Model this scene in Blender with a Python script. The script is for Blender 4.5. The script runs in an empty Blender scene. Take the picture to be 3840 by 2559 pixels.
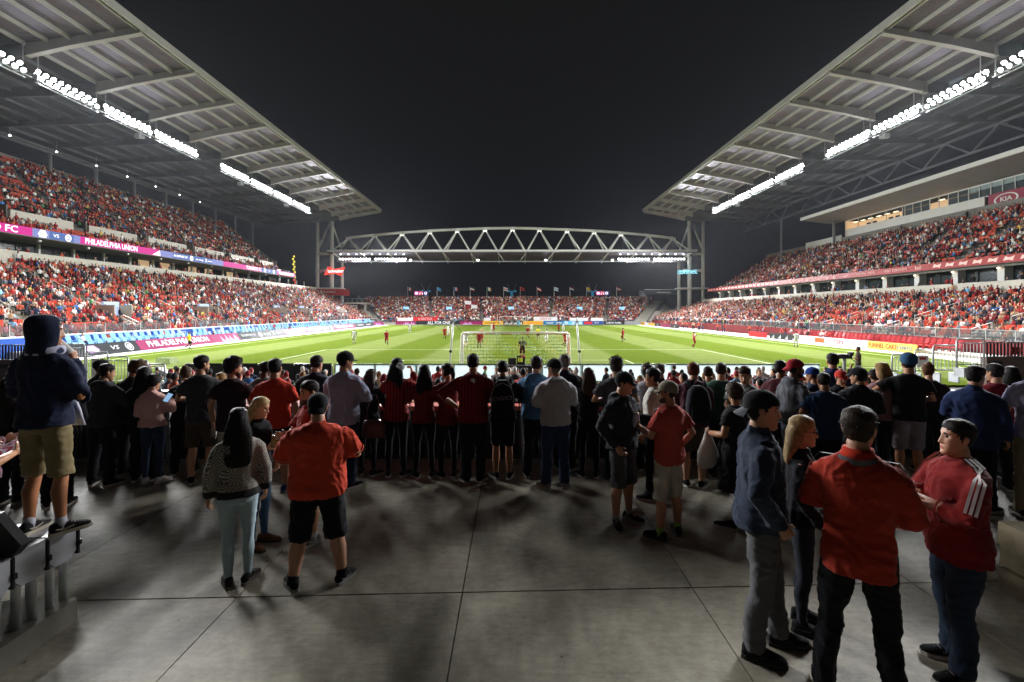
import bpy, math, random
import numpy as np
from mathutils import Vector, Matrix, Euler

rng = np.random.default_rng(7)
random.seed(7)
SC = bpy.context.scene
COL = SC.collection

# ------------------------------------------------------------------ camera, sky, exposure
F, CX, HY, CAMZ = 1845.0, 1920.0, 1167.5, 2.5      # focal length, centre and horizon of the photograph in its own pixels
cam = bpy.data.cameras.new('camera')
cam_o = bpy.data.objects.new('camera', cam)
COL.objects.link(cam_o)
cam_o.location = (0, 0, CAMZ)
cam_o.rotation_euler = (math.radians(90), 0, 0)
cam.sensor_width = 36.0
cam.sensor_fit = 'HORIZONTAL'
cam.lens = 36.0 * F / 3840.0
cam.shift_y = -(2559 / 2 - HY) / 3840.0
cam.clip_start = 0.05
cam.clip_end = 6000
SC.camera = cam_o

world = bpy.data.worlds.new('World')
SC.world = world
world.use_nodes = True
wn = world.node_tree.nodes
wl = world.node_tree.links
wn.clear()
w_out = wn.new('ShaderNodeOutputWorld')
w_bg = wn.new('ShaderNodeBackground')
w_tc = wn.new('ShaderNodeTexCoord')
w_sep = wn.new('ShaderNodeSeparateXYZ')
w_ramp = wn.new('ShaderNodeValToRGB')
w_ramp.color_ramp.elements[0].position = 0.0
w_ramp.color_ramp.elements[0].color = (0.0066, 0.0069, 0.0094, 1)
w_ramp.color_ramp.elements[1].position = 0.55
w_ramp.color_ramp.elements[1].color = (0.0078, 0.0079, 0.0082, 1)
wl.new(w_tc.outputs['Generated'], w_sep.inputs[0])
wl.new(w_sep.outputs['Z'], w_ramp.inputs[0])
wl.new(w_ramp.outputs[0], w_bg.inputs['Color'])
w_bg.inputs['Strength'].default_value = 1.0
wl.new(w_bg.outputs[0], w_out.inputs[0])

LAMP_POWER = 13500.0      # watts of one side bank
TRUSS_POWER = 15000.0
HAZE = 0.00004                # density of the night air
SC.view_settings.view_transform = 'Standard'
SC.view_settings.look = 'None'
SC.view_settings.exposure = 0.0
SC.view_settings.gamma = 1.0
SC.view_settings.use_curve_mapping = False
SC.cycles.max_bounces = 5
SC.cycles.diffuse_bounces = 3
SC.cycles.glossy_bounces = 2
SC.cycles.transparent_max_bounces = 12
SC.cycles.sample_clamp_indirect = 4.0
SC.cycles.use_denoising = True
SC.cycles.caustics_reflective = False
SC.cycles.caustics_refractive = False

# ------------------------------------------------------------------ small helpers
def lin(c):
    c = c / 255.0
    return c / 12.92 if c <= 0.04045 else ((c + 0.055) / 1.055) ** 2.4
def hx(h):
    h = h.lstrip('#')
    return tuple(lin(int(h[i:i + 2], 16)) for i in (0, 2, 4))
def at(xs, ys, Y):
    """photo pixel at a distance -> point"""
    return ((xs - CX) / F * Y, Y, CAMZ - (ys - HY) / F * Y)
def xat(xs, Y):
    return (xs - CX) / F * Y
def zat(ys, Y):
    return CAMZ - (ys - HY) / F * Y

MATS = {}
def mat(name, color, rough=0.8, metal=0.0, bump=0.0, bscale=40.0, var=0.12, vscale=3.0, spec=0.3, emit=None, estr=1.0,
        alpha=1.0, sheen=0.0, objcolor=False, attr=None, coords='Object', creases=0.0):
    if name in MATS:
        return MATS[name]
    m = bpy.data.materials.new(name)
    MATS[name] = m
    m.use_nodes = True
    nt = m.node_tree
    b = nt.nodes['Principled BSDF']
    b.inputs['Roughness'].default_value = rough
    b.inputs['Metallic'].default_value = metal
    b.inputs['Specular IOR Level'].default_value = spec
    if sheen:
        b.inputs['Sheen Weight'].default_value = sheen
        b.inputs['Sheen Roughness'].default_value = 0.5
    tc = nt.nodes.new('ShaderNodeTexCoord')
    if objcolor:
        oi = nt.nodes.new('ShaderNodeObjectInfo')
        csock = oi.outputs['Color']
    elif attr:
        an = nt.nodes.new('ShaderNodeAttribute')
        an.attribute_name = attr
        csock = an.outputs['Color']
    else:
        rgb = nt.nodes.new('ShaderNodeRGB')
        rgb.outputs[0].default_value = (*color, 1)
        csock = rgb.outputs[0]
    if var > 0:
        nz = nt.nodes.new('ShaderNodeTexNoise')
        nz.inputs['Scale'].default_value = vscale
        nz.inputs['Detail'].default_value = 5
        nt.links.new(tc.outputs[coords], nz.inputs['Vector'])
        mr = nt.nodes.new('ShaderNodeMapRange')
        mr.inputs[1].default_value = 0.25
        mr.inputs[2].default_value = 0.75
        mr.inputs[3].default_value = 1 - var
        mr.inputs[4].default_value = 1 + var
        nt.links.new(nz.outputs[0], mr.inputs[0])
        mx = nt.nodes.new('ShaderNodeVectorMath')
        mx.operation = 'SCALE'
        nt.links.new(csock, mx.inputs[0])
        nt.links.new(mr.outputs[0], mx.inputs['Scale'])
        csock = mx.outputs[0]
    nt.links.new(csock, b.inputs['Base Color'])
    if emit is not None:
        b.inputs['Emission Color'].default_value = (*emit, 1)
        b.inputs['Emission Strength'].default_value = estr
    if bump > 0:
        nb = nt.nodes.new('ShaderNodeTexNoise')
        nb.inputs['Scale'].default_value = bscale
        nb.inputs['Detail'].default_value = 3
        nt.links.new(tc.outputs[coords], nb.inputs['Vector'])
        bp = nt.nodes.new('ShaderNodeBump')
        bp.inputs['Strength'].default_value = bump
        bp.inputs['Distance'].default_value = 0.01
        nt.links.new(nb.outputs[0], bp.inputs['Height'])
        nt.links.new(bp.outputs[0], b.inputs['Normal'])
    if creases > 0:
        mp = nt.nodes.new('ShaderNodeMapping'); mp.inputs['Scale'].default_value = (1.0, 1.0, .45); mp.inputs['Rotation'].default_value = (.5, .35, .6)
        nt.links.new(tc.outputs[coords], mp.inputs['Vector'])
        nc = nt.nodes.new('ShaderNodeTexNoise'); nc.inputs['Scale'].default_value = 15; nc.inputs['Detail'].default_value = 5; nc.inputs['Distortion'].default_value = 1.2
        try: nc.noise_type = 'RIDGED_MULTIFRACTAL'
        except Exception: pass
        nt.links.new(mp.outputs[0], nc.inputs['Vector'])
        b2 = nt.nodes.new('ShaderNodeBump'); b2.inputs['Strength'].default_value = creases; b2.inputs['Distance'].default_value = 0.012
        nt.links.new(nc.outputs[0], b2.inputs['Height'])
        if bump > 0: nt.links.new(bp.outputs[0], b2.inputs['Normal'])
        nt.links.new(b2.outputs[0], b.inputs['Normal'])
    if alpha < 1:
        b.inputs['Alpha'].default_value = alpha
    return m

def cloth(hexc, k=1.0):
    c = hx(hexc)
    return mat('cloth_' + hexc.lstrip('#') + ('' if k == 1 else '_%d' % int(k * 100)), tuple(x * k for x in c), rough=0.92, bump=0.25, bscale=120, var=0.14, vscale=5, spec=0.15, sheen=0.06, creases=.28)

# ------------------------------------------------------------------ mesh builder
class MB:
    def __init__(s):
        s.V = []; s.Fc = []; s.M = []; s.n = 0
    def add(s, v, f, m=0):
        v = np.asarray(v, float).reshape(-1, 3)
        o = s.n
        s.V.append(v)
        for q in f:
            s.Fc.append(tuple(int(i) + o for i in q)); s.M.append(m)
        s.n += len(v)
        return s
    def box(s, c, size, m=0, ax=None):
        x, y, z = (np.array(a, float) for a in (ax or ((1, 0, 0), (0, 1, 0), (0, 0, 1))))
        c = np.array(c, float)
        h = [k / 2 for k in size]
        v = [c + x * h[0] * i + y * h[1] * j + z * h[2] * k for k in (-1, 1) for j in (-1, 1) for i in (-1, 1)]
        return s.add(v, [(0, 2, 3, 1), (4, 5, 7, 6), (0, 1, 5, 4), (2, 6, 7, 3), (0, 4, 6, 2), (1, 3, 7, 5)], m)
    def bx(s, x0, x1, y0, y1, z0, z1, m=0):
        return s.box(((x0 + x1) / 2, (y0 + y1) / 2, (z0 + z1) / 2), (abs(x1 - x0), abs(y1 - y0), abs(z1 - z0)), m)
    def beam(s, p0, p1, w, h, m=0, up=(0, 0, 1)):
        p0, p1 = np.array(p0, float), np.array(p1, float)
        d = p1 - p0; L = np.linalg.norm(d); d = d / L
        u = np.array(up, float)
        if abs(d @ u) > 0.98:
            u = np.array((0, 1, 0.0))
        sx = np.cross(d, u); sx /= np.linalg.norm(sx)
        uz = np.cross(sx, d)
        return s.box((p0 + p1) / 2, (w, L, h), m, (sx, d, uz))
    def rings(s, R, n=12, m=0, cap=True, e=2.0):
        """R: list of (centre, half axis u, half axis v)"""
        a = np.arange(n) * 2 * math.pi / n
        ca = np.sign(np.cos(a)) * np.abs(np.cos(a)) ** (2 / e)
        sa = np.sign(np.sin(a)) * np.abs(np.sin(a)) ** (2 / e)
        v = []
        for c, u, w in R:
            c, u, w = np.array(c, float), np.array(u, float), np.array(w, float)
            v.append(c + ca[:, None] * u + sa[:, None] * w)
        k = len(R)
        f = []
        for i in range(k - 1):
            for j in range(n):
                j2 = (j + 1) % n
                f.append((i * n + j, i * n + j2, (i + 1) * n + j2, (i + 1) * n + j))
        if cap:
            f.append(tuple(range(n - 1, -1, -1)))
            f.append(tuple((k - 1) * n + j for j in range(n)))
        return s.add(np.concatenate(v), f, m)
    def tube(s, P, r, n=8, m=0, cap=True):
        P = [np.array(p, float) for p in P]
        if np.isscalar(r):
            r = [r] * len(P)
        R = []
        ref = None
        for i, p in enumerate(P):
            d = P[min(i + 1, len(P) - 1)] - P[max(i - 1, 0)]
            d /= (np.linalg.norm(d) + 1e-9)
            if ref is None:
                ref = np.array((1.0, 0, 0)) if abs(d[0]) < 0.8 else np.array((0, 1.0, 0))
            u = ref - d * (ref @ d); u /= np.linalg.norm(u)
            ref = u
            w = np.cross(d, u)
            R.append((p, u * r[i], w * r[i]))
        return s.rings(R, n, m, cap)
    def ell(s, c, r, n=10, k=7, m=0):
        c = np.array(c, float)
        R = []
        for i in range(k):
            t = math.pi * (i + 0.35) / (k - 0.3) - math.pi / 2
            t = -math.pi / 2 + math.pi * (i + 0.3) / (k - 0.4)
            R.append((c + np.array((0, 0, r[2] * math.sin(t))), (r[0] * math.cos(t), 0, 0), (0, r[1] * math.cos(t), 0)))
        return s.rings(R, n, m)
    def quad(s, a, b, c, d, m=0):
        return s.add([a, b, c, d], [(0, 1, 2, 3)], m)
    def prism(s, pts, d, m=0):
        """extrude polygon pts by vector d"""
        pts = np.array(pts, float); n = len(pts)
        v = np.concatenate([pts, pts + np.array(d, float)])
        f = [tuple(range(n - 1, -1, -1)), tuple(range(n, 2 * n))] + [(i, (i + 1) % n, (i + 1) % n + n, i + n) for i in range(n)]
        return s.add(v, f, m)
    def mesh(s, name, mats, smooth=False):
        me = bpy.data.meshes.new(name)
        V = np.concatenate(s.V) if s.V else np.zeros((0, 3))
        me.from_pydata(V.tolist(), [], s.Fc)
        if not isinstance(mats, (list, tuple)):
            mats = [mats]
        for mm in mats:
            me.materials.append(mm)
        if any(s.M):
            me.polygons.foreach_set('material_index', s.M)
        if smooth:
            me.polygons.foreach_set('use_smooth', [True] * len(s.Fc))
        me.update()
        return me
    def build(s, name, mats, parent=None, smooth=False, loc=None, **kw):
        return obj(name, s.mesh(name, mats, smooth), parent, loc, **kw)

def obj(name, data, parent=None, loc=None, label=None, cat=None, group=None, kind=None):
    o = bpy.data.objects.new(name, data)
    COL.objects.link(o)
    if parent is not None:
        o.parent = parent
    if loc is not None:
        o.location = loc
    tag(o, label, cat, group, kind)
    return o
def tag(o, label=None, cat=None, group=None, kind=None):
    if label: o['label'] = label
    if cat: o['category'] = cat
    if group: o['group'] = group
    if kind: o['kind'] = kind
    return o
def thing(name, label, cat, loc=(0, 0, 0), rz=0.0, group=None):
    o = obj(name, None, None, loc, label, cat, group)
    o.rotation_euler = (0, 0, rz)
    o.empty_display_size = 0.1
    return o
def copy_tree(o, parent=None):
    c = o.copy(); COL.objects.link(c); c.parent = parent
    for ch in list(o.children):
        copy_tree(ch, c)
    return c

PENDING_TEXT = []
def text(name, body, size, c, xdir, ydir, m, parent=None, extrude=0.01, align='CENTER', sx=1.0, shear=0.0, bold=0.0):
    """flat lettering; c = centre of the line (world or parent space)"""
    cu = bpy.data.curves.new(name, 'FONT')
    cu.body = body; cu.size = size; cu.align_x = align; cu.align_y = 'CENTER'
    cu.extrude = extrude; cu.shear = shear; cu.offset = bold
    cu.resolution_u = 2
    cu.materials.append(m)
    o = bpy.data.objects.new(name, cu)
    COL.objects.link(o)
    x = Vector(xdir).normalized(); y = Vector(ydir).normalized(); z = x.cross(y)
    M = Matrix((x, y, z)).transposed().to_4x4() @ Matrix.Diagonal((sx, 1, 1, 1))
    M.translation = Vector(c)
    o.matrix_world = M
    if parent is not None:
        o.parent = parent
        o.matrix_basis = M
    PENDING_TEXT.append(o)
    return o
def bake_texts():
    dg = bpy.context.evaluated_depsgraph_get()
    for o in PENDING_TEXT:
        me = bpy.data.meshes.new_from_object(o.evaluated_get(dg))
        n = bpy.data.objects.new(o.name, me)
        nm = o.name
        COL.objects.link(n)
        n.parent = o.parent
        n.matrix_basis = o.matrix_basis.copy()
        for k in ('label', 'category', 'kind', 'group'):
            if k in o: n[k] = o[k]
        bpy.data.objects.remove(o)
        n.name = nm.split('.')[0]

def vnoise(p, seed=0):
    """value noise, p (N,3) -> (N,) in -1..1"""
    i = np.floor(p).astype(np.int64); f = p - i
    f = f * f * (3 - 2 * f)
    out = np.zeros(len(p))
    for dx in (0, 1):
        for dy in (0, 1):
            for dz in (0, 1):
                h = ((i[:, 0] + dx) * 374761393 + (i[:, 1] + dy) * 668265263 + (i[:, 2] + dz) * 1440662683 + seed * 974634777) & 0xffffffff
                h = ((h ^ (h >> 13)) * 1274126177) & 0xffffffff
                h = (h ^ (h >> 16)) & 0xffffffff
                w = (f[:, 0] if dx else 1 - f[:, 0]) * (f[:, 1] if dy else 1 - f[:, 1]) * (f[:, 2] if dz else 1 - f[:, 2])
                out += w * (h / 2147483648.0 - 1)
    return out
# ================================================================== the large structure
PZ = -1.53                       # pitch level; the concourse is z = 0
STEEL = mat('painted_steel', hx('#dcdcd8'), rough=0.45, var=0.06, vscale=0.6, spec=0.4)
STEEL_D = mat('grey_steel', hx('#8b8d8f'), rough=0.5, var=0.08, vscale=1.0, spec=0.4)
GALV = mat('galvanised_steel', hx('#b9bcbd'), rough=0.4, metal=0.5, var=0.1, vscale=3)
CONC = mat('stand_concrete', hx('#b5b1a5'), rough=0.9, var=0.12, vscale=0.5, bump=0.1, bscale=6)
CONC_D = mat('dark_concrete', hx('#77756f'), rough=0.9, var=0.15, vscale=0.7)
BLACK = mat('black_paint', (0.012, 0.012, 0.013), rough=0.5, var=0.1)
DARK = mat('dark_interior', (0.02, 0.02, 0.022), rough=0.8)
WHITE = mat('white_paint', hx('#dcdcd8'), rough=0.5, var=0.04)
RED = mat('red_paint', hx('#a31d22'), rough=0.5, var=0.1)
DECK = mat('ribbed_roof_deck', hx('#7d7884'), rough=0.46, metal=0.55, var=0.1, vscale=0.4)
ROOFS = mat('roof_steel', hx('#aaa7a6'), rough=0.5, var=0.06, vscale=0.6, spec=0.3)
ROOFD = mat('shade_tinted_roof_steel', hx('#54565a'), rough=0.6, var=0.08, vscale=1.0, spec=0.3)  # shade of the roof's rear put into the colour; a side wall shares it
def ribbed(m, axis_scale, strength=0.6):
    nt = m.node_tree
    b = nt.nodes['Principled BSDF']
    tc = nt.nodes.new('ShaderNodeTexCoord')
    w = nt.nodes.new('ShaderNodeTexWave')
    w.bands_direction = 'Y'; w.inputs['Scale'].default_value = axis_scale
    bp = nt.nodes.new('ShaderNodeBump'); bp.inputs['Strength'].default_value = strength; bp.inputs['Distance'].default_value = 0.06
    nt.links.new(tc.outputs['Object'], w.inputs['Vector'])
    nt.links.new(w.outputs[0], bp.inputs['Height']); nt.links.new(bp.outputs[0], b.inputs['Normal'])
DECKD = mat('shade_tinted_roof_deck', hx('#4a4b50'), rough=0.5, metal=0.4, var=0.1, vscale=0.4)  # same deck as the front, darkened to stand for shade at the rear
ribbed(DECK, 1.0, 0.35)

# ---- ground far around
g = MB(); g.quad((-600, -300, PZ - 0.12), (600, -300, PZ - 0.12), (600, 900, PZ - 0.12), (-600, 900, PZ - 0.12))
g.build('ground', mat('asphalt', (0.05, 0.05, 0.05), rough=0.9, var=0.2, vscale=0.2), kind='structure')

# ---- concourse: single concrete slabs with recessed joints
def concrete_floor():
    m = bpy.data.materials.new('concourse_concrete')
    m.use_nodes = True
    nt = m.node_tree; b = nt.nodes['Principled BSDF']
    tc = nt.nodes.new('ShaderNodeTexCoord')
    geo = nt.nodes.new('ShaderNodeNewGeometry')
    def noise(scale, det, rough=0.6, vec=None):
        n = nt.nodes.new('ShaderNodeTexNoise'); n.inputs['Scale'].default_value = scale; n.inputs['Detail'].default_value = det
        n.inputs['Roughness'].default_value = rough
        nt.links.new(vec or geo.outputs['Position'], n.inputs['Vector']); return n
    n1 = noise(1.1, 8, 0.65); n2 = noise(9, 6, 0.7); n3 = noise(70, 2)
    mp = nt.nodes.new('ShaderNodeMapping'); mp.inputs['Scale'].default_value = (1.2, 9, 1); mp.inputs['Rotation'].default_value = (0, 0, 0.5)
    nt.links.new(geo.outputs['Position'], mp.inputs['Vector'])
    n4 = noise(3, 6, 0.7, mp.outputs[0])
    r = nt.nodes.new('ShaderNodeValToRGB')
    r.color_ramp.elements[0].position = 0.36; r.color_ramp.elements[0].color = (*hx('#706a5e'), 1)
    r.color_ramp.elements[1].position = 0.62; r.color_ramp.elements[1].color = (*hx('#b0a997'), 1)
    mix = nt.nodes.new('ShaderNodeMix'); mix.data_type = 'FLOAT'; mix.inputs[0].default_value = 0.28
    nt.links.new(n1.outputs[0], mix.inputs[2]); nt.links.new(n4.outputs[0], mix.inputs[3])
    mix2 = nt.nodes.new('ShaderNodeMix'); mix2.data_type = 'FLOAT'; mix2.inputs[0].default_value = 0.35
    nt.links.new(mix.outputs[0], mix2.inputs[2]); nt.links.new(n2.outputs[0], mix2.inputs[3])
    nt.links.new(mix2.outputs[0], r.inputs[0])
    # small dark spots (gum, drips)
    vo = nt.nodes.new('ShaderNodeTexVoronoi'); vo.inputs['Scale'].default_value = 3.1
    nt.links.new(geo.outputs['Position'], vo.inputs['Vector'])
    sp = nt.nodes.new('ShaderNodeMapRange'); sp.inputs[1].default_value = 0.02; sp.inputs[2].default_value = 0.05
    sp.inputs[3].default_value = 0.35; sp.inputs[4].default_value = 1.0
    nt.links.new(vo.outputs['Distance'], sp.inputs[0])
    mul = nt.nodes.new('ShaderNodeVectorMath'); mul.operation = 'SCALE'
    nt.links.new(r.outputs[0], mul.inputs[0]); nt.links.new(sp.outputs[0], mul.inputs['Scale'])
    nt.links.new(mul.outputs[0], b.inputs['Base Color'])
    b.inputs['Roughness'].default_value = 0.62
    b.inputs['Specular IOR Level'].default_value = 0.35
    bp = nt.nodes.new('ShaderNodeBump'); bp.inputs['Strength'].default_value = 0.25; bp.inputs['Distance'].default_value = 0.01
    ad = nt.nodes.new('ShaderNodeMath'); ad.operation = 'ADD'
    nt.links.new(n3.outputs[0], ad.inputs[0]); nt.links.new(n4.outputs[0], ad.inputs[1])
    nt.links.new(ad.outputs[0], bp.inputs['Height']); nt.links.new(bp.outputs[0], b.inputs['Normal'])
    return m
FLOOR_M = concrete_floor()
con = MB(); con.bx(-12.6, 12.6, -7, 8.35, PZ - 0.1, -0.05)
concourse = con.build('concourse_floor', CONC_D, kind='structure')
xj = [-12.6, -10.4, -8.4, -6.4, -4.38, -2.40, -0.44, 1.63, 3.68, 5.7, 7.8, 10.0, 12.6]
def ty(x): return 4.39 + 0.037 * x          # the transverse joint runs slightly askew
for a, b_ in zip(xj[:-1], xj[1:]):
    for lo, hi in ((lambda x: -7.0, lambda x: -0.4 + 0.037 * x), (lambda x: -0.4 + 0.037 * x, ty), (ty, lambda x: 8.35)):
        gx, gy = 0.005, 0.009
        pts = [(a + gx, lo(a) + gy), (b_ - gx, lo(b_) + gy), (b_ - gx, hi(b_) - gy), (a + gx, hi(a) - gy)]
        s = MB(); s.prism([(x, y, -0.049) for x, y in pts], (0, 0, 0.049))
        s.build('slab', FLOOR_M, concourse)

# ---- pitch
def grass_mat():
    m = bpy.data.materials.new('mown_grass'); m.use_nodes = True
    nt = m.node_tree; b = nt.nodes['Principled BSDF']
    geo = nt.nodes.new('ShaderNodeNewGeometry'); sx = nt.nodes.new('ShaderNodeSeparateXYZ')
    nt.links.new(geo.outputs['Position'], sx.inputs[0])
    nz = nt.nodes.new('ShaderNodeTexNoise'); nz.inputs['Scale'].default_value = 0.35; nz.inputs['Detail'].default_value = 4
    nt.links.new(geo.outputs['Position'], nz.inputs['Vector'])
    wob = nt.nodes.new('ShaderNodeMath'); wob.operation = 'MULTIPLY_ADD'; wob.inputs[1].default_value = 0.5
    nt.links.new(nz.outputs[0], wob.inputs[0]); nt.links.new(sx.outputs['X'], wob.inputs[2])
    mul = nt.nodes.new('ShaderNodeMath'); mul.operation = 'MULTIPLY'; mul.inputs[1].default_value = math.pi / 5.6
    nt.links.new(wob.outputs[0], mul.inputs[0])
    sn = nt.nodes.new('ShaderNodeMath'); sn.operation = 'SINE'
    off = nt.nodes.new('ShaderNodeMath'); off.operation = 'ADD'; off.inputs[1].default_value = -20.6 * math.pi / 5.6
    nt.links.new(mul.outputs[0], off.inputs[0]); nt.links.new(off.outputs[0], sn.inputs[0])
    st = nt.nodes.new('ShaderNodeMapRange'); st.inputs[1].default_value = -0.25; st.inputs[2].default_value = 0.25
    nt.links.new(sn.outputs[0], st.inputs[0])
    mx = nt.nodes.new('ShaderNodeMix'); mx.data_type = 'RGBA'
    mx.inputs[6].default_value = (0.114, 0.142, 0.040, 1)
    mx.inputs[7].default_value = (0.073, 0.102, 0.014, 1)
    nt.links.new(st.outputs[0], mx.inputs[0])
    n2 = nt.nodes.new('ShaderNodeTexNoise'); n2.inputs['Scale'].default_value = 1.6; n2.inputs['Detail'].default_value = 7; n2.inputs['Roughness'].default_value = 0.7
    nt.links.new(geo.outputs['Position'], n2.inputs['Vector'])
    mr = nt.nodes.new('ShaderNodeMapRange'); mr.inputs[1].default_value = .25; mr.inputs[2].default_value = .75; mr.inputs[3].default_value = .8; mr.inputs[4].default_value = 1.2
    nt.links.new(n2.outputs[0], mr.inputs[0])
    sc = nt.nodes.new('ShaderNodeVectorMath'); sc.operation = 'SCALE'
    nt.links.new(mx.outputs[2], sc.inputs[0]); nt.links.new(mr.outputs[0], sc.inputs['Scale'])
    nt.links.new(sc.outputs[0], b.inputs['Base Color'])
    b.inputs['Roughness'].default_value = 1.0; b.inputs['Specular IOR Level'].default_value = 0.0
    return m
p = MB(); p.bx(-35.6, 36.2, 26.8, 144.3, PZ - 0.1, PZ)
p.build('pitch', grass_mat(), kind='structure')
tr = MB()
tr.bx(-41.2, -35.6, 30, 150, PZ - 0.1, PZ - 0.01); tr.bx(36.2, 42.5, 30, 150, PZ - 0.1, PZ - 0.01); tr.bx(-41.2, 42.5, 144.3, 150, PZ - 0.1, PZ - 0.012)
tr.build('perimeter_track', mat('track_concrete', hx('#c8c5bd'), rough=0.9, var=0.1), kind='structure')
GY0, GY1, GX = 35.0, 140.5, 0.23
LW = 0.12
mk = MB()
zl = PZ + 0.004
def line(x0, x1, y0, y1): mk.quad((x0, y0, zl), (x1, y0, zl), (x1, y1, zl), (x0, y1, zl))
def hline(y, x0, x1): line(x0, x1, y - LW / 2, y + LW / 2)
def vline(x, y0, y1): line(x - LW / 2, x + LW / 2, y0 + LW / 2 + .01, y1 - LW / 2 - .01)
for gy, d in ((GY0, 1), (GY1, -1)):
    hline(gy, -33.4, 33.9)
    hline(gy + d * 16.5, -19.6 + GX, 19.6 + GX); hline(gy + d * 5.5, -9.1 + GX, 9.1 + GX)
    for sx_ in (-1, 1):
        vline(sx_ * 19.6 + GX, *sorted((gy, gy + d * 16.5))); vline(sx_ * 9.1 + GX, *sorted((gy, gy + d * 5.5)))
vline(-33.4, GY0, GY1); vline(33.9, GY0, GY1); hline(87.7, -33.3, 33.8)
for cy, a0, a1 in ((87.7, 0, 360), (GY0 + 11, 37, 143), (GY1 - 11, 217, 323)):
    for k in range(40):
        t0 = math.radians(a0 + (a1 - a0) * k / 40); t1 = math.radians(a0 + (a1 - a0) * (k + 1) / 40)
        q = [(GX + r * math.cos(t), cy + r * math.sin(t), zl + .004) for r, t in ((9.09, t0), (9.21, t0), (9.21, t1), (9.09, t1))]
        mk.quad(*q)
mk.build('pitch_markings', mat('line_paint', hx('#b4c098'), rough=.9, var=.15, vscale=2), kind='structure')

# ---- goals
NETW = mat('white_net_cord', hx('#e6ead8'), rough=.8, var=0)
NETR = mat('red_net_cord', hx('#c06a32'), rough=.8, var=0)
POST = mat('goal_post_white', hx('#e6e2e0'), rough=.3, var=.03)
def make_goal(y, d, label):
    """d = +1: the net lies towards smaller Y"""
    t = thing('goal', label, 'goal', (GX, y, PZ))
    m = MB(); m.tube([(-3.72, 0, 2.50), (3.72, 0, 2.50)], 0.06, 10); m.build('crossbar', POST, t, True)
    for sx_ in (-1, 1):
        m = MB(); m.tube([(sx_ * 3.72, 0, 0), (sx_ * 3.72, 0, 2.5)], 0.06, 10); m.build('post', POST, t, True)
        m = MB(); m.tube([(sx_ * 3.72, 0, 2.5), (sx_ * 3.74, -d * 1.0, 2.46), (sx_ * 3.76, -d * 2.0, 0.1), (sx_ * 3.76, -d * 2.0, 0.0)], 0.022, 6)
        m.build('net_support', POST, t, True)
    w, r = MB(), MB()
    def cord(p0, p1, white): (w if white else r).tube([p0, p1], 0.015 if white else .008, 3, cap=False)
    def stripe(x, z): return int(math.floor((x + z * 1.05 + 40) / 0.92)) % 2 == 0
    n = 34
    xs = np.linspace(-3.7, 3.7, n + 1)
    zs = np.linspace(0.02, 2.4, 12)
    for x in xs:                         # sloping back net
        for z0, z1 in zip(zs[:-1], zs[1:]):
            cord((x, -d * (2.0 - z0 * 0.42), z0), (x, -d * (2.0 - z1 * 0.42), z1), stripe(x, (z0 + z1) / 2))
        cord((x, -d * 1.0, 2.42), (x, -d * .03, 2.48), False if int(x * 3) % 3 else True)
    for z in zs:
        for x0, x1 in zip(xs[:-1], xs[1:]):
            cord((x0, -d * (2.0 - z * .42), z), (x1, -d * (2.0 - z * .42), z), stripe((x0 + x1) / 2, z))
    for yy in (.25, .5, .75, 1.0):
        cord((-3.7, -d * yy, 2.47 - yy * .04), (3.7, -d * yy, 2.47 - yy * .04), yy < .6)
    for sx_ in (-1, 1):
        for yy in np.linspace(0.2, 1.9, 9):
            cord((sx_ * 3.72, -d * yy, 0), (sx_ * 3.72, -d * yy, min(2.42, (2.0 - yy) / .42 if yy > 1.0 else 2.45)), sx_ < 0)
        for z in zs:
            cord((sx_ * 3.72, 0, z), (sx_ * 3.72, -d * (2.0 - z * .42), z), sx_ < 0)
    a = w.build('net', NETW, t); a['kind'] = 'stuff'
    a = r.build('net', NETR, t); a['kind'] = 'stuff'
    return t
make_goal(GY0, 1, 'near white football goal with diagonally striped net, seen from behind')
make_goal(GY1, -1, 'far small white football goal in front of the end stand')
for (xs_, Y, lab) in ((1686, 31.5, 'leaning white pole left of the near goal'), (2176, 31.5, 'leaning white pole right of the near goal'),
                      (1865, 146, 'thin white pole left of the far goal'), (1978, 146, 'thin white pole right of the far goal')):
    x = xat(xs_, Y)
    t = thing('net_pole', lab, 'pole', (x, Y, PZ), 0, 'poles that hold up the goal nets')
    lean = -0.22 if xs_ in (1686,) else (0.22 if xs_ == 2176 else 0)
    m = MB(); m.tube([(-lean * -0.2, 0, 0), (-lean, 0, 3.35)], 0.055, 8); m.build('shaft', POST, t, True)
    if Y < 50:
        m = MB(); m.box((-lean * .3, 0, 1.45), (.16, .16, .14)); m.build('clamp', BLACK, t)
        m = MB(); m.box((-lean, 0, 3.36), (.22, .16, .1)); m.tube([(-lean, 0, 3.4), (-lean, 0, 3.62)], .025, 6); m.build('pulley', GALV, t)
        gx = (GX - 3.72) if xs_ < 1900 else (GX + 3.72)
        m = MB(); m.tube([(-lean, .1, 3.3), (gx - x, 2.6, 2.62)], 0.014, 5); m.build('guy_rope', BLACK, t)

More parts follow.
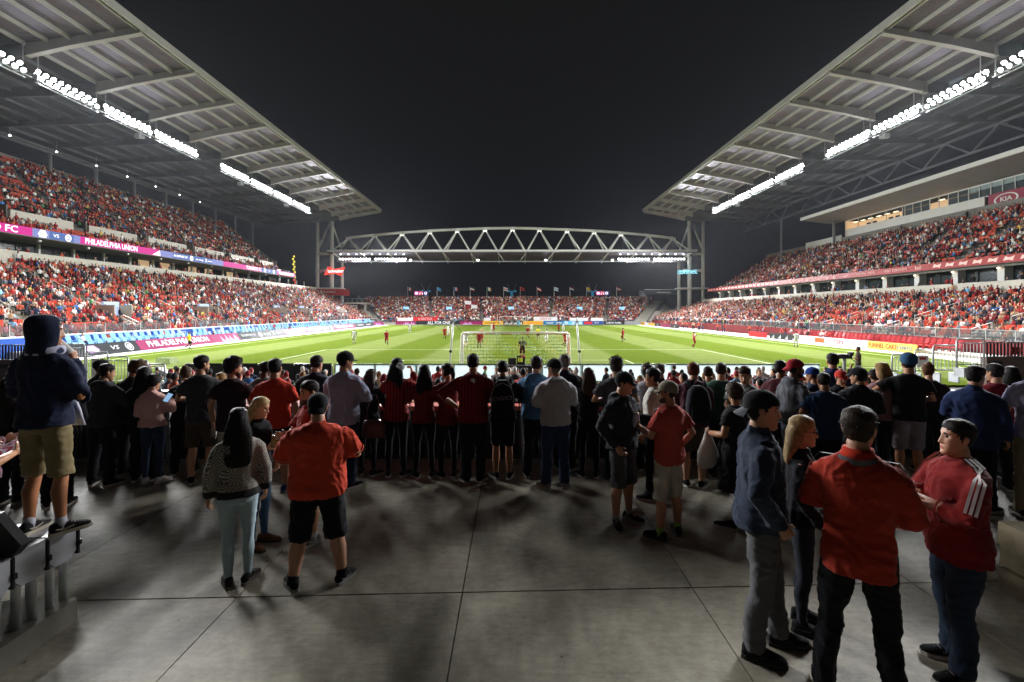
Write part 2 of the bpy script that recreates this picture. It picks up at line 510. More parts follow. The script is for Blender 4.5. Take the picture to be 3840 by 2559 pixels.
# ---- advertising boards
def flat(name, hexc, k=1.0, rough=.5, e=0.0):
    c = tuple(v * k for v in hx(hexc))
    return mat(name, c, rough=rough, var=.03, emit=c if e else None, estr=e)
B_PUR = flat('board_purple', '#8a2554'); B_BLK = flat('board_black', '#202428'); B_WHT = flat('board_white', '#e4e4e6')
B_YEL = flat('board_yellow', '#e8b13a'); B_BLU = flat('board_blue', '#2a6f9e'); B_LBL = flat('board_light_blue', '#63b4d8')
B_NVY = flat('board_navy', '#2c4a86'); B_RED = flat('board_red_print', '#c8262a'); B_LYL = flat('board_pale_yellow', '#f2dd6a')
B_LIL = flat('board_lilac_print', '#c9a4d8'); B_ORG = flat('board_orange_print', '#e0662a'); B_BLUP = flat('board_blue_print', '#2456a8')
B_NAVP = flat('board_brown_print', '#4a3a10')
LBX, LTX, BZ0, BZ1 = -37.3, -38.0, PZ + .08, PZ + 1.08
upL = Vector((LTX - LBX, 0, BZ1 - BZ0)).normalized()
def lboard(y0, y1, mats_, label):
    m = MB()
    m.prism([(LBX, y0, BZ0), (LBX, y1, BZ0), (LTX, y1, BZ1), (LTX, y0, BZ1)], (-.06, 0, -.04))
    o = m.build('advertising_board', mats_, label=label, cat='advertising board', group='boards along the left touchline')
    return o
def lpt(y, f=0.5, off=.012):
    n = Vector((BZ1 - BZ0, 0, LBX - LTX)).normalized()
    return Vector((LBX + (LTX - LBX) * f, y, BZ0 + (BZ1 - BZ0) * f)) + n * off
def ring_shape(m, c, xd, yd, r0, r1, n=20, depth=None):
    c, xd, yd = np.array(c), np.array(Vector(xd).normalized()), np.array(Vector(yd).normalized())
    a = np.arange(n) * 2 * math.pi / n
    o = c + np.cos(a)[:, None] * xd * r1 + np.sin(a)[:, None] * yd * r1
    if r0 <= 0:
        m.add(o, [tuple(range(n))])
    else:
        i = c + np.cos(a)[:, None] * xd * r0 + np.sin(a)[:, None] * yd * r0
        m.add(np.concatenate([o, i]), [(k, (k + 1) % n, (k + 1) % n + n, k + n) for k in range(n)])
def poly(m, c, xd, yd, pts):
    c, xd, yd = np.array(c), np.array(Vector(xd).normalized()), np.array(Vector(yd).normalized())
    m.add([c + xd * x + yd * y for x, y in pts], [tuple(range(len(pts)))])
SHIELD = [(-.5, .5), (.5, .5), (.5, 0), (.3, -.35), (0, -.55), (-.3, -.35), (-.5, 0)]
CREST = [(-.55, .2), (-.35, .55), (.35, .55), (.55, .2), (.75, -.1), (.5, -.3), (.6, -.5), (-.6, -.5), (-.5, -.3), (-.75, -.1)]
def shard(o, y0, y1, matx):
    m = MB()
    k = 7
    for i in range(k):
        a = y0 + (y1 - y0) * i / k; b_ = a + (y1 - y0) / k * 1.1
        h = .25 + .7 * abs(math.sin(i * 2.1 + y0))
        m.add([lpt(a, .04, .006 + i * .0008), lpt(b_, .04, .006 + i * .0008), lpt(a + (b_ - a) * (.9 if i % 2 else .1), min(h, .95), .006 + i * .0008)], [(0, 1, 2)])
    m.build('printed_pattern', matx, o)
YD = (0, 1, 0)
o = lboard(41.5, 49.5, B_BLK, 'black board with white crest and VS lettering at near left')
m = MB(); poly(m, lpt(44.2), YD, upL, [(x * .9, y * .75) for x, y in CREST]); m.build('crest', B_LIL, o)
text('lettering', 'VS', .62, lpt(46.6), YD, upL, B_WHT, o, sx=1.5, shear=.2)
m = MB(); ring_shape(m, lpt(48.4), YD, upL, .38, .47); ring_shape(m, lpt(48.4), YD, upL, 0, .27); m.build('round_crest', B_WHT, o)
o = lboard(49.55, 61.6, B_PUR, 'purple board lettered PHILADELPHIA UNION beside the linesman')
text('lettering', 'PHILADELPHIA UNION', .98, lpt(55.9), YD, upL, B_WHT, o, sx=1.03, bold=.012)
o = lboard(61.65, 67.8, B_PUR, 'plain purple board with pale lilac shards, right of first team name'); shard(o, 63.6, 67.4, B_LIL)
o = lboard(67.85, 81.0, B_BLK, 'black board lettered IN SUPPORT OF, middle of left touchline')
text('lettering', 'IN SUPPORT OF', .46, lpt(70.4), YD, upL, B_WHT, o, sx=1.15)
m = MB(); poly(m, lpt(73.6), YD, upL, [(x * .8, y * .7) for x, y in CREST]); m.build('crest', B_WHT, o)
text('lettering', 'pan energy', .5, lpt(75.6), YD, upL, B_WHT, o, sx=.95); text('lettering', 'X', .95, lpt(77.6), YD, upL, B_WHT, o, sx=1.3)
text('lettering', 'foundation', .42, lpt(79.4), YD, upL, B_WHT, o)
o = lboard(81.05, 90.0, B_PUR, 'plain purple board with shards between black board and TORONTO FC'); shard(o, 82, 85.5, B_LIL)
o = lboard(90.05, 97.0, B_PUR, 'purple board lettered TORONTO FC towards far left corner')
text('lettering', 'TORONTO FC', .95, lpt(93.5), YD, upL, B_WHT, o, sx=1.1)
o = lboard(97.05, 104.0, B_BLK, 'black board with three white emblems towards far left corner')
m = MB(); poly(m, lpt(98.7), YD, upL, [(x * .8, y * .7) for x, y in CREST]); m.build('crest', B_WHT, o)
text('lettering', 'VS', .6, lpt(100.6), YD, upL, B_WHT, o, sx=1.3)
m = MB(); ring_shape(m, lpt(102.6), YD, upL, .25, .45); m.build('round_crest', B_WHT, o)
o = lboard(104.05, 118.0, B_PUR, 'purple board lettered PHILADELPHIA UNION near far left corner')
text('lettering', 'PHILADELPHIA UNION', .95, lpt(111), YD, upL, B_WHT, o, sx=1.15)
o = lboard(118.05, 134.0, B_BLK, 'black board lettered IN SUPPORT OF near far left corner')
text('lettering', 'IN SUPPORT OF', .5, lpt(122.5), YD, upL, B_WHT, o, sx=1.3); text('lettering', 'pan energy X', .6, lpt(129), YD, upL, B_WHT, o, sx=1.2)
o = lboard(134.05, 144.0, B_PUR, 'last purple board of left touchline at far corner'); shard(o, 135, 141, B_LIL)

RBX = 38.0
upR = Vector((0, 0, 1)); YM = (0, -1, 0)
def rboard(y0, y1, mats_, label):
    m = MB(); m.bx(RBX, RBX + .1, y0, y1, BZ0 - .05, PZ + .85)
    return m.build('advertising_board', mats_, label=label, cat='advertising board', group='boards along the right touchline')
def rpt(y, z=.42): return (RBX - .012, y, PZ + z)
def bars3(m, c, xd, yd, s):
    for k, (w0, h) in enumerate(((-.62, .34), (-.22, .62), (.18, .92))):
        poly(m, c, xd, yd, [(x * s, y * s) for x, y in ((w0 - .02, -.5), (w0 + .34, -.5), (w0 + .34 + .02 - .28 * (1 - h), -.5 + h * .35), (w0 - .0 + .10, -.5 + h))])
def tri_stripes(m, c, xd, yd, s):
    for k in range(3):
        x0 = -.55 + k * .37
        poly(m, c, xd, yd, [(x * s, y * s) for x, y in ((x0, -.45), (x0 + .33, -.45), (x0 + .33 - .12 + k * .0, -.45 + .28 + k * .24), (x0 + .02 + .05, -.45 + .36 + k * .26))])
o = rboard(65.4, 72.6, B_BLK, 'black board with four white three-bar emblems, right touchline')
for k in range(4):
    m = MB(); tri_stripes(m, rpt(71.6 - k * 1.75), YM, upR, .62); m.build('emblem', B_WHT, o)
o = rboard(52.6, 65.35, B_WHT, 'long white board with red lettering TSN, right touchline')
m = MB(); poly(m, rpt(60.8), YM, upR, [(-.9, -.25), (.9, -.25), (.9, .3), (-.9, .3)]); m.build('orange_panel', B_ORG, o)
text('lettering', 'M  Y  M', .3, rpt(63.6), YM, upR, B_YEL, o)
text('lettering', 'TSN', .62, rpt(57.3), YM, upR, B_RED, o, sx=1.5); text('lettering', 'TSN 1050', .36, rpt(54.4), YM, upR, mat('board_grey_print', hx('#b0a4a8')), o, sx=1.35)
o = rboard(46.2, 52.55, B_LYL, 'yellow board lettered FUNNEL CAKE EXPRESS, nearest on right touchline')
text('lettering', 'FUNNEL CAKE', .66, rpt(50.5, .44), YM, upR, B_ORG, o, sx=.9, bold=.02); text('lettering', 'EXPRESS', .48, rpt(47.6, .40), YM, upR, B_BLUP, o, sx=1.05)
for y0, y1, mm, lab, tx in ((73.5, 79.0, B_RED, 'red cart-like board beside right bench area', ''), (112, 118, B_BLK, 'black board with pale emblem, right touchline far end', 'A'), (118.1, 126, B_PUR, 'dark red board, right touchline far end', ''),
                        (126.1, 131, B_BLK, 'black board with round emblem, right touchline far end', 'O'), (131.1, 137, B_YEL, 'yellow board, right touchline far end', ''), (137.1, 141, B_WHT, 'white board at far end of right touchline', ''), (141.1, 146, B_YEL, 'last yellow board of right touchline in far corner', '')):
    o = rboard(y0, y1, mm, lab)
    if tx: text('lettering', tx, .6, rpt((y0 + y1) / 2), YM, upR, B_WHT, o, sx=2)

FY = 145.0
def fboard(x0, x1, mm, label, z0=PZ + .05, z1=PZ + 1.12, y=FY):
    m = MB(); m.bx(xat(x0, y) + .01, xat(x1, y) - .01, y, y + .1, z0, z1)
    return m.build('advertising_board', mm, label=label, cat='advertising board', group='boards along the far goal line')
XD, ZD = (1, 0, 0), (0, 0, 1)
def fpt(x, z=.58): return (xat(x, FY), FY - .012, PZ + z)
def fshard(o, x0, x1):
    m = MB()
    for i in range(6):
        a = xat(x0 + (x1 - x0) * i / 6, FY); b_ = xat(x0 + (x1 - x0) * (i + 1.1) / 6, FY)
        yy = FY - .006 - i * .0008
        m.add([(a, yy, PZ + .1), (b_, yy, PZ + .1), ((a + b_) / 2, yy, PZ + .4 + .6 * abs(math.sin(i * 2)))], [(0, 1, 2)])
    m.build('printed_pattern', B_LIL, o)
fshard(fboard(1483, 1560, B_PUR, 'purple board at left end of far goal line'), 1510, 1555)
o = fboard(1560, 1725, B_BLK, 'black board lettered ALL FOR ONE on far goal line'); text('lettering', 'ALL FOR ONE', 1.25, fpt(1646), XD, ZD, B_WHT, o, sx=.86, bold=.03)
fshard(fboard(1725, 1810, B_PUR, 'purple board right of ALL FOR ONE'), 1735, 1770)
o = fboard(1810, 1887, B_YEL, 'yellow board lettered Continental TIRE left of far goal'); text('lettering', 'Continental TIRE', .72, fpt(1848), XD, ZD, B_NAVP, o, sx=.98, bold=.01)
o = fboard(1887, 1961, B_BLK, 'black board with white emblems behind far goal')
for k in range(4):
    m = MB(); tri_stripes(m, fpt(1897 + k * 18), XD, ZD, .95); m.build('emblem', B_WHT, o)
o = fboard(1961, 2037, B_YEL, 'yellow board lettered On the Run right of far goal'); text('lettering', 'On the Run', .6, fpt(1982), XD, ZD, B_ORG, o, shear=.3); text('lettering', 'On the Run', .6, fpt(2017), XD, ZD, B_ORG, o, shear=.3)
o = fboard(2037, 2112, B_BLU, 'blue board with fine print on far goal line')
for (x, z, w) in ((2062, .7, 30), (2062, .42, 26), (2096, .7, 22), (2096, .42, 25)):
    m = MB(); poly(m, fpt(x, z), XD, ZD, [(-w * .035, -.06), (w * .035, -.06), (w * .035, .06), (-w * .035, .06)]); m.build('print_line', B_WHT, o)
o = fboard(2112, 2186, B_LBL, 'pale blue board with round white emblems, far goal line')
for x in (2124, 2150, 2176):
    m = MB(); ring_shape(m, fpt(x), XD, ZD, .2, .42); m.build('emblem', B_WHT, o)
o = fboard(2186, 2262, B_NVY, 'navy board with red print, far goal line'); text('lettering', 'BUY', .7, fpt(2238), XD, ZD, B_WHT, o)
m = MB(); poly(m, fpt(2206), XD, ZD, [(-1.2, -.35), (1.2, -.35), (1.2, .35), (-1.2, .35)]); m.build('print_block', B_RED, o)
o = fboard(2263, 2342, B_BLK, 'black board lettered CASINO RAMA right on far goal line'); text('lettering', 'CASINO RAMA', .72, fpt(2301), XD, ZD, B_WHT, o, sx=.95, bold=.012)
fboard(2344, 2402, STEEL_D, 'plain grey panel at right end of far goal line')
for x0, x1, mm, lab, tx, tm in ((1490, 1548, B_WHT, 'white cloth banner on end stand rail at far left', '', None), (1550, 1640, B_RED, 'red banner lettered U-SECTOR on end stand rail', 'U-SECTOR', B_WHT), (1815, 1840, B_WHT, 'small white cloth banner left of far goal', '', None),
                        (2002, 2090, B_WHT, 'white banner with red print right of far goal', 'FIRST IN', B_RED), (2136, 2205, B_WHT, 'long white banner on end stand rail', '', None), (2216, 2262, B_WHT, 'white banner with red stroke at right of end stand', '', None)):
    y = 146.2
    m = MB(); m.bx(xat(x0, y), xat(x1, y), y, y + .05, PZ + 1.15, PZ + 1.15 + (1.2 if tx else .9))
    o = m.build('banner', mm, label=lab, cat='banner', group='cloth banners on the end stand rail')
    if tx: text('lettering', tx, .9, ((xat(x0, y) + xat(x1, y)) / 2, y - .012, PZ + 1.7), XD, ZD, tm, o)

# ---- near goal-line boards, seen from behind
BACK = mat('pale_board_back', hx('#aebfc2'), rough=.6, var=.08, vscale=.6)
def translucent(m, col, k):
    nt = m.node_tree; b = nt.nodes['Principled BSDF']; out = nt.nodes['Material Output']
    tr_ = nt.nodes.new('ShaderNodeBsdfTranslucent'); tr_.inputs['Color'].default_value = (*col, 1)
    mx = nt.nodes.new('ShaderNodeMixShader'); mx.inputs[0].default_value = k
    nt.links.new(b.outputs[0], mx.inputs[1]); nt.links.new(tr_.outputs[0], mx.inputs[2]); nt.links.new(mx.outputs[0], out.inputs['Surface'])
translucent(BACK, hx('#d0e2e6'), .42)
y = 28.5
xs_edges = [1254, 1405, 1560, 1700, 1860, 2030, 2180, 2410, 2520, 2700, 2900, 3075]
for i, (a, b_) in enumerate(zip(xs_edges[:-1], xs_edges[1:])):
    t = thing('advertising_board', 'pale grey back of board behind near goal, panel above row of heads', 'advertising board', (0, y, 0), 0, 'board backs along the near goal line')
    m = MB(); m.quad((xat(a, y) + .01, 0, PZ), (xat(b_, y) - .01, 0, PZ), (xat(b_, y) - .01, 0, -.60), (xat(a, y) + .01, 0, -.60)); m.bx(xat(a, y) + .01, xat(a, y) + .05, .004, .05, PZ, -.60); m.bx(xat(b_, y) - .05, xat(b_, y) - .01, .004, .05, PZ, -.60); m.build('panel', BACK, t)
    m = MB(); m.bx(xat(a, y) + .01, xat(b_, y) - .01, -.02, .08, -.598, -.55); m.build('top_edge', BLACK, t)
    m = MB(); m.bx(xat(a, y) + .02, xat(a, y) + .09, -.1, -.003, PZ, -.62); m.build('stay', STEEL, t)
xs_edges = [690, 840, 965, 1100, 1244]
for a, b_ in zip(xs_edges[:-1], xs_edges[1:]):
    t = thing('advertising_board', 'black back of screen board left of near goal', 'advertising board', (0, y, 0), 0, 'black board backs at near left corner')
    m = MB(); m.bx(xat(a, y) + .02, xat(b_, y) - .02, 0, .25, PZ, -.66); m.build('panel', BLACK, t)
    m = MB(); m.tube([(xat(a, y) + .05, .1, -.62), (xat(b_, y) - .05, .1, -.62)], .09, 10); m.build('top_edge', mat('black_gloss', (.015, .015, .017), rough=.25, spec=.5), t, True)
# ================================================================== stands, roofs, floodlights
LENS = mat('lamp_lens', (1, 1, 1), emit=(0.93, 0.96, 1.0), estr=26, var=0)
LENS_S = mat('small_lamp_lens', (1, 1, 1), emit=(1.0, 0.97, 0.9), estr=5, var=0)
WARM = mat('warm_interior_light', (1, .9, .7), emit=(1.0, 0.80, 0.55), estr=2.2, var=0)
WARMW = mat('lit_interior_wall', hx('#d8b88a'), rough=.8, emit=(0.75, 0.52, 0.30), estr=.55, var=.1, vscale=.5)
SOFF = mat('soffit_panel', hx('#8f8983'), rough=.55, var=.1, vscale=.3)
GLASS = mat('tinted_glass', hx('#3a4446'), rough=.15, spec=.6, var=.1)
GLASS_RAIL = mat('glass_rail', hx('#9fb0ae'), rough=.2, spec=.5, alpha=.45)
MESHF = mat('rail_mesh', hx('#6b6f72'), rough=.6, alpha=.35)
SEAT_O = mat('orange_red_seat', hx('#cc4a2c'), rough=.45, var=.1)
crowd_pos = {}         # stand -> list of (x, y, floor z, facing)
seat_pos = {}

def deckz(X, right):
    pts = ((40.0, 33.4), (52.6, 31.6), (72.0, 30.4)) if right else ((40.0, 33.4), (52.6, 31.6), (77.0, 29.6))
    return float(np.interp(X, [p[0] for p in pts], [p[1] for p in pts]))
RIBS = [35.4 + 9 * k for k in range(13)] + [150.0]

def make_roof(sx, right):
    side = 'right' if right else 'left'
    t = thing('stand_roof', 'cantilevered grey steel roof over the %s grandstand' % side, 'roof', (sx * 52, 93, 31), 0, 'grandstand roofs')
    o3 = np.array((sx * 52, 93, 31.0))
    XR = 72.0 if right else 77.0
    xsl = [40.6, 43.0, 45.4, 47.8, 50.2, 52.6] + [52.6 + 2.7 * k for k in range(1, int((XR - 52.6) / 2.7) + 1)]
    for i, (y0, y1) in enumerate(zip(RIBS[:-1], RIBS[1:])):
        m = MB()
        P = [(40.0, deckz(40, right)), (52.6, deckz(52.6, right)), (XR, deckz(XR, right))]
        for k_, ((a, za), (b_, zb)) in enumerate(zip(P[:-1], P[1:])):
            m = MB()
            q = [(sx * a, y0, za), (sx * b_, y0, zb), (sx * b_, y1, zb), (sx * a, y1, za)]
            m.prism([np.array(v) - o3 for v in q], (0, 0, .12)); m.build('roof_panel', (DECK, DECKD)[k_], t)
        if y1 - y0 > 5:
            for x in xsl:
                m = MB(); z = deckz(x, right) - .22
                m.bx(sx * x - .11 - o3[0], sx * x + .11 - o3[0], y0 + .24 - 93, y1 - .24 - 93, z - .2 - 31, z + .2 - 31)
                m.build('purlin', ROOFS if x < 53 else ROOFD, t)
        m = MB(); z = deckz(40, right)
        m.bx(sx * 39.9 - .13 - o3[0], sx * 39.9 + .13 - o3[0], y0 + .02 - 93, y1 - .02 - 93, z - .62 - 31, z + .2 - 31)
        m.build('edge_beam', ROOFS, t)
    for y in RIBS:
        m = MB()
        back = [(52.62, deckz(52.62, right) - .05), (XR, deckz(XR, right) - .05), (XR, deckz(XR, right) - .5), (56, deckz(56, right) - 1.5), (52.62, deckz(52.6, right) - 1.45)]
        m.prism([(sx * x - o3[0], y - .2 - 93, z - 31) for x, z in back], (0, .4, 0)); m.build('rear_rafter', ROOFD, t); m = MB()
        prof = [(40.2, deckz(40.2, right) - .05), (52.6, deckz(52.6, right) - .05), (52.6, deckz(52.6, right) - 1.45), (48, deckz(48, right) - 1.05), (40.2, deckz(40.2, right) - .75)]
        m.prism([(sx * x - o3[0], y - .2 - 93, z - 31) for x, z in prof], (0, .4, 0))
        m.beam((sx * 40.2 - o3[0], y - 93, deckz(40.2, right) - .78 - 31), (sx * 48 - o3[0], y - 93, deckz(48, right) - 1.08 - 31), .62, .07)
        m.beam((sx * 48 - o3[0], y - 93, deckz(48, right) - 1.08 - 31), (sx * 52.6 - o3[0], y - 93, deckz(52.6, right) - 1.48 - 31), .62, .07)
        m.build('rafter', ROOFS, t)
    # rear lattice girder and posts
    m = MB()
    zt = deckz(XR, right) - .6; zb = zt - (3.0 if right else .5)
    X = sx * (XR - 1.2) - o3[0]
    m.beam((X, -58, zt - 31), (X, 57, zt - 31), .35, .35); m.beam((X, -58, zb - 31), (X, 57, zb - 31), .35, .35)
    y = 35.4
    while y < 149 and right:
        m.beam((X, y - 93, zt - 31), (X, y + 4.5 - 93, zb - 31), .25, .25); m.beam((X, y + 4.5 - 93, zb - 31), (X, min(y + 9, 150) - 93, zt - 31), .25, .25)
        y += 9
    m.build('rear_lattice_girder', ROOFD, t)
    for y in ([129.0] if right else RIBS[1:-1]):
        m = MB(); m.tube([(X, y + .3 - 93, -32.5), (X, y + .3 - 93, zb - 31)], .28, 8); m.build('rear_column', STEEL_D, t, True)
    return t
make_roof(-1, False); make_roof(1, True)

# ---- floodlight banks
def lamp_mesh():
    m = MB()
    m.rings([((0, -.38, 0), (.12, 0, 0), (0, 0, .12)), ((0, -.2, 0), (.22, 0, 0), (0, 0, .22)), ((0, 0, 0), (.29, 0, 0), (0, 0, .29))], 10, 0)
    m.rings([((0, .012, 0), (.235, 0, 0), (0, 0, .235)), ((0, .03, 0), (.215, 0, 0), (0, 0, .215))], 10, 1)
    m.bx(-.03, .03, -.3, -.24, -.45, -.2, 0)
    return m.mesh('lamp_head', [STEEL_D, LENS])
LAMP_ME = lamp_mesh()
def bank(p0, p1, aim, rows, power, label, group, spacing=.95, spread=105, xz=((0, 0),), rail=True, area=True):
    p0, p1, aim = np.array(p0, float), np.array(p1, float), np.array(aim, float)
    mid = (p0 + p1) / 2; d = p1 - p0; L = np.linalg.norm(d); d /= L
    t = thing('floodlight_bank', label, 'floodlights', mid, 0, group)
    n = max(2, int(L / spacing) + 1)
    k = 0
    for r in range(rows):
        for i in range(n):
            off = d * ((i + (.5 if r % 2 else 0)) * L / n - L / 2) + np.array((0, 0, -.62 * r)) + (aim / np.linalg.norm(aim)) * (-.15 * r)
            a = Vector(aim * (1, 1, .62) + rng.normal(0, .14, 3)).normalized()
            o = obj('lamp_head', LAMP_ME, t, off)
            o.rotation_euler = a.to_track_quat('Y', 'Z').to_euler()
            k += 1
    m = MB()
    side = np.cross(d, (0, 0, 1.0))
    hz = -.62 * (rows - 1) - .5
    for s_ in (-.35, .35):
        m.tube([d * -L / 2 + side * s_ + (0, 0, hz), d * L / 2 + side * s_ + (0, 0, hz)], .06, 6)
    for i in range(int(L / 1.5) + 1):
        c = d * (-L / 2 + i * 1.5)
        m.beam(c + side * -.35 + (0, 0, hz), c + side * .35 + (0, 0, hz), .08, .08)
    m.build('lamp_rail', GALV, t)
    if rail:
        for e in (-L / 2 + .3, L / 2 - .3):
            m = MB(); m.tube([d * e + side * -.3 + (0, 0, hz), d * e + side * -.3 + (0, 0, 2.6)], .06, 6); m.build('hanger', STEEL_D, t)
    if area:
        la = bpy.data.lights.new('floodlight_beam', 'AREA')
        la.shape = 'RECTANGLE'; la.size = L; la.size_y = 1.0; la.energy = power; la.color = (0.97, 0.985, 1.0); la.spread = math.radians(spread)
        lo = obj('floodlight_beam', la, t)
        a = Vector(aim).normalized()
        zax = -a; xax = Vector(d); yax = zax.cross(xax).normalized(); xax = yax.cross(zax)
        M = Matrix((xax, yax, zax)).transposed().to_4x4(); M.translation = a * .75 + Vector((0, 0, -.3))
        lo.matrix_basis = M
    return t
SPANS = [(41.0, 52.9), (54.0, 62.2), (63.0, 71.3), (72.0, 81.6), (88.2, 97.6), (98.4, 107.0), (107.8, 116.4), (117.2, 126.8)]
NTH = ['nearest', 'second nearest', 'third nearest', 'fourth', 'fifth', 'sixth', 'seventh', 'farthest']
for sx in (-1, 1):
    for i, (a, b_) in enumerate(SPANS):
        bank((sx * 52, a, 28.75), (sx * 52, b_, 28.75), (-sx * .69, (-.30, -.30, -.30, -.28, -.25, -.18, .05, .3)[i], -.66), 2, LAMP_POWER, 'bank of bright floodlights under the %s roof, %s of its row' % ('left' if sx < 0 else 'right', NTH[i]), 'floodlight banks under the %s roof' % ('left' if sx < 0 else 'right'))
        # one camera or speaker cluster below each second bank
        if i % 2 == 0:
            t = thing('loudspeaker', 'small grey loudspeaker hung below the %s floodlights, %s of the row' % ('left' if sx < 0 else 'right', NTH[i]), 'loudspeaker', (sx * 52.3, (a + b_) / 2 + 2, 27.6), 0, 'loudspeakers below the floodlights')
            m = MB(); m.bx(-.35, .35, -.6, -.1, -.9, -.3); m.bx(-.3, .3, .1, .5, -.75, -.35); m.build('cabinet', GALV, t)
            m = MB(); m.tube([(0, -.3, -.3), (0, -.3, .02)], .05, 6); m.tube([(0, .3, -.35), (0, .3, .02)], .05, 6); m.build('bracket', STEEL_D, t)

# ---- end truss with its canopy and lamps
t = thing('arched_truss', 'long white arched steel truss spanning above the far end', 'truss', (0, 151, 20.8))
nodes_x = [xat(1280 + v / 1.838, 151) for v in (50, 230, 420, 610, 800, 990, 1180, 1365, 1555, 1742, 1925, 2115, 2285)]
nodes_z = [zat(700 + v / 1.838, 151) for v in (352, 335, 318, 305, 296, 289, 286, 290, 297, 305, 319, 336, 355)]
top = [np.array((x, 0, z - 20.8)) for x, z in zip(nodes_x, nodes_z)]
for a, b_ in zip(top[:-1], top[1:]):
    m = MB(); m.tube([a, b_], .42, 8); m.build('top_chord', STEEL, t, True)
bl = [(top[i][0] + top[i + 1][0]) / 2 for i in range(12)]
bl = [top[0][0] - 4.4] + bl + [top[-1][0] + 4.4]
for dy in (-2.2, 2.2):
    m = MB(); m.beam((-56, dy, 0), (56, dy, 0), .55, .5); m.build('bottom_chord', STEEL, t)
    for i, tp in enumerate(top):
        for j in (i, i + 1):
            m = MB(); m.tube([tp + (0, 0, -.2), (bl[j] + (.45 if j == i else -.45), dy, .15)], .23, 6); m.build('diagonal', STEEL, t, True)
for tp in top:
    m = MB(); m.box(tp + (0, -.1, -.35), (1.5, .5, .9)); m.build('gusset', STEEL, t)
for tp in top[2:-2]:
    m = MB()
    for dx in (-.32, .32): m.ell(tp + (dx, -.5, -.95), (.17, .14, .14), 8, 6)
    m.build('node_lamp', LENS_S, t)
t = thing('end_canopy', 'low ribbed canopy slung below the arched truss', 'canopy', (0, 151, 20))
m = MB(); m.prism([(-56, -2.4, .25), (56, -2.4, .25), (56, 9, -1.6), (-56, 9, -1.6)], (0, 0, .15)); m.build('canopy_deck', DECK, t)
for x in np.linspace(-54, 54, 14):
    m = MB(); m.beam((x, -2.4, .1), (x, 9, -1.75), .22, .3); m.beam((x, -2.2, .1), (x + (1.6 if x < 0 else -1.6), 1.2, -1.9), .15, .15); m.build('canopy_rib', STEEL, t)
m = MB(); m.beam((-54, 1.2, -2.15), (54, 1.2, -2.15), .2, .2); m.beam((-54, .4, -2.15), (54, .4, -2.15), .12, .12); m.build('lamp_rail', GALV, t)
for sx in (-1, 1):
    for i, (a, b_) in enumerate(((33, 43), (44, 54))):
        bank((sx * a, 152, 18.6), (sx * b_, 152, 18.6), (-sx * .12, -.92, -.36), 1, TRUSS_POWER, 'row of bright lamps under the end canopy, %s %s' % ('left' if sx < 0 else 'right', 'inner' if i == 0 else 'outer'), 'lamp rows under the end canopy', spacing=1.0, rail=False)
    m = MB()
    for k in range(9):
        m.ell((sx * (33 + 2.4 * k), -1.2, -.2), (.3, .2, .14), 8, 5)
    m.build('canopy_lamp', LENS_S, t)
for x in (-31.3, -10.5, 10.4, 31.0):
    m = MB(); m.ell((x, .9, -1.75), (.42, .3, .3), 8, 6); m.build('canopy_lamp', LENS_S, t)

# ---- towers at both ends of the truss
for sx, cols, lab in ((-1, (-60.1, -55.3, -53.5), 'white steel tower at the left end of the truss'), (1, (59.0, 54.5, 52.6), 'white steel tower at the right end of the truss')):
    t = thing('truss_tower', lab, 'tower', (cols[1], 152, PZ), 0, 'towers that carry the truss')
    b0 = cols[1]
    for k, x in enumerate(cols):
        m = MB(); ztop = 30.5 if k < 2 else 20.9
        m.tube([(x - b0, (0, -1, 3)[k], 0), (x - b0, (0, -1, 3)[k], ztop - PZ)], (.55, .62, .5)[k], 10); m.build('column', STEEL, t, True)
    for k in range(3):
        m = MB(); m.tube([(cols[1] - b0 - sx * -1.2 + sx * k * .5, 2.5 + k * .8, 0), (cols[1] - b0 + sx * 1.2 + sx * k * .5, 2.5 + k * .8, 29)], .16, 6); m.build('stay_pipe', STEEL_D, t)
    for z in (20.2, 15.0):
        m = MB(); m.beam((cols[0] - b0, 0, z - PZ), (cols[2] - b0, -1, z - PZ), .7, .8); m.build('cross_beam', STEEL, t)
    m = MB(); m.tube([(cols[0] - b0, 0, 21 - PZ), (cols[1] - b0 - sx * -1.0, 0, 29.8 - PZ)], .3, 8); m.build('brace', STEEL, t, True)
    m = MB(); m.tube([(cols[1] - b0, -1, 29.8 - PZ), (cols[2] - b0 - sx * .6, 1, 21 - PZ)], .25, 8); m.build('brace', STEEL, t, True)
    m = MB(); m.bx(cols[0] - b0 - .9, cols[2] - b0 + .9, -1.9, 3.8, 9.3 - PZ, 9.7 - PZ) if sx < 0 else m.bx(cols[2] - b0 - 1.2, cols[0] - b0 + .9, -1.9, 3.8, 9.3 - PZ, 9.7 - PZ)
    m.build('platform', STEEL, t)
    if sx < 0:
        m = MB(); m.bx(cols[0] - b0 - .6, cols[2] - b0 + 2.2, -2.1, 3.5, 7.3 - PZ, 9.25 - PZ); s = m.build('red_fascia', RED, t)
        text('lettering', 'Budweiser', .9, (-.4, -2.12, 8.4 - PZ), XD, ZD, WHITE, s, shear=.25)
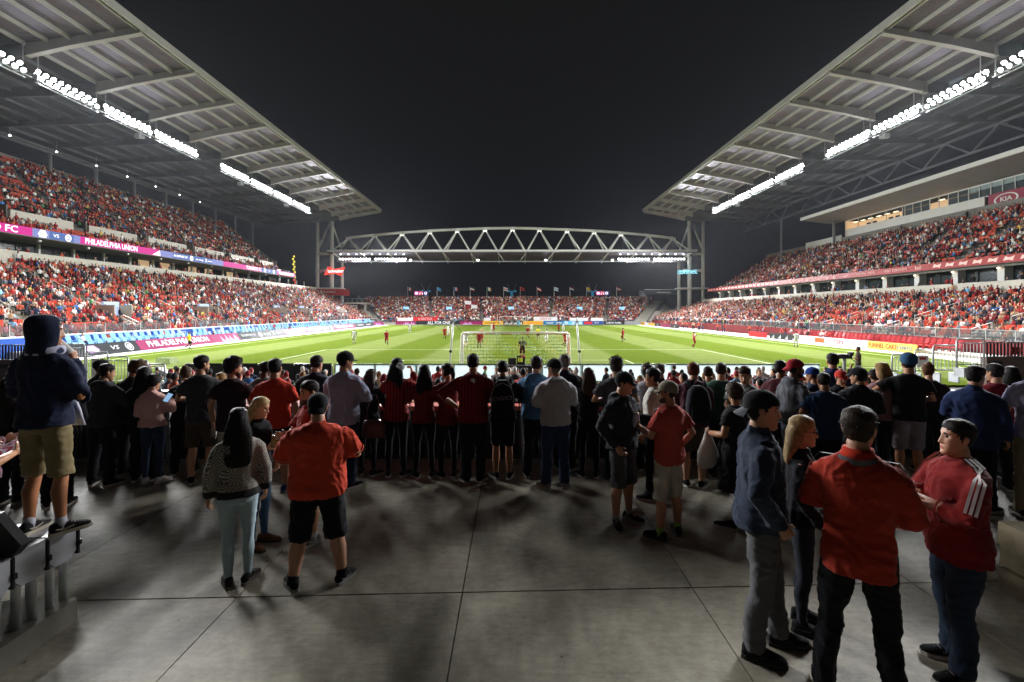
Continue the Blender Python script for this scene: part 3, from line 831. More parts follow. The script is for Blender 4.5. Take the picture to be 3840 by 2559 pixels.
# signs hung on the towers
y = 149.3
t = thing('bow_tie_sign', 'glowing red bow tie sign lettered Budweiser on left tower', 'sign', (xat(1254, y), y, zat(1017, y)))
w, h = 3.2, 1.3
m = MB(); m.prism([(-w, 0, -h), (-w * .62, 0, h * 1.1), (0, 0, h * .45), (w, 0, h * .95), (w * .62, 0, -h * 1.2), (0, 0, -h * .55)], (0, .35, 0))
m.build('panel', mat('red_sign_light', hx('#d42a1c'), emit=(0.85, .07, .045), estr=.9, var=0), t)
text('lettering', 'Budweiser', 1.35, (0, -.02, -.05), (1, 0, .03), ZD, mat('white_sign_light', (1, 1, 1), emit=(1, .93, .93), estr=1.6, var=0), t, shear=.3, sx=.95, bold=.02)
t = thing('name_sign', 'glowing pale blue lettering sonnet on right tower', 'sign', (xat(2577, y), y, zat(1019, y)))
text('lettering', 'sonnet', 2.35, (0, 0, 0), (1, 0, .05), ZD, mat('cyan_sign_light', (.3, .8, .9), emit=(.30, .78, .92), estr=1.1, var=0), t, sx=.93, bold=.012, extrude=.12)
m = MB(); m.beam((-2.7, .3, -.2), (2.9, .3, .1), .1, .16); m.build('mounting_bar', STEEL_D, t)

# ---- grandstands
def terrace(parent, sx, x0, z0, x1, z1, n, y0, y1, mats_, name='terrace', base=None):
    pts = []
    dx = (x1 - x0) / n; dz = (z1 - z0) / max(1, n - 1)
    for i in range(n):
        pts += [(x0 + dx * i, z0 + dz * i), (x0 + dx * (i + 1), z0 + dz * i)]
    b_ = base if base is not None else PZ
    pts = [(x0, min(b_, z0 - .3))] + pts + [(x1, min(b_, z0 - .3) if base is None else b_ + (z1 - z0))]
    m = MB(); m.prism([(sx * x, y0, z) for x, z in pts], (0, y1 - y0, 0))
    m.build(name, mats_, parent)
    return [(x0 + dx * (i + .55), z0 + dz * i) for i in range(n)]
def fill(key, sx, rows, y0, y1, occ, aisles, pitch=.55, standing=0.1):
    C = crowd_pos.setdefault(key, []); S = seat_pos.setdefault(key, [])
    for r, (x, z) in enumerate(rows):
        for y in np.arange(y0 + .4, y1 - .3, pitch):
            if any(abs(y - a) < .65 for a in aisles): continue
            if abs(x) / y > 1.16: continue
            yy = y + rng.uniform(-.06, .06)
            # clusters of empty seats
            e = vnoise(np.array([[yy * .16 + 31, r * .35 + 7, x]]), 3)[0] + (.25 if y < 75 else 0)
            if rng.random() < occ - max(0, e) * .75:
                C.append((sx * (x + rng.uniform(-.05, .05)), yy, z, sx, rng.random() < standing))
            else:
                S.append((sx * x, yy, z, sx))
AIS_L = [46, 57, 68.5, 80, 91.5, 103, 114.5, 126, 137.5]
UPY = 131.0
# left grandstand
t = thing('grandstand', 'left grandstand with a glowing pink and blue screen ribbon', 'grandstand', (-50, 95, PZ))
Lp = t
t.location = (0, 0, 0)
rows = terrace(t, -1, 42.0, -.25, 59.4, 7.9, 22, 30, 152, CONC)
fill('left_lower', -1, rows, 38, 151, .86, AIS_L)
m = MB(); m.bx(-59.9, -59.4, 30, 152, 7.0, 9.72); m.build('parapet', mat('pale_parapet', hx('#cfcabd'), rough=.8, var=.08, vscale=.4), t)
m = MB(); m.bx(-64, -59.9, 30, 150, 8.6, 8.9); m.build('suite_floor', CONC_D, t)
m = MB(); m.bx(-64.2, -63.9, 30, 132, 8.9, 11.4); m.build('suite_wall', DARK, t)
for y in np.arange(32, 132, 2.6):
    if y > 55:
        m = MB(); m.bx(-63.9, -63.8, y + .08, y + 2.5, 9.0, 11.3)
        m.build('suite_window', GLASS if rng.random() < .93 else WARMW, t)
for y in np.arange(34, 150, 5.2):
    m = MB(); m.bx(-62.9, -62.6, y - .14, y + .14, 8.9, 11.4); m.build('suite_column', WHITE, t)
m = MB(); m.bx(-64.5, -57.6, 30, UPY + .6, 11.4, 11.5); m.build('suite_ceiling', CONC_D, t)
m = MB()
for y in np.arange(40, UPY, 7.0): m.ell((-58.6, y, 11.2), (.24, .24, .2), 8, 6)
m.build('ceiling_globe', GALV, t)
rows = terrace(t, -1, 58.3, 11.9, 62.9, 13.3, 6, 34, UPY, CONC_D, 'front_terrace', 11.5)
fill('left_front', -1, rows, 45, UPY - 1, .62, AIS_L)
# parapet below the upper deck, in lengths with stair mouths between
GAPS = [50.0, 60.5, 72.0, 84.0, 96.5, 109.0, 121.5]
ys = 34
for gp in GAPS + [UPY]:
    if gp - ys > 2:
        m = MB(); m.bx(-63.6, -63.0, ys, gp - 1.3, 13.2, 15.3); m.build('parapet', MATS['pale_parapet'], t)
        m = MB(); m.bx(-62.99, -62.95, ys + 1, (ys + gp) / 2, 13.35, 14.4); m.build('green_glass_rail', mat('green_glass', hx('#7f948c'), rough=.2, spec=.5, var=.05), t)
    m = MB(); m.bx(-66, -63.3, gp - 1.3, gp - 1.05, 13.2, 15.9); m.bx(-66, -63.3, gp + 1.05, gp + 1.3, 13.2, 15.9); m.build('stair_mouth', CONC_D, t)
    ys = gp + 1.3
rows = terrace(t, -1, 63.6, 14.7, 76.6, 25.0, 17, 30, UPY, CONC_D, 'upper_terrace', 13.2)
fill('left_upper', -1, rows, 45, UPY - .5, .80, GAPS, standing=.04)
m = MB(); m.prism([(-63.6, 0, 13.2), (-76.6, 0, 25.2), (-76.6, 0, 26.2), (-63.6, 0, 15.9)], (0, .25, 0)); o = m.build('end_wall', CONC_D, t, loc=(0, UPY, 0))
m = MB(); m.bx(-77.0, -76.65, 30, UPY, 20, 26.3); m.build('rear_wall', CONC_D, t)
for y in (72, 79.4, 87, 94, 101.5, 108.8, 115.9):
    m = MB(); m.ell((-73.5, y, 28.2), (.16, .16, .14), 8, 6); m.build('roof_lamp', LENS_S, t)
    m = MB(); m.tube([(-73.5, y, 28.3), (-73.5, y, 30.2)], .04, 5); m.build('lamp_stem', STEEL_D, t)
for y in np.arange(56, 131, .8):
    if rng.random() < .55: crowd_pos['left_front'].append((-60.6 - rng.random() * 1.2, y, 8.9, -1, rng.random() < .6))
# screen ribbon
MAG = mat('screen_magenta', (0, 0, 0), emit=hx('#e0309a'), estr=1.05, var=0); BLU = mat('screen_blue', (0, 0, 0), emit=hx('#5a78b8'), estr=1.0, var=0)
LAV = mat('screen_lavender', (0, 0, 0), emit=hx('#8f96d6'), estr=1.0, var=0); SWH = mat('screen_white', (0, 0, 0), emit=(1, .96, 1), estr=1.6, var=0)
LX = -57.9
def lseg(y0, y1, mm):
    m = MB(); m.bx(LX - .25, LX, y0 + .01, y1 - .01, 11.52, 12.55); return m.build('screen_panel', mm, t)
def lp(y, z=12.03): return (LX + .012, y, z)
segs = [(40, 59.4, MAG), (59.4, 61.6, LAV), (61.6, 65.0, BLU), (65.0, 66.0, LAV), (66.0, 81.0, MAG), (81.0, 84.0, LAV), (84.0, 95.0, BLU), (95.0, 98.7, LAV), (98.7, 113.8, MAG), (113.8, 121.2, BLU), (121.2, 131.4, MAG)]
so = [lseg(*s) for s in segs]
text('lettering', 'TORONTO FC', 1.05, lp(53.4), YD, ZD, SWH, so[0], sx=1.25, bold=.02)
m = MB(); poly(m, lp(60.7), YD, ZD, [(x * .85, y * .85) for x, y in CREST]); m.build('crest', SWH, so[1])
text('lettering', 'VS', .6, lp(62.5), YD, ZD, SWH, so[2], sx=1.3)
m = MB(); ring_shape(m, lp(64.2), YD, ZD, .26, .46); ring_shape(m, lp(64.2), YD, ZD, 0, .15); m.build('round_crest', SWH, so[2])
text('lettering', 'PHILADELPHIA UNION', 1.05, lp(71.4), YD, ZD, SWH, so[4], sx=.88, bold=.02)
m = MB(); m.add([lp(79.2, 11.6), lp(81, 11.6), lp(80.9, 12.5)], [(0, 1, 2)]); m.build('printed_wedge', SWH, so[4])
text('lettering', 'IN SUPPORT OF', .5, lp(86), YD, ZD, SWH, so[6], bold=.012)
m = MB(); poly(m, lp(88.9), YD, ZD, [(x * .7, y * .75) for x, y in CREST]); m.build('crest', SWH, so[6])
text('lettering', 'pan energy', .5, lp(91.2), YD, ZD, SWH, so[6]); text('lettering', 'X', .95, lp(93.1), YD, ZD, SWH, so[6], sx=1.1); text('lettering', 'foundation', .38, lp(94.3), YD, ZD, SWH, so[6], sx=.8)
text('lettering', 'TORONTO FC', 1.0, lp(110.4), YD, ZD, SWH, so[8], sx=1.0, bold=.02)
m = MB(); poly(m, lp(115.3), YD, ZD, [(x * .75, y * .8) for x, y in CREST]); m.build('crest', SWH, so[9])
text('lettering', 'VS', .6, lp(117.4), YD, ZD, SWH, so[9], sx=1.2)
m = MB(); ring_shape(m, lp(119.6), YD, ZD, .24, .46); m.build('round_crest', SWH, so[9])
text('lettering', 'PHILADELPHIA UNION', 1.0, lp(126.4), YD, ZD, SWH, so[10], sx=.85, bold=.02)

# blue padded wall, mesh rail, aisles
m = MB(); m.bx(-41.3, -41.1, 34, 142, PZ, .22)
bw = m.build('front_wall', mat('blue_vinyl', hx('#1f56b8'), rough=.5, var=.08), t)
for y in (50, 58, 66, 76, 86, 97, 109, 122):
    m = MB(); ring_shape(m, (-41.088, y, -.25), YD, ZD, 0, .42); m.build('printed_disc', B_ORG, bw)
    text('lettering', 'BMO', .62, (-41.088, y + 3.2, -.22), YD, ZD, B_WHT, bw, sx=1.2)
m = MB(); m.bx(-41.9, -41.3, 34, 150, .2, .35); m.build('wall_cap', WHITE, t)
for y in np.arange(36, 150, 2.4):
    m = MB(); m.bx(-41.74, -41.68, y, y + .06, .35, 1.35); m.build('rail_post', GALV, t)
for y0, y1 in ((36, 60), (64, 76), (110, 126)):
    m = MB(); m.bx(-41.72, -41.70, y0, y1, .45, 1.3); m.build('rail_mesh_panel', MESHF, t)
def aisle(parent, sx, x0, z0, x1, z1, y, k=3):
    m = MB()
    for i in range(k):
        f0, f1 = (i + .1) / k, (i + .62) / k
        a = np.array((sx * (x0 + (x1 - x0) * f0), y, z0 + (z1 - z0) * f0)); b_ = np.array((sx * (x0 + (x1 - x0) * f1), y, z0 + (z1 - z0) * f1))
        for dz in (.95, .55): m.tube([a + (0, 0, dz), b_ + (0, 0, dz)], .035, 5)
        m.tube([a, a + (0, 0, .97)], .035, 5); m.tube([b_, b_ + (0, 0, .97)], .035, 5)
    m.build('aisle_handrail', WHITE, parent)
for y in AIS_L: aisle(t, -1, 42.5, -.1, 59, 7.9, y, 4)
for y in (57, 74.2, 97.2, 108.7, 131.7):
    m = MB(); m.bx(-46.7, -46.4, y - 1.1, y + 1.1, 2.0, 3.6); m.build('stair_sign', mat('pale_sign', hx('#aebfd8'), emit=hx('#9fb0d8'), estr=.5), t)
    m = MB(); m.bx(-48.6, -45.0, y - 1.35, y - 1.2, .5, 3.2); m.bx(-48.6, -45.0, y + 1.2, y + 1.35, .5, 3.2); m.build('stair_wall', CONC, t)

# right grandstand
t = thing('grandstand', 'right grandstand with press box and dark red ribbon board', 'grandstand')
Rp = t
rows = terrace(t, 1, 42.4, -.3, 57.8, 4.3, 20, 30, 152, CONC)
fill('right_lower', 1, rows, 38, 151, .84, AIS_L)
m = MB(); m.bx(57.9, 58.4, 30, 150, 3.5, 6.1); m.build('parapet', MATS['pale_parapet'], t)
m = MB(); m.bx(58.4, 63, 30, 150, 5.2, 5.4); m.build('suite_floor', CONC_D, t)
m = MB(); m.bx(62.6, 62.9, 30, 150, 5.4, 8.3); m.build('suite_wall', DARK, t)
for y in np.arange(34, 149, 2.9):
    m = MB(); m.bx(62.5, 62.6, y + .1, y + 2.7, 5.5, 8.0); m.build('suite_window', GLASS, t)
for k, y in enumerate(np.arange(36, 150, 6.4)):
    m = MB(); m.bx(61.2, 62.3, y - .45, y + .45, 5.4, 8.3); m.build('suite_column', WHITE, t)
    m = MB(); m.ell((60.9, y, 7.9), (.18, .18, .14), 8, 5); m.build('suite_lamp', WARM, t)
m = MB(); m.bx(59.8, 63.2, 30, 150, 8.3, 8.36); m.build('suite_ceiling', CONC_D, t)
for y in np.arange(56, 149, .8):
    if rng.random() < .6: crowd_pos['right_lower'].append((59.2 + rng.random() * 1.4, y, 5.4, 1, rng.random() < .4))
RBN = mat('ribbon_red', hx('#8e2a2a'), rough=.5, emit=hx('#8e2f2c'), estr=.45, var=0)
RBW = mat('ribbon_print', hx('#d8b8b0'), emit=hx('#d8b4ac'), estr=.5, var=0)
for y0, y1 in zip(np.arange(40, 150, 10), np.arange(50, 160, 10)):
    m = MB(); m.bx(59.6, 59.9, y0 + .01, y1 - .01, 8.38, 9.3); o = m.build('ribbon_panel', RBN, t)
    rp = lambda y, z=8.84: (59.588, y, z)
    kind = int(y0 // 10)
    if kind in (7,):
        text('lettering', 'bell', .8, rp(y0 + 2.2), YM, ZD, RBW, o); text('lettering', 'VISIT TORONTO', .5, rp(y0 + 6.4), YM, ZD, RBW, o, sx=1.2)
    elif kind in (8,):
        text('lettering', 'WESTERN UNION', .5, rp(y0 + 3), YM, ZD, RBW, o, sx=1.1)
        m = MB(); poly(m, rp(y0 + 7.6), YM, ZD, [(-.9, -.1), (-.6, -.3), (.9, .25), (-.5, -.12)]); m.build('swoosh', RBW, o)
    elif kind in (9, 10):
        for j in range(5):
            m = MB(); ring_shape(m, rp(y0 + 1 + 2 * j), (0, -1.6, 0), ZD, .26, .36); m.build('oval_emblem', RBW, o)
            text('lettering', 'KIA', .34, rp(y0 + 1 + 2 * j), YM, ZD, RBW, o)
    else:
        for j in range(5):
            m = MB(); poly(m, rp(y0 + 1 + 2 * j), YM, ZD, [(-.7, -.22), (-.45, .3), (0, .12), (.7, .28), (.45, -.3), (0, -.14)]); m.build('bow_tie_emblem', RBW, o)
rows = terrace(t, 1, 60.2, 8.3, 75.4, 17.4, 19, 30, 146, CONC_D, 'upper_terrace', 8.37)
fill('right_upper', 1, rows, 45, 145, .84, AIS_L, standing=.05)
m = MB(); m.bx(75.4, 75.7, 30, 146, 15, 19.3); m.build('rear_wall', CONC_D, t)
# press box along the top of the right stand
PW = mat('white_cladding', hx('#d2d2cc'), rough=.6, var=.05, vscale=.5)
zb0, zb1, zb2 = 18.4, 20.9, 22.9
for a, b_ in zip(np.arange(40, 112, 3.0), np.arange(43, 115, 3.0)):
    if a < 78.1: continue
    m = MB(); m.bx(75.9, 76.1, a + .012, b_ - .012, zb0, zb1); m.build('cladding_panel', PW, t)
m = MB(); m.bx(75.7, 76.12, 40, 78.2, zb0, zb1 + .02); o = m.build('banner', mat('crimson_banner', hx('#8a1f38'), rough=.5), t)
m = MB(); ring_shape(m, (75.686, 75.4, 19.75), YM, ZD, .76, .90); m.V = [np.stack([v[:, 0], 75.4 + (v[:, 1] - 75.4) * 2.1, v[:, 2]], 1) for v in m.V]
m.build('oval_ring', WHITE, o)
text('lettering', 'KIA', .95, (75.68, 75.4, 19.75), YM, ZD, WHITE, o, sx=1.25, bold=.02); text('lettering', 'Power to Surprise', .8, (75.68, 69.6, 19.8), YM, ZD, WHITE, o, shear=.2)
def pane(y0, y1, mm, x=76.1, z0=zb1, z1=zb2):
    m = MB(); m.bx(x, x + .06, y0 + .05, y1 - .05, z0 + .05, z1 - .05); m.build('window_pane', mm, t)
for a in np.arange(42, 95.8, 1.9):
    if 85.6 < a + .95 < 90: continue
    pane(a, min(a + 1.9, 95.8), GLASS, z1=zb1 + 1.15); pane(a, min(a + 1.9, 95.8), GLASS if a > 80 else mat('pale_blue_glass', hx('#8fa0a2'), rough=.2, spec=.5), z0=zb1 + 1.15)
m = MB()
for a in list(np.arange(42, 96, 1.9)) + [95.8, 112, 100, 104, 108]: m.bx(75.98, 76.09, a - .05, a + .05, zb1, zb2)
m.bx(75.97, 76.095, 40, 112, zb2 - .06, zb2 + .12); m.bx(75.97, 76.095, 40, 112, zb1 - .1, zb1 + .04)
m.build('window_mullion', WHITE, t)
m = MB(); m.bx(79.5, 79.7, 84, 112.5, zb0, zb2); m.bx(76.2, 79.5, 112.3, 112.5, zb0, zb2 + .1); m.bx(76.2, 79.6, 84, 112.4, zb1 - .4, zb1 - .3); m.build('lit_room', WARMW, t)
for y in (96.8, 99.2, 101.5, 103.8, 106.2, 108.5, 110.8, 86.5, 88.6):
    m = MB(); m.ell((77.4, y, zb2 - .35), (.3, .75, .07), 10, 5); m.build('ceiling_lamp', WARM, t)
for y in (97.8, 101.2, 103, 107.6, 109.4, 87.4):
    m = MB(); m.bx(79.2, 79.45, y - .45, y + .45, zb1 + .7, zb1 + 1.3); m.build('wall_screen', BLACK, t)
m = MB(); m.bx(76.3, 76.9, 96, 112, zb1 + .15, zb1 + .22); m.build('counter', WHITE, t)
m = MB(); m.prism([(69.2, 40, 24.1), (69.2, 117.5, 24.1), (76.6, 117.5, 23.2), (76.6, 40, 23.2)], (0, 0, .1)); m.build('soffit', SOFF, t)
m = MB(); m.bx(68.9, 69.19, 40, 117.6, 24.05, 24.75); m.build('fascia', WHITE, t)
m = MB(); m.bx(69.2, 84, 40, 117.5, 24.3, 24.6); m.build('press_roof', CONC_D, t)
for y in (114, 60, 78):
    if y > 100:
        m = MB(); m.tube([(74.6, y, 16.8), (74.6, y, 23.5)], .3, 10); m.build('press_column', STEEL_D, t, True)
m = MB(); m.bx(75.2, 75.4, 112.4, 126, 18.0, 19.9); m.build('side_wall', PW, t)
m = MB(); m.bx(42.2, 42.4, 30, 150, PZ, -.1); m.build('front_wall', mat('dark_red_wall', hx('#7a2024'), rough=.6), t)
for y in np.arange(36, 150, 2.6):
    m = MB(); m.bx(42.2, 42.26, y, y + .06, -.1, .85); m.build('rail_post', GALV, t)
m = MB(); m.tube([(42.23, 36, .85), (42.23, 150, .85)], .035, 6); m.build('top_rail', GALV, t)
for y0, y1 in ((36, 70), (74, 92)):
    m = MB(); m.bx(42.24, 42.25, y0, y1, -.05, .8); m.build('rail_mesh_panel', MESHF, t)
for y in AIS_L: aisle(t, 1, 42.6, -.2, 57.4, 4.3, y, 4)

# far end stand
t = thing('grandstand', 'low end stand behind the far goal packed with fans', 'grandstand')
Sp = t
y0, z0, y1, z1, n = 147.5, -.9, 172.0, 6.1, 28
pts = []
for i in range(n):
    a = y0 + (y1 - y0) * i / n; b_ = y0 + (y1 - y0) * (i + 1) / n; z = z0 + (z1 - z0) * i / (n - 1)
    pts += [(a, z), (b_, z)]
    hw = 39 + (52 - 39) * i / (n - 1)
    C = crowd_pos.setdefault('end', [])
    for x in np.arange(-hw, hw - 2.5, .53):
        if any(abs(x - q - (a - 147) * q * .008) < .5 for q in (-24, -9, 11.5, 28, 40)): continue
        if rng.random() < .93:
            C.append((x + rng.uniform(-.08, .08), (a + b_) / 2, z, 0, rng.random() < .8))
        else:
            seat_pos.setdefault('end', []).append((x, (a + b_) / 2, z, 0))
pts = [(y0, PZ)] + pts + [(y1, PZ)]
m = MB(); m.prism([(-53, y, z) for y, z in pts], (105, 0, 0)); m.build('terrace', CONC, t)
for sx in (-1, 1):                       # side stairs walls
    m = MB(); m.prism([(sx * 40.3, 147.3, -.4), (sx * 53.5, 172, 8.0), (sx * 54.2, 172, 8.0), (sx * 41.3, 147.3, -.4)], (0, 0, -1.6)); m.build('side_wall', CONC_D if sx < 0 else ROOFD, t)
    m = MB(); m.prism([(sx * 40.8, 147.0, PZ), (sx * 45.5, 150.5, PZ), (sx * 45.5, 150.5, 2.6), (sx * 43.6, 149.5, 2.6), (sx * 40.8, 147.0, -.2)], (.2 * sx, .3, 0)); m.build('corner_wall', CONC, t)
for x in np.arange(-38, 38, 3.0):
    m = MB(); m.bx(x, x + .06, 147.3, 147.36, PZ, -.1); m.build('rail_post', GALV, t)
m = MB(); m.tube([(-39, 147.33, -.1), (38, 147.33, -.1)], .035, 6); m.build('top_rail', GALV, t)
for x in (-33.8, -20.1, -.3, 21.6, 35):
    yy = 157
    m = MB(); m.bx(x - .9, x + .9, yy, yy + .1, 2.9, 3.9); m.build('stair_sign', mat('sign_glow_blue', hx('#8fc0e8'), emit=hx('#86b8ea'), estr=.9), t)
    m = MB(); m.bx(x - .9, x + .9, yy + .02, yy + 1.4, 1.0, 2.85); m.build('stair_mouth', DARK, t)
m = MB(); m.bx(-53, 50, 172.1, 180, 5.6, 6.0); m.build('rear_walkway', CONC_D, t)
for i in range(170):
    crowd_pos['end'].append((rng.uniform(-51, 48), rng.uniform(173, 176), 6.0, 0, True))
# banner structure at the left corner and sign panels at the right corner
t = thing('corner_platform', 'raised corner platform with banner lettered FORTRESS, far left', 'platform', (xat(1290, 153), 153, 0))
m = MB(); m.bx(-6.5, 7.2, -.3, 4, 4.6, 5.2); m.build('deck', CONC, t)
for x in (-6, 0, 6.4):
    m = MB(); m.bx(x - .3, x + .3, .3, .9, PZ, 4.6); m.build('post', CONC, t)
m = MB()
for x in np.arange(-6.4, 7.2, 1.5): m.bx(x, x + .06, -.28, -.22, 5.2, 6.5)
m.bx(-6.5, 7.2, -.28, -.22, 6.45, 6.52); m.build('railing', GALV, t)
m = MB(); m.bx(-4.6, 5.4, -.42, -.36, 2.9, 4.75); o = m.build('banner', mat('maroon_banner', hx('#3a1418')), t)
text('lettering', 'FORTRESS', 1.45, (.6, -.44, 3.8), XD, ZD, B_WHT, o, sx=1.15, bold=.03)
t = thing('sign_tower', 'grey upright sign panel on the right rear corner', 'sign', (xat(2411, 176), 176, 5.6))
m = MB(); m.bx(-1.3, 1.3, 0, .5, 0, 4.2); m.build('panel', STEEL_D, t)
for k in range(4):
    m = MB(); m.bx(-.8, .8, -.03, -.005, 1.3 + k * .55, 1.5 + k * .55); m.build('print_line', WHITE, t)
t = thing('walkway_sign', 'long dark footbridge fascia beside the right tower', 'sign', (xat(2490, 160), 160, 7.9))
m = MB(); m.bx(-6.2, 5.8, 0, .5, 0, 1.5); m.build('fascia', mat('slate_panel', hx('#4a4f58')), t)
m = MB(); m.bx(-6.2, 5.8, -.02, .52, 1.5, 1.7); m.build('cap', STEEL, t)
m = MB(); m.bx(-2.2, 2.2, -.02, -.004, .55, .8); m.build('print_line', STEEL, t)
for x in (-6, 5.6):
    m = MB(); m.bx(x - .1, x + .1, .15, .35, PZ - 7.9, 0); m.build('post', STEEL_D, t)

# flags behind the end stand
def flag(name, xs_, cols_, label):
    Y = 174.0
    t = thing('flagpole', label, 'flag', (xat(xs_, Y), Y, 6.0), 0, 'national flags along the back of the end stand')
    m = MB(); m.tube([(0, 0, 0), (0, 0, 5.1)], .075, 6); m.build('pole', mat('flag_pole', hx('#d8d8d4'), rough=.4), t)
    droop = rng.uniform(.2, .6); n = 6
    V, Fc, M = [], [], []
    for i in range(n + 1):
        for j in range(4):
            u = i / n
            V.append((u * 1.45, .12 * math.sin(u * 6 + xs_), 4.95 - j * .38 - droop * u * u * 1.1))
    for i in range(n):
        for j in range(3):
            a = i * 4 + j
            Fc.append((a, a + 4, a + 5, a + 1)); M.append(min(j, 2) if name == 'h' else min(2, i // 2))
    m = MB()
    for f, k in zip(Fc, M): m.add([V[i] for i in f], [(0, 1, 2, 3)], k)
    m.build('cloth', [flat('flag_' + c.lstrip('#'), c) for c in cols_], t)
W_, R_, G_, B_, Y_, LB_ = '#e8e8e4', '#b8262a', '#2a7a44', '#26408a', '#d8b030', '#4a9ac8'
for xs_, nm, cc, lab in ((1529, 'v', (R_, W_, R_), 'red and white flag on pole, first from the left'), (1639, 'h', (LB_, LB_, LB_), 'sky blue flag on pole right of left scoreboard'), (1702, 'v', (B_, W_, R_), 'blue white and red flag on pole'),
                     (1763, 'h', (G_, W_, R_), 'green white and red flag on pole'), (1826, 'v', (G_, W_, '#d89a3a'), 'green white and orange flag on pole'), (1889, 'h', (W_, R_, W_), 'white flag with red cross bar on pole'),
                     (1951, 'h', (R_, '#3a2a2a', R_), 'dark red flag on pole right of blue tower'), (2014, 'h', (R_, W_, R_), 'striped red and white flag on pole'), (2078, 'h', (W_, LB_, W_), 'white and pale blue flag on pole'),
                     (2137, 'h', (R_, W_, B_), 'red white and blue flag on pole'), (2200, 'v', (Y_, Y_, '#8a6a20'), 'yellow flag on pole left of right scoreboard'), (2312, 'h', (R_, W_, R_), 'red and white flag on pole, last on the right')):
    flag(nm, xs_, cc, lab)
for x0, x1, lab in ((1553, 1605, 'small lit scoreboard showing 2 0 at left behind end stand'), (2235, 2283, 'small lit scoreboard showing 2 0 at right behind end stand')):
    Y = 178
    t = thing('scoreboard', lab, 'scoreboard', (xat((x0 + x1) / 2, Y), Y, zat(1108, Y)), 0, 'scoreboards behind the end stand')
    w = xat(x1, Y) - xat(x0, Y)
    m = MB(); m.bx(-w / 2, w / 2, 0, .4, 0, 1.5); m.build('frame', BLACK, t)
    for a, b_, mm in ((-.5, -.15, MAG), (-.15, .15, mat('screen_red', (0, 0, 0), emit=hx('#c81e48'), estr=1, var=0)), (.15, .5, mat('screen_indigo', (0, 0, 0), emit=hx('#4a3a8a'), estr=1, var=0))):
        m = MB(); m.bx(w * a + .03, w * b_ - .01, -.04, -.005, .06, 1.44); m.build('screen', mm, t)
    text('lettering', '2  0', .7, (0, -.06, .5), XD, ZD, SWH, t, sx=1.2, bold=.03); text('lettering', '59:20', .38, (0, -.06, 1.08), XD, ZD, SWH, t, sx=1.4)
    m = MB(); ring_shape(m, (w * .33, -.06, .75), XD, ZD, .28, .5); poly(m, (-w * .33, -.06, .75), XD, ZD, [(x * .8, y * .8) for x, y in CREST]); m.build('crest', SWH, t)
    m = MB(); m.tube([(-w * .3, .2, -2.2 - .9), (-w * .3, .2, 0)], .12, 6); m.tube([(w * .3, .2, -3.1), (w * .3, .2, 0)], .12, 6); m.build('legs', STEEL_D, t)
for xs_, lab in ((1919, 'blue cable ride tower with two raised arms behind end stand'), (1597, 'faint blue ride tower behind the left scoreboard'), (2222, 'faint blue ride tower beside the right scoreboard')):
    Y = 215
    t = thing('ride_tower', lab, 'tower', (xat(xs_, Y), Y, PZ), 0, 'blue cable ride towers')
    BT = mat('glowing_blue_tower_paint', hx('#2a9ad0'), rough=.5, emit=(.03, .16, .25), estr=.6)  # blue paint with a faint glow of its own put into the material
    m = MB(); m.tube([(0, 0, 0), (0, 0, 12.8)], .55, 8); m.build('mast', BT, t)
    m = MB(); m.beam((-2.1, 0, 12.6), (2.1, 0, 12.6), .5, .35); m.ell((-1.5, 0, 12.9), (.5, .2, .4)); m.ell((1.5, 0, 12.9), (.5, .2, .4)); m.build('crosshead', BT, t)
    m = MB(); m.tube([(-.5, 0, 13), (-2.0, 0, 15.8)], .09, 5); m.tube([(.5, 0, 13), (2.0, 0, 15.8)], .09, 5); m.build('arm', STEEL_D, t)
# lit fairground tower far left
t = thing('ride_tower', 'slim fairground mast with yellow and red lights, far left', 'tower', (xat(1113, 180), 180, PZ))
m = MB(); m.tube([(0, 0, 0), (-.9, 0, 22)], .35, 6); m.build('mast', STEEL_D, t)
for k in range(13):
    c = [(1, .85, .15), (1, .8, .1), (.9, .08, .05)][0 if k > 7 else (1 if k > 3 else 2)]
    nm = 'mast_light_yellow' if k > 3 else 'mast_light_red'
    m = MB(); m.ell((-.45 - .05 * k + .22 * (-1) ** k, -.4, 12.6 + k * .95), (.3, .2, .36), 8, 5); m.build('mast_light', mat(nm, c, emit=c, estr=1.6, var=0), t)
for z, c in ((9.6, (.9, .8, .4)), (10.0, (.5, .7, 1)), (26, (.7, .85, 1))):
    if z < 20:
        m = MB(); m.ell((.1 if z < 10 else .5, -.5, z - .6), (.6, .3, .45), 8, 5); m.build('mast_light', mat('mast_light_%d' % int(z * 10), c, emit=c, estr=1.6, var=0), t)
# checked banner flag waved in the end stand
t = thing('checked_flag', 'large red and white checked flag waved in the end stand crowd', 'flag', (xat(1768, 156), 156, 2.4))
m = MB(); m.tube([(-2.0, 0, -.6), (-2.1, 0, 3.4)], .04, 5); m.build('stick', WHITE, t)
m = MB()
for i in range(2):
    for j in range(2): m.add([(-2.0 + i * 1.9, .12 * i, 1.2 + j * 1.1 - .15 * i), (-.1 + i * 1.9, .12 * i + .12, 1.05 + j * 1.1 - .15 * i), (-.1 + i * 1.9, .12 * i + .12, 2.15 + j * 1.1 - .15 * i), (-2.0 + i * 1.9, .12 * i, 2.3 + j * 1.1 - .15 * i)], [(0, 1, 2, 3)], (i + j) % 2)
m.build('cloth', [flat('flag_maroon', '#7a1c28'), B_WHT], t)
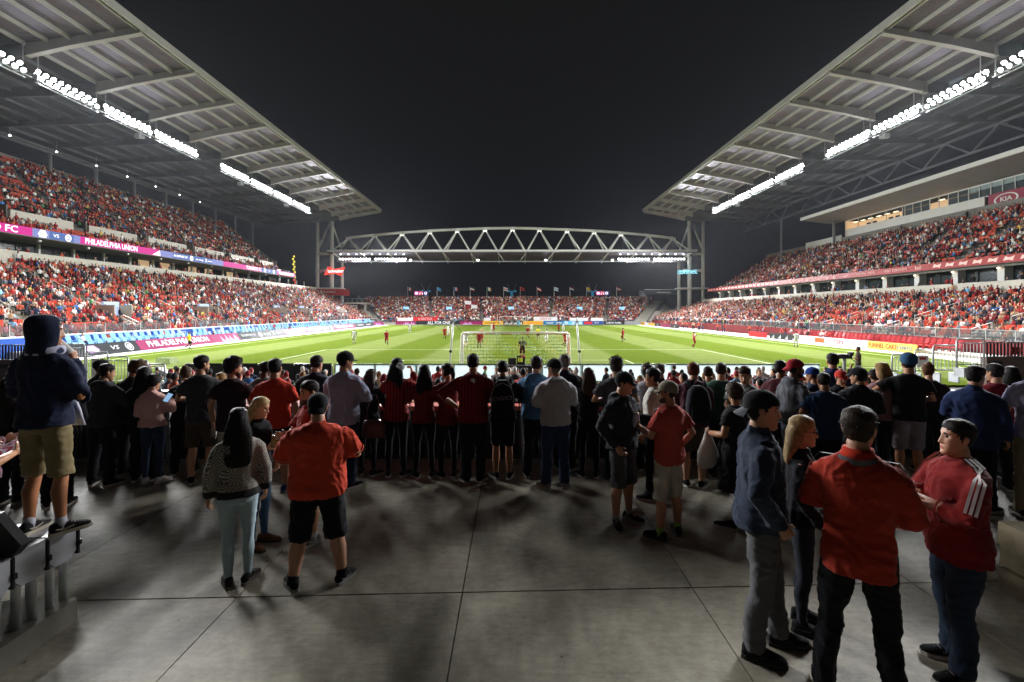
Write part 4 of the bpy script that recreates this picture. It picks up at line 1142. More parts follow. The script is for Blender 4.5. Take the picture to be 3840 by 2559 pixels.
# ================================================================== crowd
def template(lod):
    """seated / standing bust facing +Y, z = 0 at the floor.  parts: 0 skin 1 shirt 2 hair 3 trousers"""
    out = {}
    for st in (False, True):
        m = MB()
        nb = 5 if lod == 0 else 10
        z = .45 if not st else .88
        fy = 0.0
        m.rings([((0, fy - .03, z), (.17, 0, 0), (0, .12, 0)), ((0, fy - .02, z + .30), (.19, 0, 0), (0, .125, 0)), ((0, fy - .02, z + .50), (.205, 0, 0), (0, .09, 0)), ((0, fy - .01, z + .585), (.055, 0, 0), (0, .055, 0))], nb, 1, cap=False, e=2.4)
        hr = [((0, .0, z + .57), .052, .055), ((0, .015, z + .66), .074, .09), ((0, .012, z + .75), .078, .098), ((0, 0, z + .82), .05, .06)]
        m.rings([(c, (a, 0, 0), (0, b, 0)) for c, a, b in hr], nb, 0)
        hh = [((0, -.025, z + .66), .075, .07), ((0, -.015, z + .735), .088, .098), ((0, -.008, z + .80), .075, .085), ((0, -.005, z + .845), .03, .035)]
        m.rings([(c, (a, 0, 0), (0, b, 0)) for c, a, b in hh], nb, 2)
        ak = 3 if lod == 0 else 6
        for sx in (-1, 1):
            m.tube([(sx * .20, -.02, z + .49), (sx * .25, .05, z + .22), (sx * .14, .26, z + .14)], [.058, .048, .036], ak, 1)
            if lod: m.ell((sx * .12, .30, z + .14), (.04, .05, .04), 6, 4, 0)
            if st:
                m.tube([(sx * .09, 0, z + .05), (sx * .10, .02, .48), (sx * .10, 0, 0)], [.095, .07, .055], ak + 1, 3)
            else:
                m.tube([(sx * .09, 0, z + .04), (sx * .12, .42, z + .02), (sx * .12, .45, .02)], [.085, .07, .055], ak + 1, 3)
        V = np.concatenate(m.V)
        out[st] = (V, m.Fc, np.array(m.M), [len(a) for a in m.V])
    return out
SHIRTS = [('#8e1f24', 16), ('#a83430', 10), ('#6e1a20', 8), ('#c05a42', 9), ('#e4e2de', 15), ('#1c1c20', 15), ('#3a3c42', 10), ('#26304e', 7), ('#6f7278', 7), ('#3f6ea8', 3), ('#b89a7a', 6), ('#d8c060', 1.2), ('#4f8a5a', 1), ('#c86a80', 1.4), ('#7ab0d0', 2)]
SKINS = [('#d2a184', 40), ('#b98468', 30), ('#e0b79c', 20), ('#7a4f38', 12), ('#4e3224', 6)]
HAIRS = [('#1c1613', 40), ('#33241a', 26), ('#5c412a', 12), ('#8c6a40', 6), ('#16161a', 12), ('#8e1f24', 8), ('#d8d6d0', 5), ('#26304e', 4), ('#7a7672', 4)]
PANTS = [('#1d2026', 40), ('#2e3a52', 30), ('#55524c', 12), ('#8d7f66', 8)]
def table(T):
    w = np.array([x[1] for x in T], float)
    return np.array([hx(x[0]) for x in T]), w / w.sum()
TAB = [table(T) for T in (SKINS, SHIRTS, HAIRS, PANTS)]
def pick(k, n=1):
    c, w = TAB[k]
    return c[rng.choice(len(c), n, p=w)]
FACE_ROT = {1: math.pi / 2 , -1: -math.pi / 2, 0: math.pi}
# facing +X for the left stand (sx = -1): rotate +Y to +X = -90 deg
TPL0 = template(0)
CROWD_M = mat('crowd_clothes_and_skin', (1, 1, 1), rough=.85, var=.1, vscale=8, attr='Col')

def big_mesh(name, V, Fc4, Ccol, mats_):
    """V (N,3) floats, list of (faces array (K,k)) arrays, per vertex colours"""
    me = bpy.data.meshes.new(name)
    me.vertices.add(len(V)); me.vertices.foreach_set('co', V.ravel().astype(np.float32))
    loops = np.concatenate([f.ravel() for f in Fc4]); tot = np.concatenate([np.full(len(f), f.shape[1]) for f in Fc4])
    me.loops.add(len(loops)); me.loops.foreach_set('vertex_index', loops.astype(np.int32))
    me.polygons.add(len(tot))
    st = np.concatenate([[0], np.cumsum(tot)[:-1]])
    me.polygons.foreach_set('loop_start', st.astype(np.int32))
    me.polygons.foreach_set('loop_total', tot.astype(np.int32))
    me.polygons.foreach_set('use_smooth', np.ones(len(tot), bool))
    if Ccol is not None:
        at_ = me.color_attributes.new('Col', 'FLOAT_COLOR', 'POINT')
        cc = np.ones((len(V), 4), np.float32); cc[:, :3] = Ccol
        at_.data.foreach_set('color', cc.ravel())
    me.materials.append(mats_)
    me.update(calc_edges=True); me.validate()
    return me
def part_of_verts(tpl):
    V, Fc, M, lens = tpl
    pv = np.zeros(len(V), int)
    for f, k in zip(Fc, M):
        for i in f: pv[i] = k
    return pv
def crowd_mass(name, P, parent, label):
    VV, FF, CC, n0 = [], {}, [], 0
    for st in (False, True):
        pp = [p for p in P if p[4] == st]
        if not pp: continue
        V, Fc, M, _ = TPL0[st]
        pv = part_of_verts(TPL0[st])
        n = len(pp)
        pos = np.array([p[:3] for p in pp]); ang = np.array([FACE_ROT[p[3]] for p in pp]) + rng.normal(0, .35, n)
        s = rng.normal(1.0, .05, n)
        c, sn = np.cos(ang), np.sin(ang)
        W = np.repeat(V[None], n, 0) * s[:, None, None]
        # lean of the upper body, arms of some raised
        W[:, :, 1] += rng.normal(.02, .05, n)[:, None] * np.clip(V[:, 2] - .4, 0, 1)[None]
        X = W[:, :, 0] * c[:, None] - W[:, :, 1] * sn[:, None]; Y = W[:, :, 0] * sn[:, None] + W[:, :, 1] * c[:, None]
        W = np.stack([X, Y, W[:, :, 2]], -1) + pos[:, None]
        cols_ = np.stack([pick(k, n) for k in range(4)], 1) * rng.uniform(.8, 1.45, (n, 4, 1))
        C = cols_[:, pv]
        for f in Fc:
            FF.setdefault(len(f), []).append(np.arange(n)[:, None] * len(V) + np.array(f)[None] + n0)
        VV.append(W.reshape(-1, 3)); CC.append(C.reshape(-1, 3)); n0 += n * len(V)
    me = big_mesh(name, np.concatenate(VV), [np.concatenate(v) for v in FF.values()], np.concatenate(CC), CROWD_M)
    o = obj(name, me, None, None, label, 'crowd', None, 'stuff')
    return o
def seat_mass(name, S, parent):
    m = MB()
    m.box((0, -.2, .62), (.44, .05, .42)); m.box((0, -.02, .43), (.42, .34, .05))
    V = np.concatenate(m.V); Fc = np.array(m.Fc)
    n = len(S); pos = np.array([p[:3] for p in S]); ang = np.array([FACE_ROT[p[3]] for p in S])
    c, sn = np.cos(ang)[:, None], np.sin(ang)[:, None]
    W = np.stack([V[None, :, 0] * c - V[None, :, 1] * sn, V[None, :, 0] * sn + V[None, :, 1] * c, np.repeat(V[None, :, 2], n, 0)], -1) + pos[:, None]
    F_ = (np.arange(n)[:, None, None] * len(V) + Fc[None]).reshape(-1, 4)
    me = big_mesh(name, W.reshape(-1, 3), [F_], None, SEAT_O)
    me.polygons.foreach_set('use_smooth', np.zeros(len(me.polygons), bool))
    o = obj(name, me, parent); o['kind'] = 'stuff'
    return o
# the nearest spectators of the side stands are objects of their own
TPL1 = template(1)
OC = mat('spectator_shirt', (1, 1, 1), rough=.9, var=.1, vscale=8, objcolor=True)
def spect_mesh(st, sk, hr, pt):
    V, Fc, M, _ = TPL1[st]
    me = bpy.data.meshes.new('spectator')
    me.from_pydata(V.tolist(), [], Fc)
    for mm in (mat('skin_' + sk[1:], hx(sk), rough=.6, var=.05), OC, mat('hair_' + hr[1:], hx(hr), rough=.7, var=.15), mat('trouser_' + pt[1:], hx(pt), rough=.9)):
        me.materials.append(mm)
    me.polygons.foreach_set('material_index', M)
    me.polygons.foreach_set('use_smooth', [True] * len(Fc))
    me.update()
    return me
VARI = [spect_mesh(st, sk, hr, pt) for st, sk, hr, pt in ((False, '#d2a184', '#1c1613', '#1d2026'), (False, '#b98468', '#33241a', '#2e3a52'), (False, '#e0b79c', '#8c6a40', '#1d2026'), (False, '#7a4f38', '#16161a', '#2e3a52'), (False, '#d2a184', '#8e1f24', '#1d2026'), (False, '#d2a184', '#d8d6d0', '#55524c'), (True, '#d2a184', '#33241a', '#2e3a52'), (True, '#b98468', '#16161a', '#1d2026'))]
CNAME = {'#8e1f24': 'dark red', '#a83430': 'red', '#6e1a20': 'maroon', '#c05a42': 'orange red', '#e4e2de': 'white', '#1c1c20': 'black', '#3a3c42': 'charcoal', '#26304e': 'navy', '#6f7278': 'grey', '#3f6ea8': 'blue', '#b89a7a': 'tan', '#d8c060': 'yellow', '#4f8a5a': 'green', '#c86a80': 'pink', '#7ab0d0': 'pale blue'}
HN = ['with black hair', 'with brown hair', 'with fair hair', 'with dark skin', 'in a red cap', 'in a white cap', 'standing, brown hair', 'standing, black hair']
def spectator(p, where, group):
    v = rng.integers(0, 6) if not p[4] else rng.integers(6, 8)
    i = rng.choice(len(SHIRTS), p=TAB[1][1])
    o = obj('spectator', VARI[v], None, p[:3], '%s shirt spectator %s %s' % (CNAME[SHIRTS[i][0]], HN[v], where), 'person', group)
    o.rotation_euler = (0, 0, FACE_ROT[p[3]] + rng.normal(0, .3))
    k = rng.uniform(.9, 1.06); o.scale = (k, k, k)
    o.color = (*hx(SHIRTS[i][0]), 1)
    return o
for key, nm, par, lab, n_ind in (('left_lower', 'seated_crowd', Lp, 'dense crowd of fans in red and white filling the lower left stand', 50), ('left_front', 'balcony_crowd', Lp, 'rows of people on the balcony above the left screen ribbon', 0),
                     ('left_upper', 'upper_crowd', Lp, 'dim crowd filling the upper deck of the left stand', 0), ('right_lower', 'seated_crowd', Rp, 'dense crowd of fans filling the lower right stand', 50),
                     ('right_upper', 'upper_crowd', Rp, 'dense crowd of the right upper deck above the red ribbon', 0), ('end', 'end_crowd', Sp, 'packed standing crowd in red behind the far goal', 0)):
    P = crowd_pos[key]
    if n_ind:
        vis = [p for p in P if abs(p[0]) / p[1] < 1.02 and p[2] > -.6]
        vis.sort(key=lambda p: p[0] ** 2 + p[1] ** 2)
        ind = vis[:n_ind]
        ids = set(map(id, ind))
        P = [p for p in P if id(p) not in ids]
        side = key.split('_')[0]
        for p in ind: spectator(p, 'at near end of lower %s stand' % side, 'spectators at the near end of the %s stand' % side)
    crowd_mass(nm, P, par, lab)
    if seat_pos.get(key): seat_mass('empty_seat', seat_pos[key], par)

# ---- blue chairs along the left boards, red chairs along the right boards
def chair_mesh(name, m_):
    m = MB()
    m.prism([(-.28, -.22, .42), (.28, -.22, .42), (.30, -.42, .95), (.16, -.48, 1.16), (-.16, -.48, 1.16), (-.30, -.42, .95)], (0, -.05, 0))
    m.box((0, .02, .42), (.54, .5, .06))
    for sx in (-1, 1):
        m.box((sx * .32, -.02, .62), (.09, .56, .05)); m.box((sx * .32, .2, .3), (.06, .06, .6)); m.box((sx * .32, -.26, .25), (.06, .06, .5))
    return m.mesh(name, m_)
BC = chair_mesh('stadium_chair', mat('blue_chair_plastic', hx('#9ad2f2'), rough=.4, var=.05)); RC = chair_mesh('stadium_chair', mat('red_chair_plastic', hx('#a8262c'), rough=.4, var=.05))
pf = MB(); pf.bx(-40.9, -38.3, 40, 142, PZ - .02, PZ + .25); pf.bx(-40.9, -39.7, 40, 142, PZ + .25, PZ + .7)
pf.build('chair_platform', CONC, label='long low stepped platform under the blue chairs', cat='platform')
pf = MB(); pf.bx(39.4, 42.1, 40, 70, PZ - .02, PZ + .25)
pf.build('chair_platform', CONC, label='low platform under the red chairs, right touchline', cat='platform')
k = 0
for y in np.arange(45, 141, 1.0):
    for x, z in ((-38.9, PZ + .25), (-40.2, PZ + .7)):
        if rng.random() < .12: continue
        o = obj('stadium_chair', BC, None, (x, y + rng.uniform(-.1, .1), z), 'pale blue slatted chair in the %s row behind the left boards' % ('front' if z < PZ + .5 else 'raised rear'), 'chair', 'blue chairs along the left touchline')
        o.rotation_euler = (0, 0, -math.pi / 2 + rng.uniform(-.15, .15))
        if rng.random() < .1:
            spectator((x + .05, y, z - .02, -1, False), 'sitting among the blue chairs', 'spectators on the blue chairs')
for y in np.arange(45, 71, .72):
    o = obj('stadium_chair', RC, None, (40.6, y, PZ + .25), 'dark red chair in the row behind the right boards', 'chair', 'red chairs along the right touchline')
    o.rotation_euler = (0, 0, math.pi / 2 + rng.uniform(-.1, .1))
    if rng.random() < .16: spectator((40.55, y, PZ + .23, 1, False), 'sitting on the red chairs by the right boards', 'spectators on the red chairs')
# people standing along the right touchline
for i in range(34):
    y = rng.uniform(72, 128)
    p = (rng.uniform(39.3, 41.2), y, PZ, 1, True)
    spectator(p, 'standing by the right touchline bench', 'staff standing along the right touchline')
# lower terrace between the rail and the near boards
t = MB()
pts = []
n = 10
for i in range(n):
    a = 10.2 + i * 1.4; z = -.2 - i * .135
    pts += [(a, z), (a + 1.4, z)]
t.prism([(-25, y, z) for y, z in [(10.2, PZ - .05)] + pts + [(24.2, PZ - .05)]], (50, 0, 0))
t.build('lower_terrace', CONC_D, kind='structure')
for i in range(n):
    y = 10.2 + i * 1.4 + .7; z = -.2 - i * .135
    for x in np.arange(-.66 * y - .5, .75 * y + .4, .62):
        if rng.random() > .44 - .012 * i: continue
        if i >= 8 and rng.random() < .5: continue
        p = (x + rng.uniform(-.15, .15), y + rng.uniform(-.1, .1), z + rng.uniform(-.06, .05), 0, False)
        o = spectator(p, 'in the sunken terrace below the boards', 'spectators in the front terrace')
        o.rotation_euler = (0, 0, rng.normal(0, .5) if rng.random() < .9 else math.pi + rng.normal(0, .5))
# ================================================================== people
def head_grid():
    P = [(-.120, .012, .074, .050), (-.112, .026, .086, .020), (-.095, .042, .091, -.010), (-.075, .053, .091, -.035), (-.050, .061, .089, -.060), (-.025, .067, .088, -.080),
         (0, .070, .087, -.093), (.025, .073, .088, -.100), (.050, .074, .088, -.102), (.075, .070, .080, -.096), (.095, .058, .062, -.080), (.110, .038, .036, -.052), (.118, .012, .008, -.020)]
    P = np.array(P)
    zs = np.concatenate([np.linspace(-.120, -.09, 6), np.linspace(-.083, .055, 24), np.linspace(.063, .118, 9)])
    n = 44
    a = np.arange(n) * 2 * math.pi / n
    # more columns on the face
    a = a - .28 * np.sin(2 * a + math.pi) * 0 + 0
    a = math.pi / 2 + (np.arange(n) / n - .5) * 2 * math.pi
    a = math.pi / 2 + np.sign(a - math.pi / 2) * (np.abs(a - math.pi / 2) / math.pi) ** 1.25 * math.pi
    V = []
    w = np.interp(zs, P[:, 0], P[:, 1]); yf = np.interp(zs, P[:, 0], P[:, 2]); yb = np.interp(zs, P[:, 0], P[:, 3])
    for arr in (w, yf, yb):
        for _ in range(2): arr[1:-1] = arr[1:-1] * .5 + (arr[:-2] + arr[2:]) * .25
    e = 2.25
    for k, z in enumerate(zs):
        c, s = np.cos(a), np.sin(a)
        x = w[k] * np.sign(c) * np.abs(c) ** (2 / e); y = (yf[k] + yb[k]) / 2 + (yf[k] - yb[k]) / 2 * np.sign(s) * np.abs(s) ** (2 / e)
        V.append(np.stack([x, y, np.full(n, z)], 1))
    V = np.concatenate(V)
    x, y, z = V.T
    fr = np.clip((y - .03) / .03, 0, 1)
    nose = np.interp(z, [-.046, -.040, -.030, -.010, .012, .030, .04], [0, .012, .027, .019, .011, .003, 0]) * np.exp(-(x / (.0115 + .004 * np.exp(-((z + .032) / .012) ** 2))) ** 2)
    sock = -.011 * np.exp(-((np.abs(x) - .031) / .017) ** 2 - ((z - .016) / .013) ** 2)
    brow = .005 * np.exp(-((np.abs(x) - .028) / .026) ** 2 - ((z - .037) / .008) ** 2)
    cheek = .004 * np.exp(-((np.abs(x) - .042) / .016) ** 2 - ((z + .02) / .02) ** 2)
    lips = .006 * np.exp(-(x / .022) ** 2) * (np.exp(-((z + .060) / .005) ** 2) + np.exp(-((z + .072) / .005) ** 2)) - .004 * np.exp(-(x / .024) ** 2 - ((z + .066) / .0022) ** 2)
    chin = .006 * np.exp(-(x / .02) ** 2 - ((z + .100) / .012) ** 2) - .004 * np.exp(-(x / .022) ** 2 - ((z + .084) / .006) ** 2)
    V[:, 1] += fr * (nose + sock + brow + cheek + lips + chin)
    k = len(zs)
    Fc, M = [], []
    for i in range(k - 1):
        for j in range(n):
            j2 = (j + 1) % n
            q = (i * n + j, i * n + j2, (i + 1) * n + j2, (i + 1) * n + j)
            c = V[list(q)].mean(0)
            mi = 0
            if c[1] > .05:
                ax = abs(c[0])
                if abs(c[2] + .066) < .0105 and ax < .024 * (1 - .35 * ((c[2] + .066) / .0105) ** 2): mi = 1
                elif abs(c[2] - .037 + .10 * max(0, ax - .035)) < .0036 and .014 < ax < .05: mi = 2
                elif ((ax - .031) / .0145) ** 2 + ((c[2] - .016) / .0075) ** 2 < 1: mi = 4 if (ax - .031) ** 2 < .006 ** 2 else 3
            Fc.append(q); M.append(mi)
    Fc.append(tuple(range(n - 1, -1, -1))); M.append(0)
    Fc.append(tuple((k - 1) * n + j for j in range(n))); M.append(0)
    return V, Fc, M, n
HV, HF, HM, HN_ = head_grid()
HC = np.array((0, -.008, .01))
def hair_shell(line, th, noise=0.0, nscale=40, seed=0, rim=.042, const=False, lift=0.0, side=.4):
    """line: (y -> z of the hairline)"""
    zl = np.interp(HV[:, 1], *line)
    f = HV[:, 2] - zl
    keep = f > -.006
    d = HV - HC; d /= np.linalg.norm(d, axis=1)[:, None]
    m = np.clip(f / rim, 0, 1) ** .8
    off = .003 + th * (np.ones_like(m) if const else m * (side + (1 - side) * np.clip((HV[:, 2] - .025) / .06, 0, 1))) + lift * np.clip((HV[:, 2] - .05) / .06, 0, 1) * np.clip(f / rim, 0, 1)
    if noise: off = off + noise * (vnoise(HV * nscale + 5, seed) + .6 * vnoise(HV * nscale * 2.3, seed + 1)) * np.clip(f / rim, 0, 1)
    W = HV + d * off[:, None]
    mp = MB()
    fc = [q for q in HF if all(keep[i] for i in q)]
    idx = sorted({i for q in fc for i in q}); re = {v: k for k, v in enumerate(idx)}
    mp.add(W[idx], [tuple(re[i] for i in q) for q in fc])
    return mp
def strands(mp, n, L, seed, droop=.35, w=.0022, zmin=-1, out=.5):
    """loose locks that break the smooth outline of the hair"""
    r = np.random.default_rng(seed)
    V = mp.V[0]
    ok = np.where(V[:, 2] > zmin)[0]
    for i in r.choice(ok, n):
        p = V[i]; d = norm(p - HC)
        t = np.array((0, -1.0, 0.15)) if p[2] > .07 else np.array((0, -.45, -1.0))
        t = t - d * (t @ d); t = norm(t + r.normal(0, .45, 3))
        a = norm(t + d * out * r.uniform(.3, 1.2)); sd = norm(np.cross(a, d)) * w * r.uniform(.7, 1.6)
        l = L * r.uniform(.6, 1.3)
        q = p - d * .002
        m1 = q + a * l * .55; e = m1 + norm(a - d * droop) * l * .5
        mp.add([q - sd, q + sd, m1 + sd * .8, m1 - sd * .8, e], [(0, 1, 2, 3), (3, 2, 4)])
    return mp
SHORT = ([-.11, -.06, -.03, -.01, .012, .03, .05, .09], [-.082, -.078, -.045, -.005, -.012, .028, .050, .070])
FADE = ([-.11, -.06, -.03, -.01, .012, .03, .05, .09], [-.075, -.070, -.040, -.005, -.014, .026, .050, .075])
LONGL = ([-.11, -.03, .0, .012, .03, .05, .09], [-.12, -.12, -.09, -.03, .02, .05, .078])
CAPL = ([-.11, -.05, 0, .05, .09], [.0, .012, .026, .034, .036])

def orient(V, yaw, pitch, piv, roll=0.0):
    """yaw: to the person's own right positive (radians); pitch: down positive"""
    R = Euler((-pitch, roll, -yaw), 'XYZ').to_matrix()
    R = np.array(R)
    return (V - piv) @ R.T + piv

PEOPLE_REMESH = []      # (object, voxel, smooth iterations, fold amount, fold scale, materials)
ARMS = {  # elbow and wrist of the right arm (x is mirrored for the left); third: palm normal hint
    'down': ((.262, -.03, 1.145), (.275, .055, .905)),
    'down_in': ((.25, -.01, 1.145), (.21, .14, .93)),
    'fwd': ((.262, .0, 1.16), (.15, .24, 1.13)),
    'hold': ((.26, .03, 1.16), (.20, .27, 1.22)),
    'rail': ((.285, .12, 1.19), (.17, .36, 1.17)),
    'fold': ((.30, .06, 1.165), (-.02, .24, 1.17)),
    'cross': ((.285, .12, 1.17), (-.10, .235, 1.20)),
    'hip': ((.43, -.11, 1.20), (.225, .05, 1.04)),
    'pocket': ((.30, -.08, 1.16), (.225, .07, .95)),
    'mouth': ((.27, .19, 1.25), (.09, .25, 1.50)),
    'raise': ((.34, .10, 1.27), (.22, .22, 1.54)),
    'phone': ((.25, .12, 1.17), (.10, .33, 1.30)),
    'wave': ((.36, .12, 1.47), (.30, .26, 1.72)),
    'face': ((.22, .20, 1.22), (.06, .17, 1.44)),
    'out': ((.40, .02, 1.22), (.52, .20, 1.10)),
    'run_f': ((.25, .10, 1.20), (.18, .32, 1.30)),
    'run_b': ((.27, -.22, 1.20), (.24, -.10, 1.00)),
}
def norm(v):
    v = np.array(v, float); return v / (np.linalg.norm(v) + 1e-9)
def hand(m, w, d, side, curl=.5, s=1.0, mi=0, palm=None):
    """palm, four fingers and a thumb; d = forearm direction"""
    d = norm(d)
    inward = np.array((-side, 0, 0.0)) if palm is None else norm(palm)
    n = norm(inward - d * (inward @ d))               # palm faces the body
    u = np.cross(n, d) * side                          # towards the thumb
    if u[1] + u[2] < 0 and palm is None: u = -u
    w = np.array(w, float)
    m.rings([(w - d * .02 * s, u * .026 * s, n * .021 * s), (w + d * .03 * s, u * .034 * s, n * .017 * s), (w + d * .07 * s, u * .042 * s, n * .016 * s), (w + d * .093 * s, u * .040 * s, n * .012 * s)], 10, mi, e=2.6)
    for k, (o, L) in enumerate(((.031, .068), (.0105, .077), (-.0105, .071), (-.031, .055))):
        p0 = w + d * .082 * s + u * o * s
        d1 = norm(d * math.cos(curl * .9) + n * math.sin(curl * .9) + u * o * 1.5)
        p1 = p0 + d1 * L * .52 * s
        d2 = norm(d * math.cos(curl * 2.0) + n * math.sin(curl * 2.0))
        p2 = p1 + d2 * L * .5 * s
        m.tube([p0, p1, (p1 + p2) / 2, p2], [.0098 * s, .0088 * s, .008 * s, .006 * s], 6, mi)
    p0 = w + d * .022 * s + u * .026 * s
    p1 = p0 + norm(d * .7 + u * .75 + n * .25) * .042 * s
    p2 = p1 + norm(d * .9 + u * .15 + n * (.3 + curl * .5)) * .034 * s
    m.tube([p0, p1, p2], [.0125 * s, .0108 * s, .0075 * s], 6, mi)

def skin_mats(sk, hair):
    k = tuple(v * .55 for v in hx(sk))
    lip = hx(sk); lip = (lip[0] * .72, lip[1] * .42, lip[2] * .42)
    return [mat('skin_' + sk[1:], hx(sk), rough=.5, var=.10, vscale=6, bump=.08, bscale=60, spec=.35), mat('lip_' + sk[1:], lip, rough=.4, var=0), mat('brow_' + hair[1:], tuple(v * .8 for v in hx(hair)), rough=.8, var=0),
            mat('eye_white', hx('#cfc8c0'), rough=.2, var=0), mat('eye_iris', (.02, .014, .01), rough=.1, var=0)]

PGROUP = {}
def person(label, xs, D, yt=None, h=None, yaw=0, top=('tee', '#303236'), bot=('trousers', '#1b1d22'), shoe='#17181a', sole=None, hair=('short', '#1d1612'), arms=('rail', 'rail'), skin='#c99a7c',
           bw=1.0, belly=0.0, fem=False, head=(0, 0), lean=0.0, twist=0, stance=.105, steps=(0, 0), z0=0.0, vox=None, group=None, extra=(), curl=(.5, .5), sock=None, toes=(14, 14), grow=None, x=None, beard=None, armoff=None, cat='person', bend=(0, 0), roll=0, name='person', hs=1.0):
    """xs: photo column of the body axis; D: distance; yt: photo row of the top of the head; yaw 0 = back to the camera, positive = turned to the right of the picture"""
    if h is None:
        cap = .012 if hair[0] not in ('bald',) else 0
        h = (CAMZ - (yt - HY) / F * D) - z0 - cap
    s = h / 1.75
    X = xat(xs, D) if x is None else x
    vox = vox or (.013 if D < 5.9 else .019)
    yaw_r = math.radians(yaw) + math.atan2(X, D) * (1.0 if D < 6.4 else .6)
    root = thing(name, label, cat, (X, D, z0), -yaw_r, group)
    tl, tw = math.radians(lean), math.radians(twist)
    def T(p):
        p = np.array(p, float).reshape(-1, 3)
        w = np.clip((p[:, 2] - .92) / .22, 0, 1)
        a = -tw * w; c, sn = np.cos(a), np.sin(a)
        x, y = p[:, 0] * c - p[:, 1] * sn, p[:, 0] * sn + p[:, 1] * c
        w2 = np.clip((p[:, 2] - .90) / .15, 0, 1)
        b = -tl * w2; c, sn = np.cos(b), np.sin(b)
        zz = p[:, 2] - .95
        y2, z2 = y * c - zz * sn, y * sn + zz * c
        return np.stack([x, y2, z2 + .95], 1)
    T1 = lambda p: T(p)[0]
    # --- skeleton
    shx = (.160 if fem else .180) * (1 + (bw - 1) * .75)
    sh = [np.array((sd * shx, -.012, 1.402)) for sd in (-1, 1)]
    el, wr = [], []
    for i, sd in enumerate((-1, 1)):
        a = arms[i] if not isinstance(arms[i], str) else ARMS[arms[i]]
        if a[0] == 'w':
            cc, ss = math.cos(yaw_r), math.sin(yaw_r)
            for q_, lst in zip(a[1:], (el, wr)):
                dx, dy = q_[0] - X, q_[1] - D
                lst.append(np.array((dx * cc - dy * ss, dx * ss + dy * cc, q_[2] - z0)) / s)
            continue
        e, w = np.array(a[0], float), np.array(a[1], float)
        k = (shx - .186)
        e = e + (k, 0, 0); w = w + (k * (1 if w[0] > .1 else .3), belly * .5 if w[1] > .15 else 0, 0)
        e[0] *= sd; w[0] *= sd
        el.append(e); wr.append(w)
    hip = [np.array((sd * .092 * (1 + (bw - 1) * .5), 0, .905)) for sd in (-1, 1)]
    ank = [np.array((sd * stance, steps[i], .085)) for i, sd in enumerate((-1, 1))]
    kn = []
    for i, sd in enumerate((-1, 1)):
        k = hip[i] * .48 + ank[i] * .52 + np.array((0, .022 + bend[i], .02)); kn.append(k)
        if bend[i] > .08: ank[i] = ank[i] + np.array((0, -bend[i] * .9, bend[i] * .75))
    # --- body (skin)
    B = MB()
    lw = 1 + (bw - 1) * .8
    core = [(.86, .11, .08), (.95, .13, .09), (1.08, .115, .08), (1.28, .135, .085), (1.40, .12, .07), (1.455, .072, .06)]
    B.rings([(T1((0, -.008, z)), (a * lw, 0, 0), (0, b * lw, 0)) for z, a, b in core], 12)
    hy = math.radians(head[0]); hp = math.radians(head[1])
    hc = np.array((0, .005, 1.632)); piv = np.array((0, -.015, 1.53))
    nr = .050 if fem else .060
    B.rings([(T1((0, -.016, 1.42)), (nr * 1.25, 0, 0), (0, nr * 1.1, 0)), (T1((0, -.014, 1.49)), (nr, 0, 0), (0, nr, 0)), (T1((0, -.006, 1.555)), (nr * .96, 0, 0), (0, nr * 1.02, 0)), (T1((0, .0, 1.60)), (nr * .85, 0, 0), (0, nr * .9, 0))], 14)
    def headT(V):
        return T(orient(np.asarray(V) * (hs if not fem else .965 * hs) + hc, hy, hp, piv, math.radians(roll)))
    short_sleeve = top[0] in ('tee', 'polo', 'jersey', 'dress', 'shirt')
    arm_r = [.036 * lw, .040 * lw, .041 * lw, .040 * lw, .027] if short_sleeve else [.03, .03, .03, .028, .026]
    for i in range(2):
        P = [sh[i], (sh[i] + el[i]) / 2, el[i], el[i] * .65 + wr[i] * .35, wr[i]]
        P = T(np.array(P))
        B.tube(P, arm_r, 10)
        hand(B, P[4], P[4] - P[3], (-1, 1)[i], curl[i])
    if bot[0] in ('shorts', 'skirt'):
        for i in range(2):
            calf = kn[i] * .62 + ank[i] * .38 + (0, -.022, 0)
            B.tube([hip[i], kn[i] * .6 + hip[i] * .4, kn[i] + (0, 0, .03), kn[i] - (0, 0, .05), calf, ank[i] * .75 + kn[i] * .25 + (0, -.008, 0), ank[i], ank[i] - (0, 0, .05)], [.082 * lw, .068 * lw, .055 * lw, .050 * lw, .058 * lw, .042 * lw, .036 * lw, .038], 12)
    # head appended with its own fine mesh
    hv = headT(HV)
    B.add(hv, HF)
    hm0 = len(B.Fc) - len(HF)
    B.M[hm0:] = HM
    for sd in (-1, 1):
        e = MB(); e.rings([((sd * .069, -.004, -.034), (.006, 0, 0), (0, .010, 0)), ((sd * .076, -.008, -.018), (.007, 0, 0), (0, .014, 0)), ((sd * .080, -.013, .004), (.008, 0, 0), (0, .018, 0)), ((sd * .080, -.015, .022), (.007, 0, 0), (0, .016, 0)), ((sd * .074, -.013, .032), (.005, 0, 0), (0, .008, 0))], 8)
        B.add(headT(e.V[0]), e.Fc)
    V = [v * s for v in B.V]; B.V = V
    B.build('body', skin_mats(skin, hair[1]), root, True)
    # --- hair / headwear
    hk, hcx = hair[0], hair[1]
    hm = mat('hair_strand_' + hcx[1:], hx(hcx), rough=.55, var=.45, vscale=26, bump=.6, bscale=130, spec=.16)
    def put(name, m, mats_, parent=root, smooth=True):
        m.V = [headT(v) * s for v in m.V]
        return m.build(name, mats_, parent, smooth)
    seed = int(xs) % 97
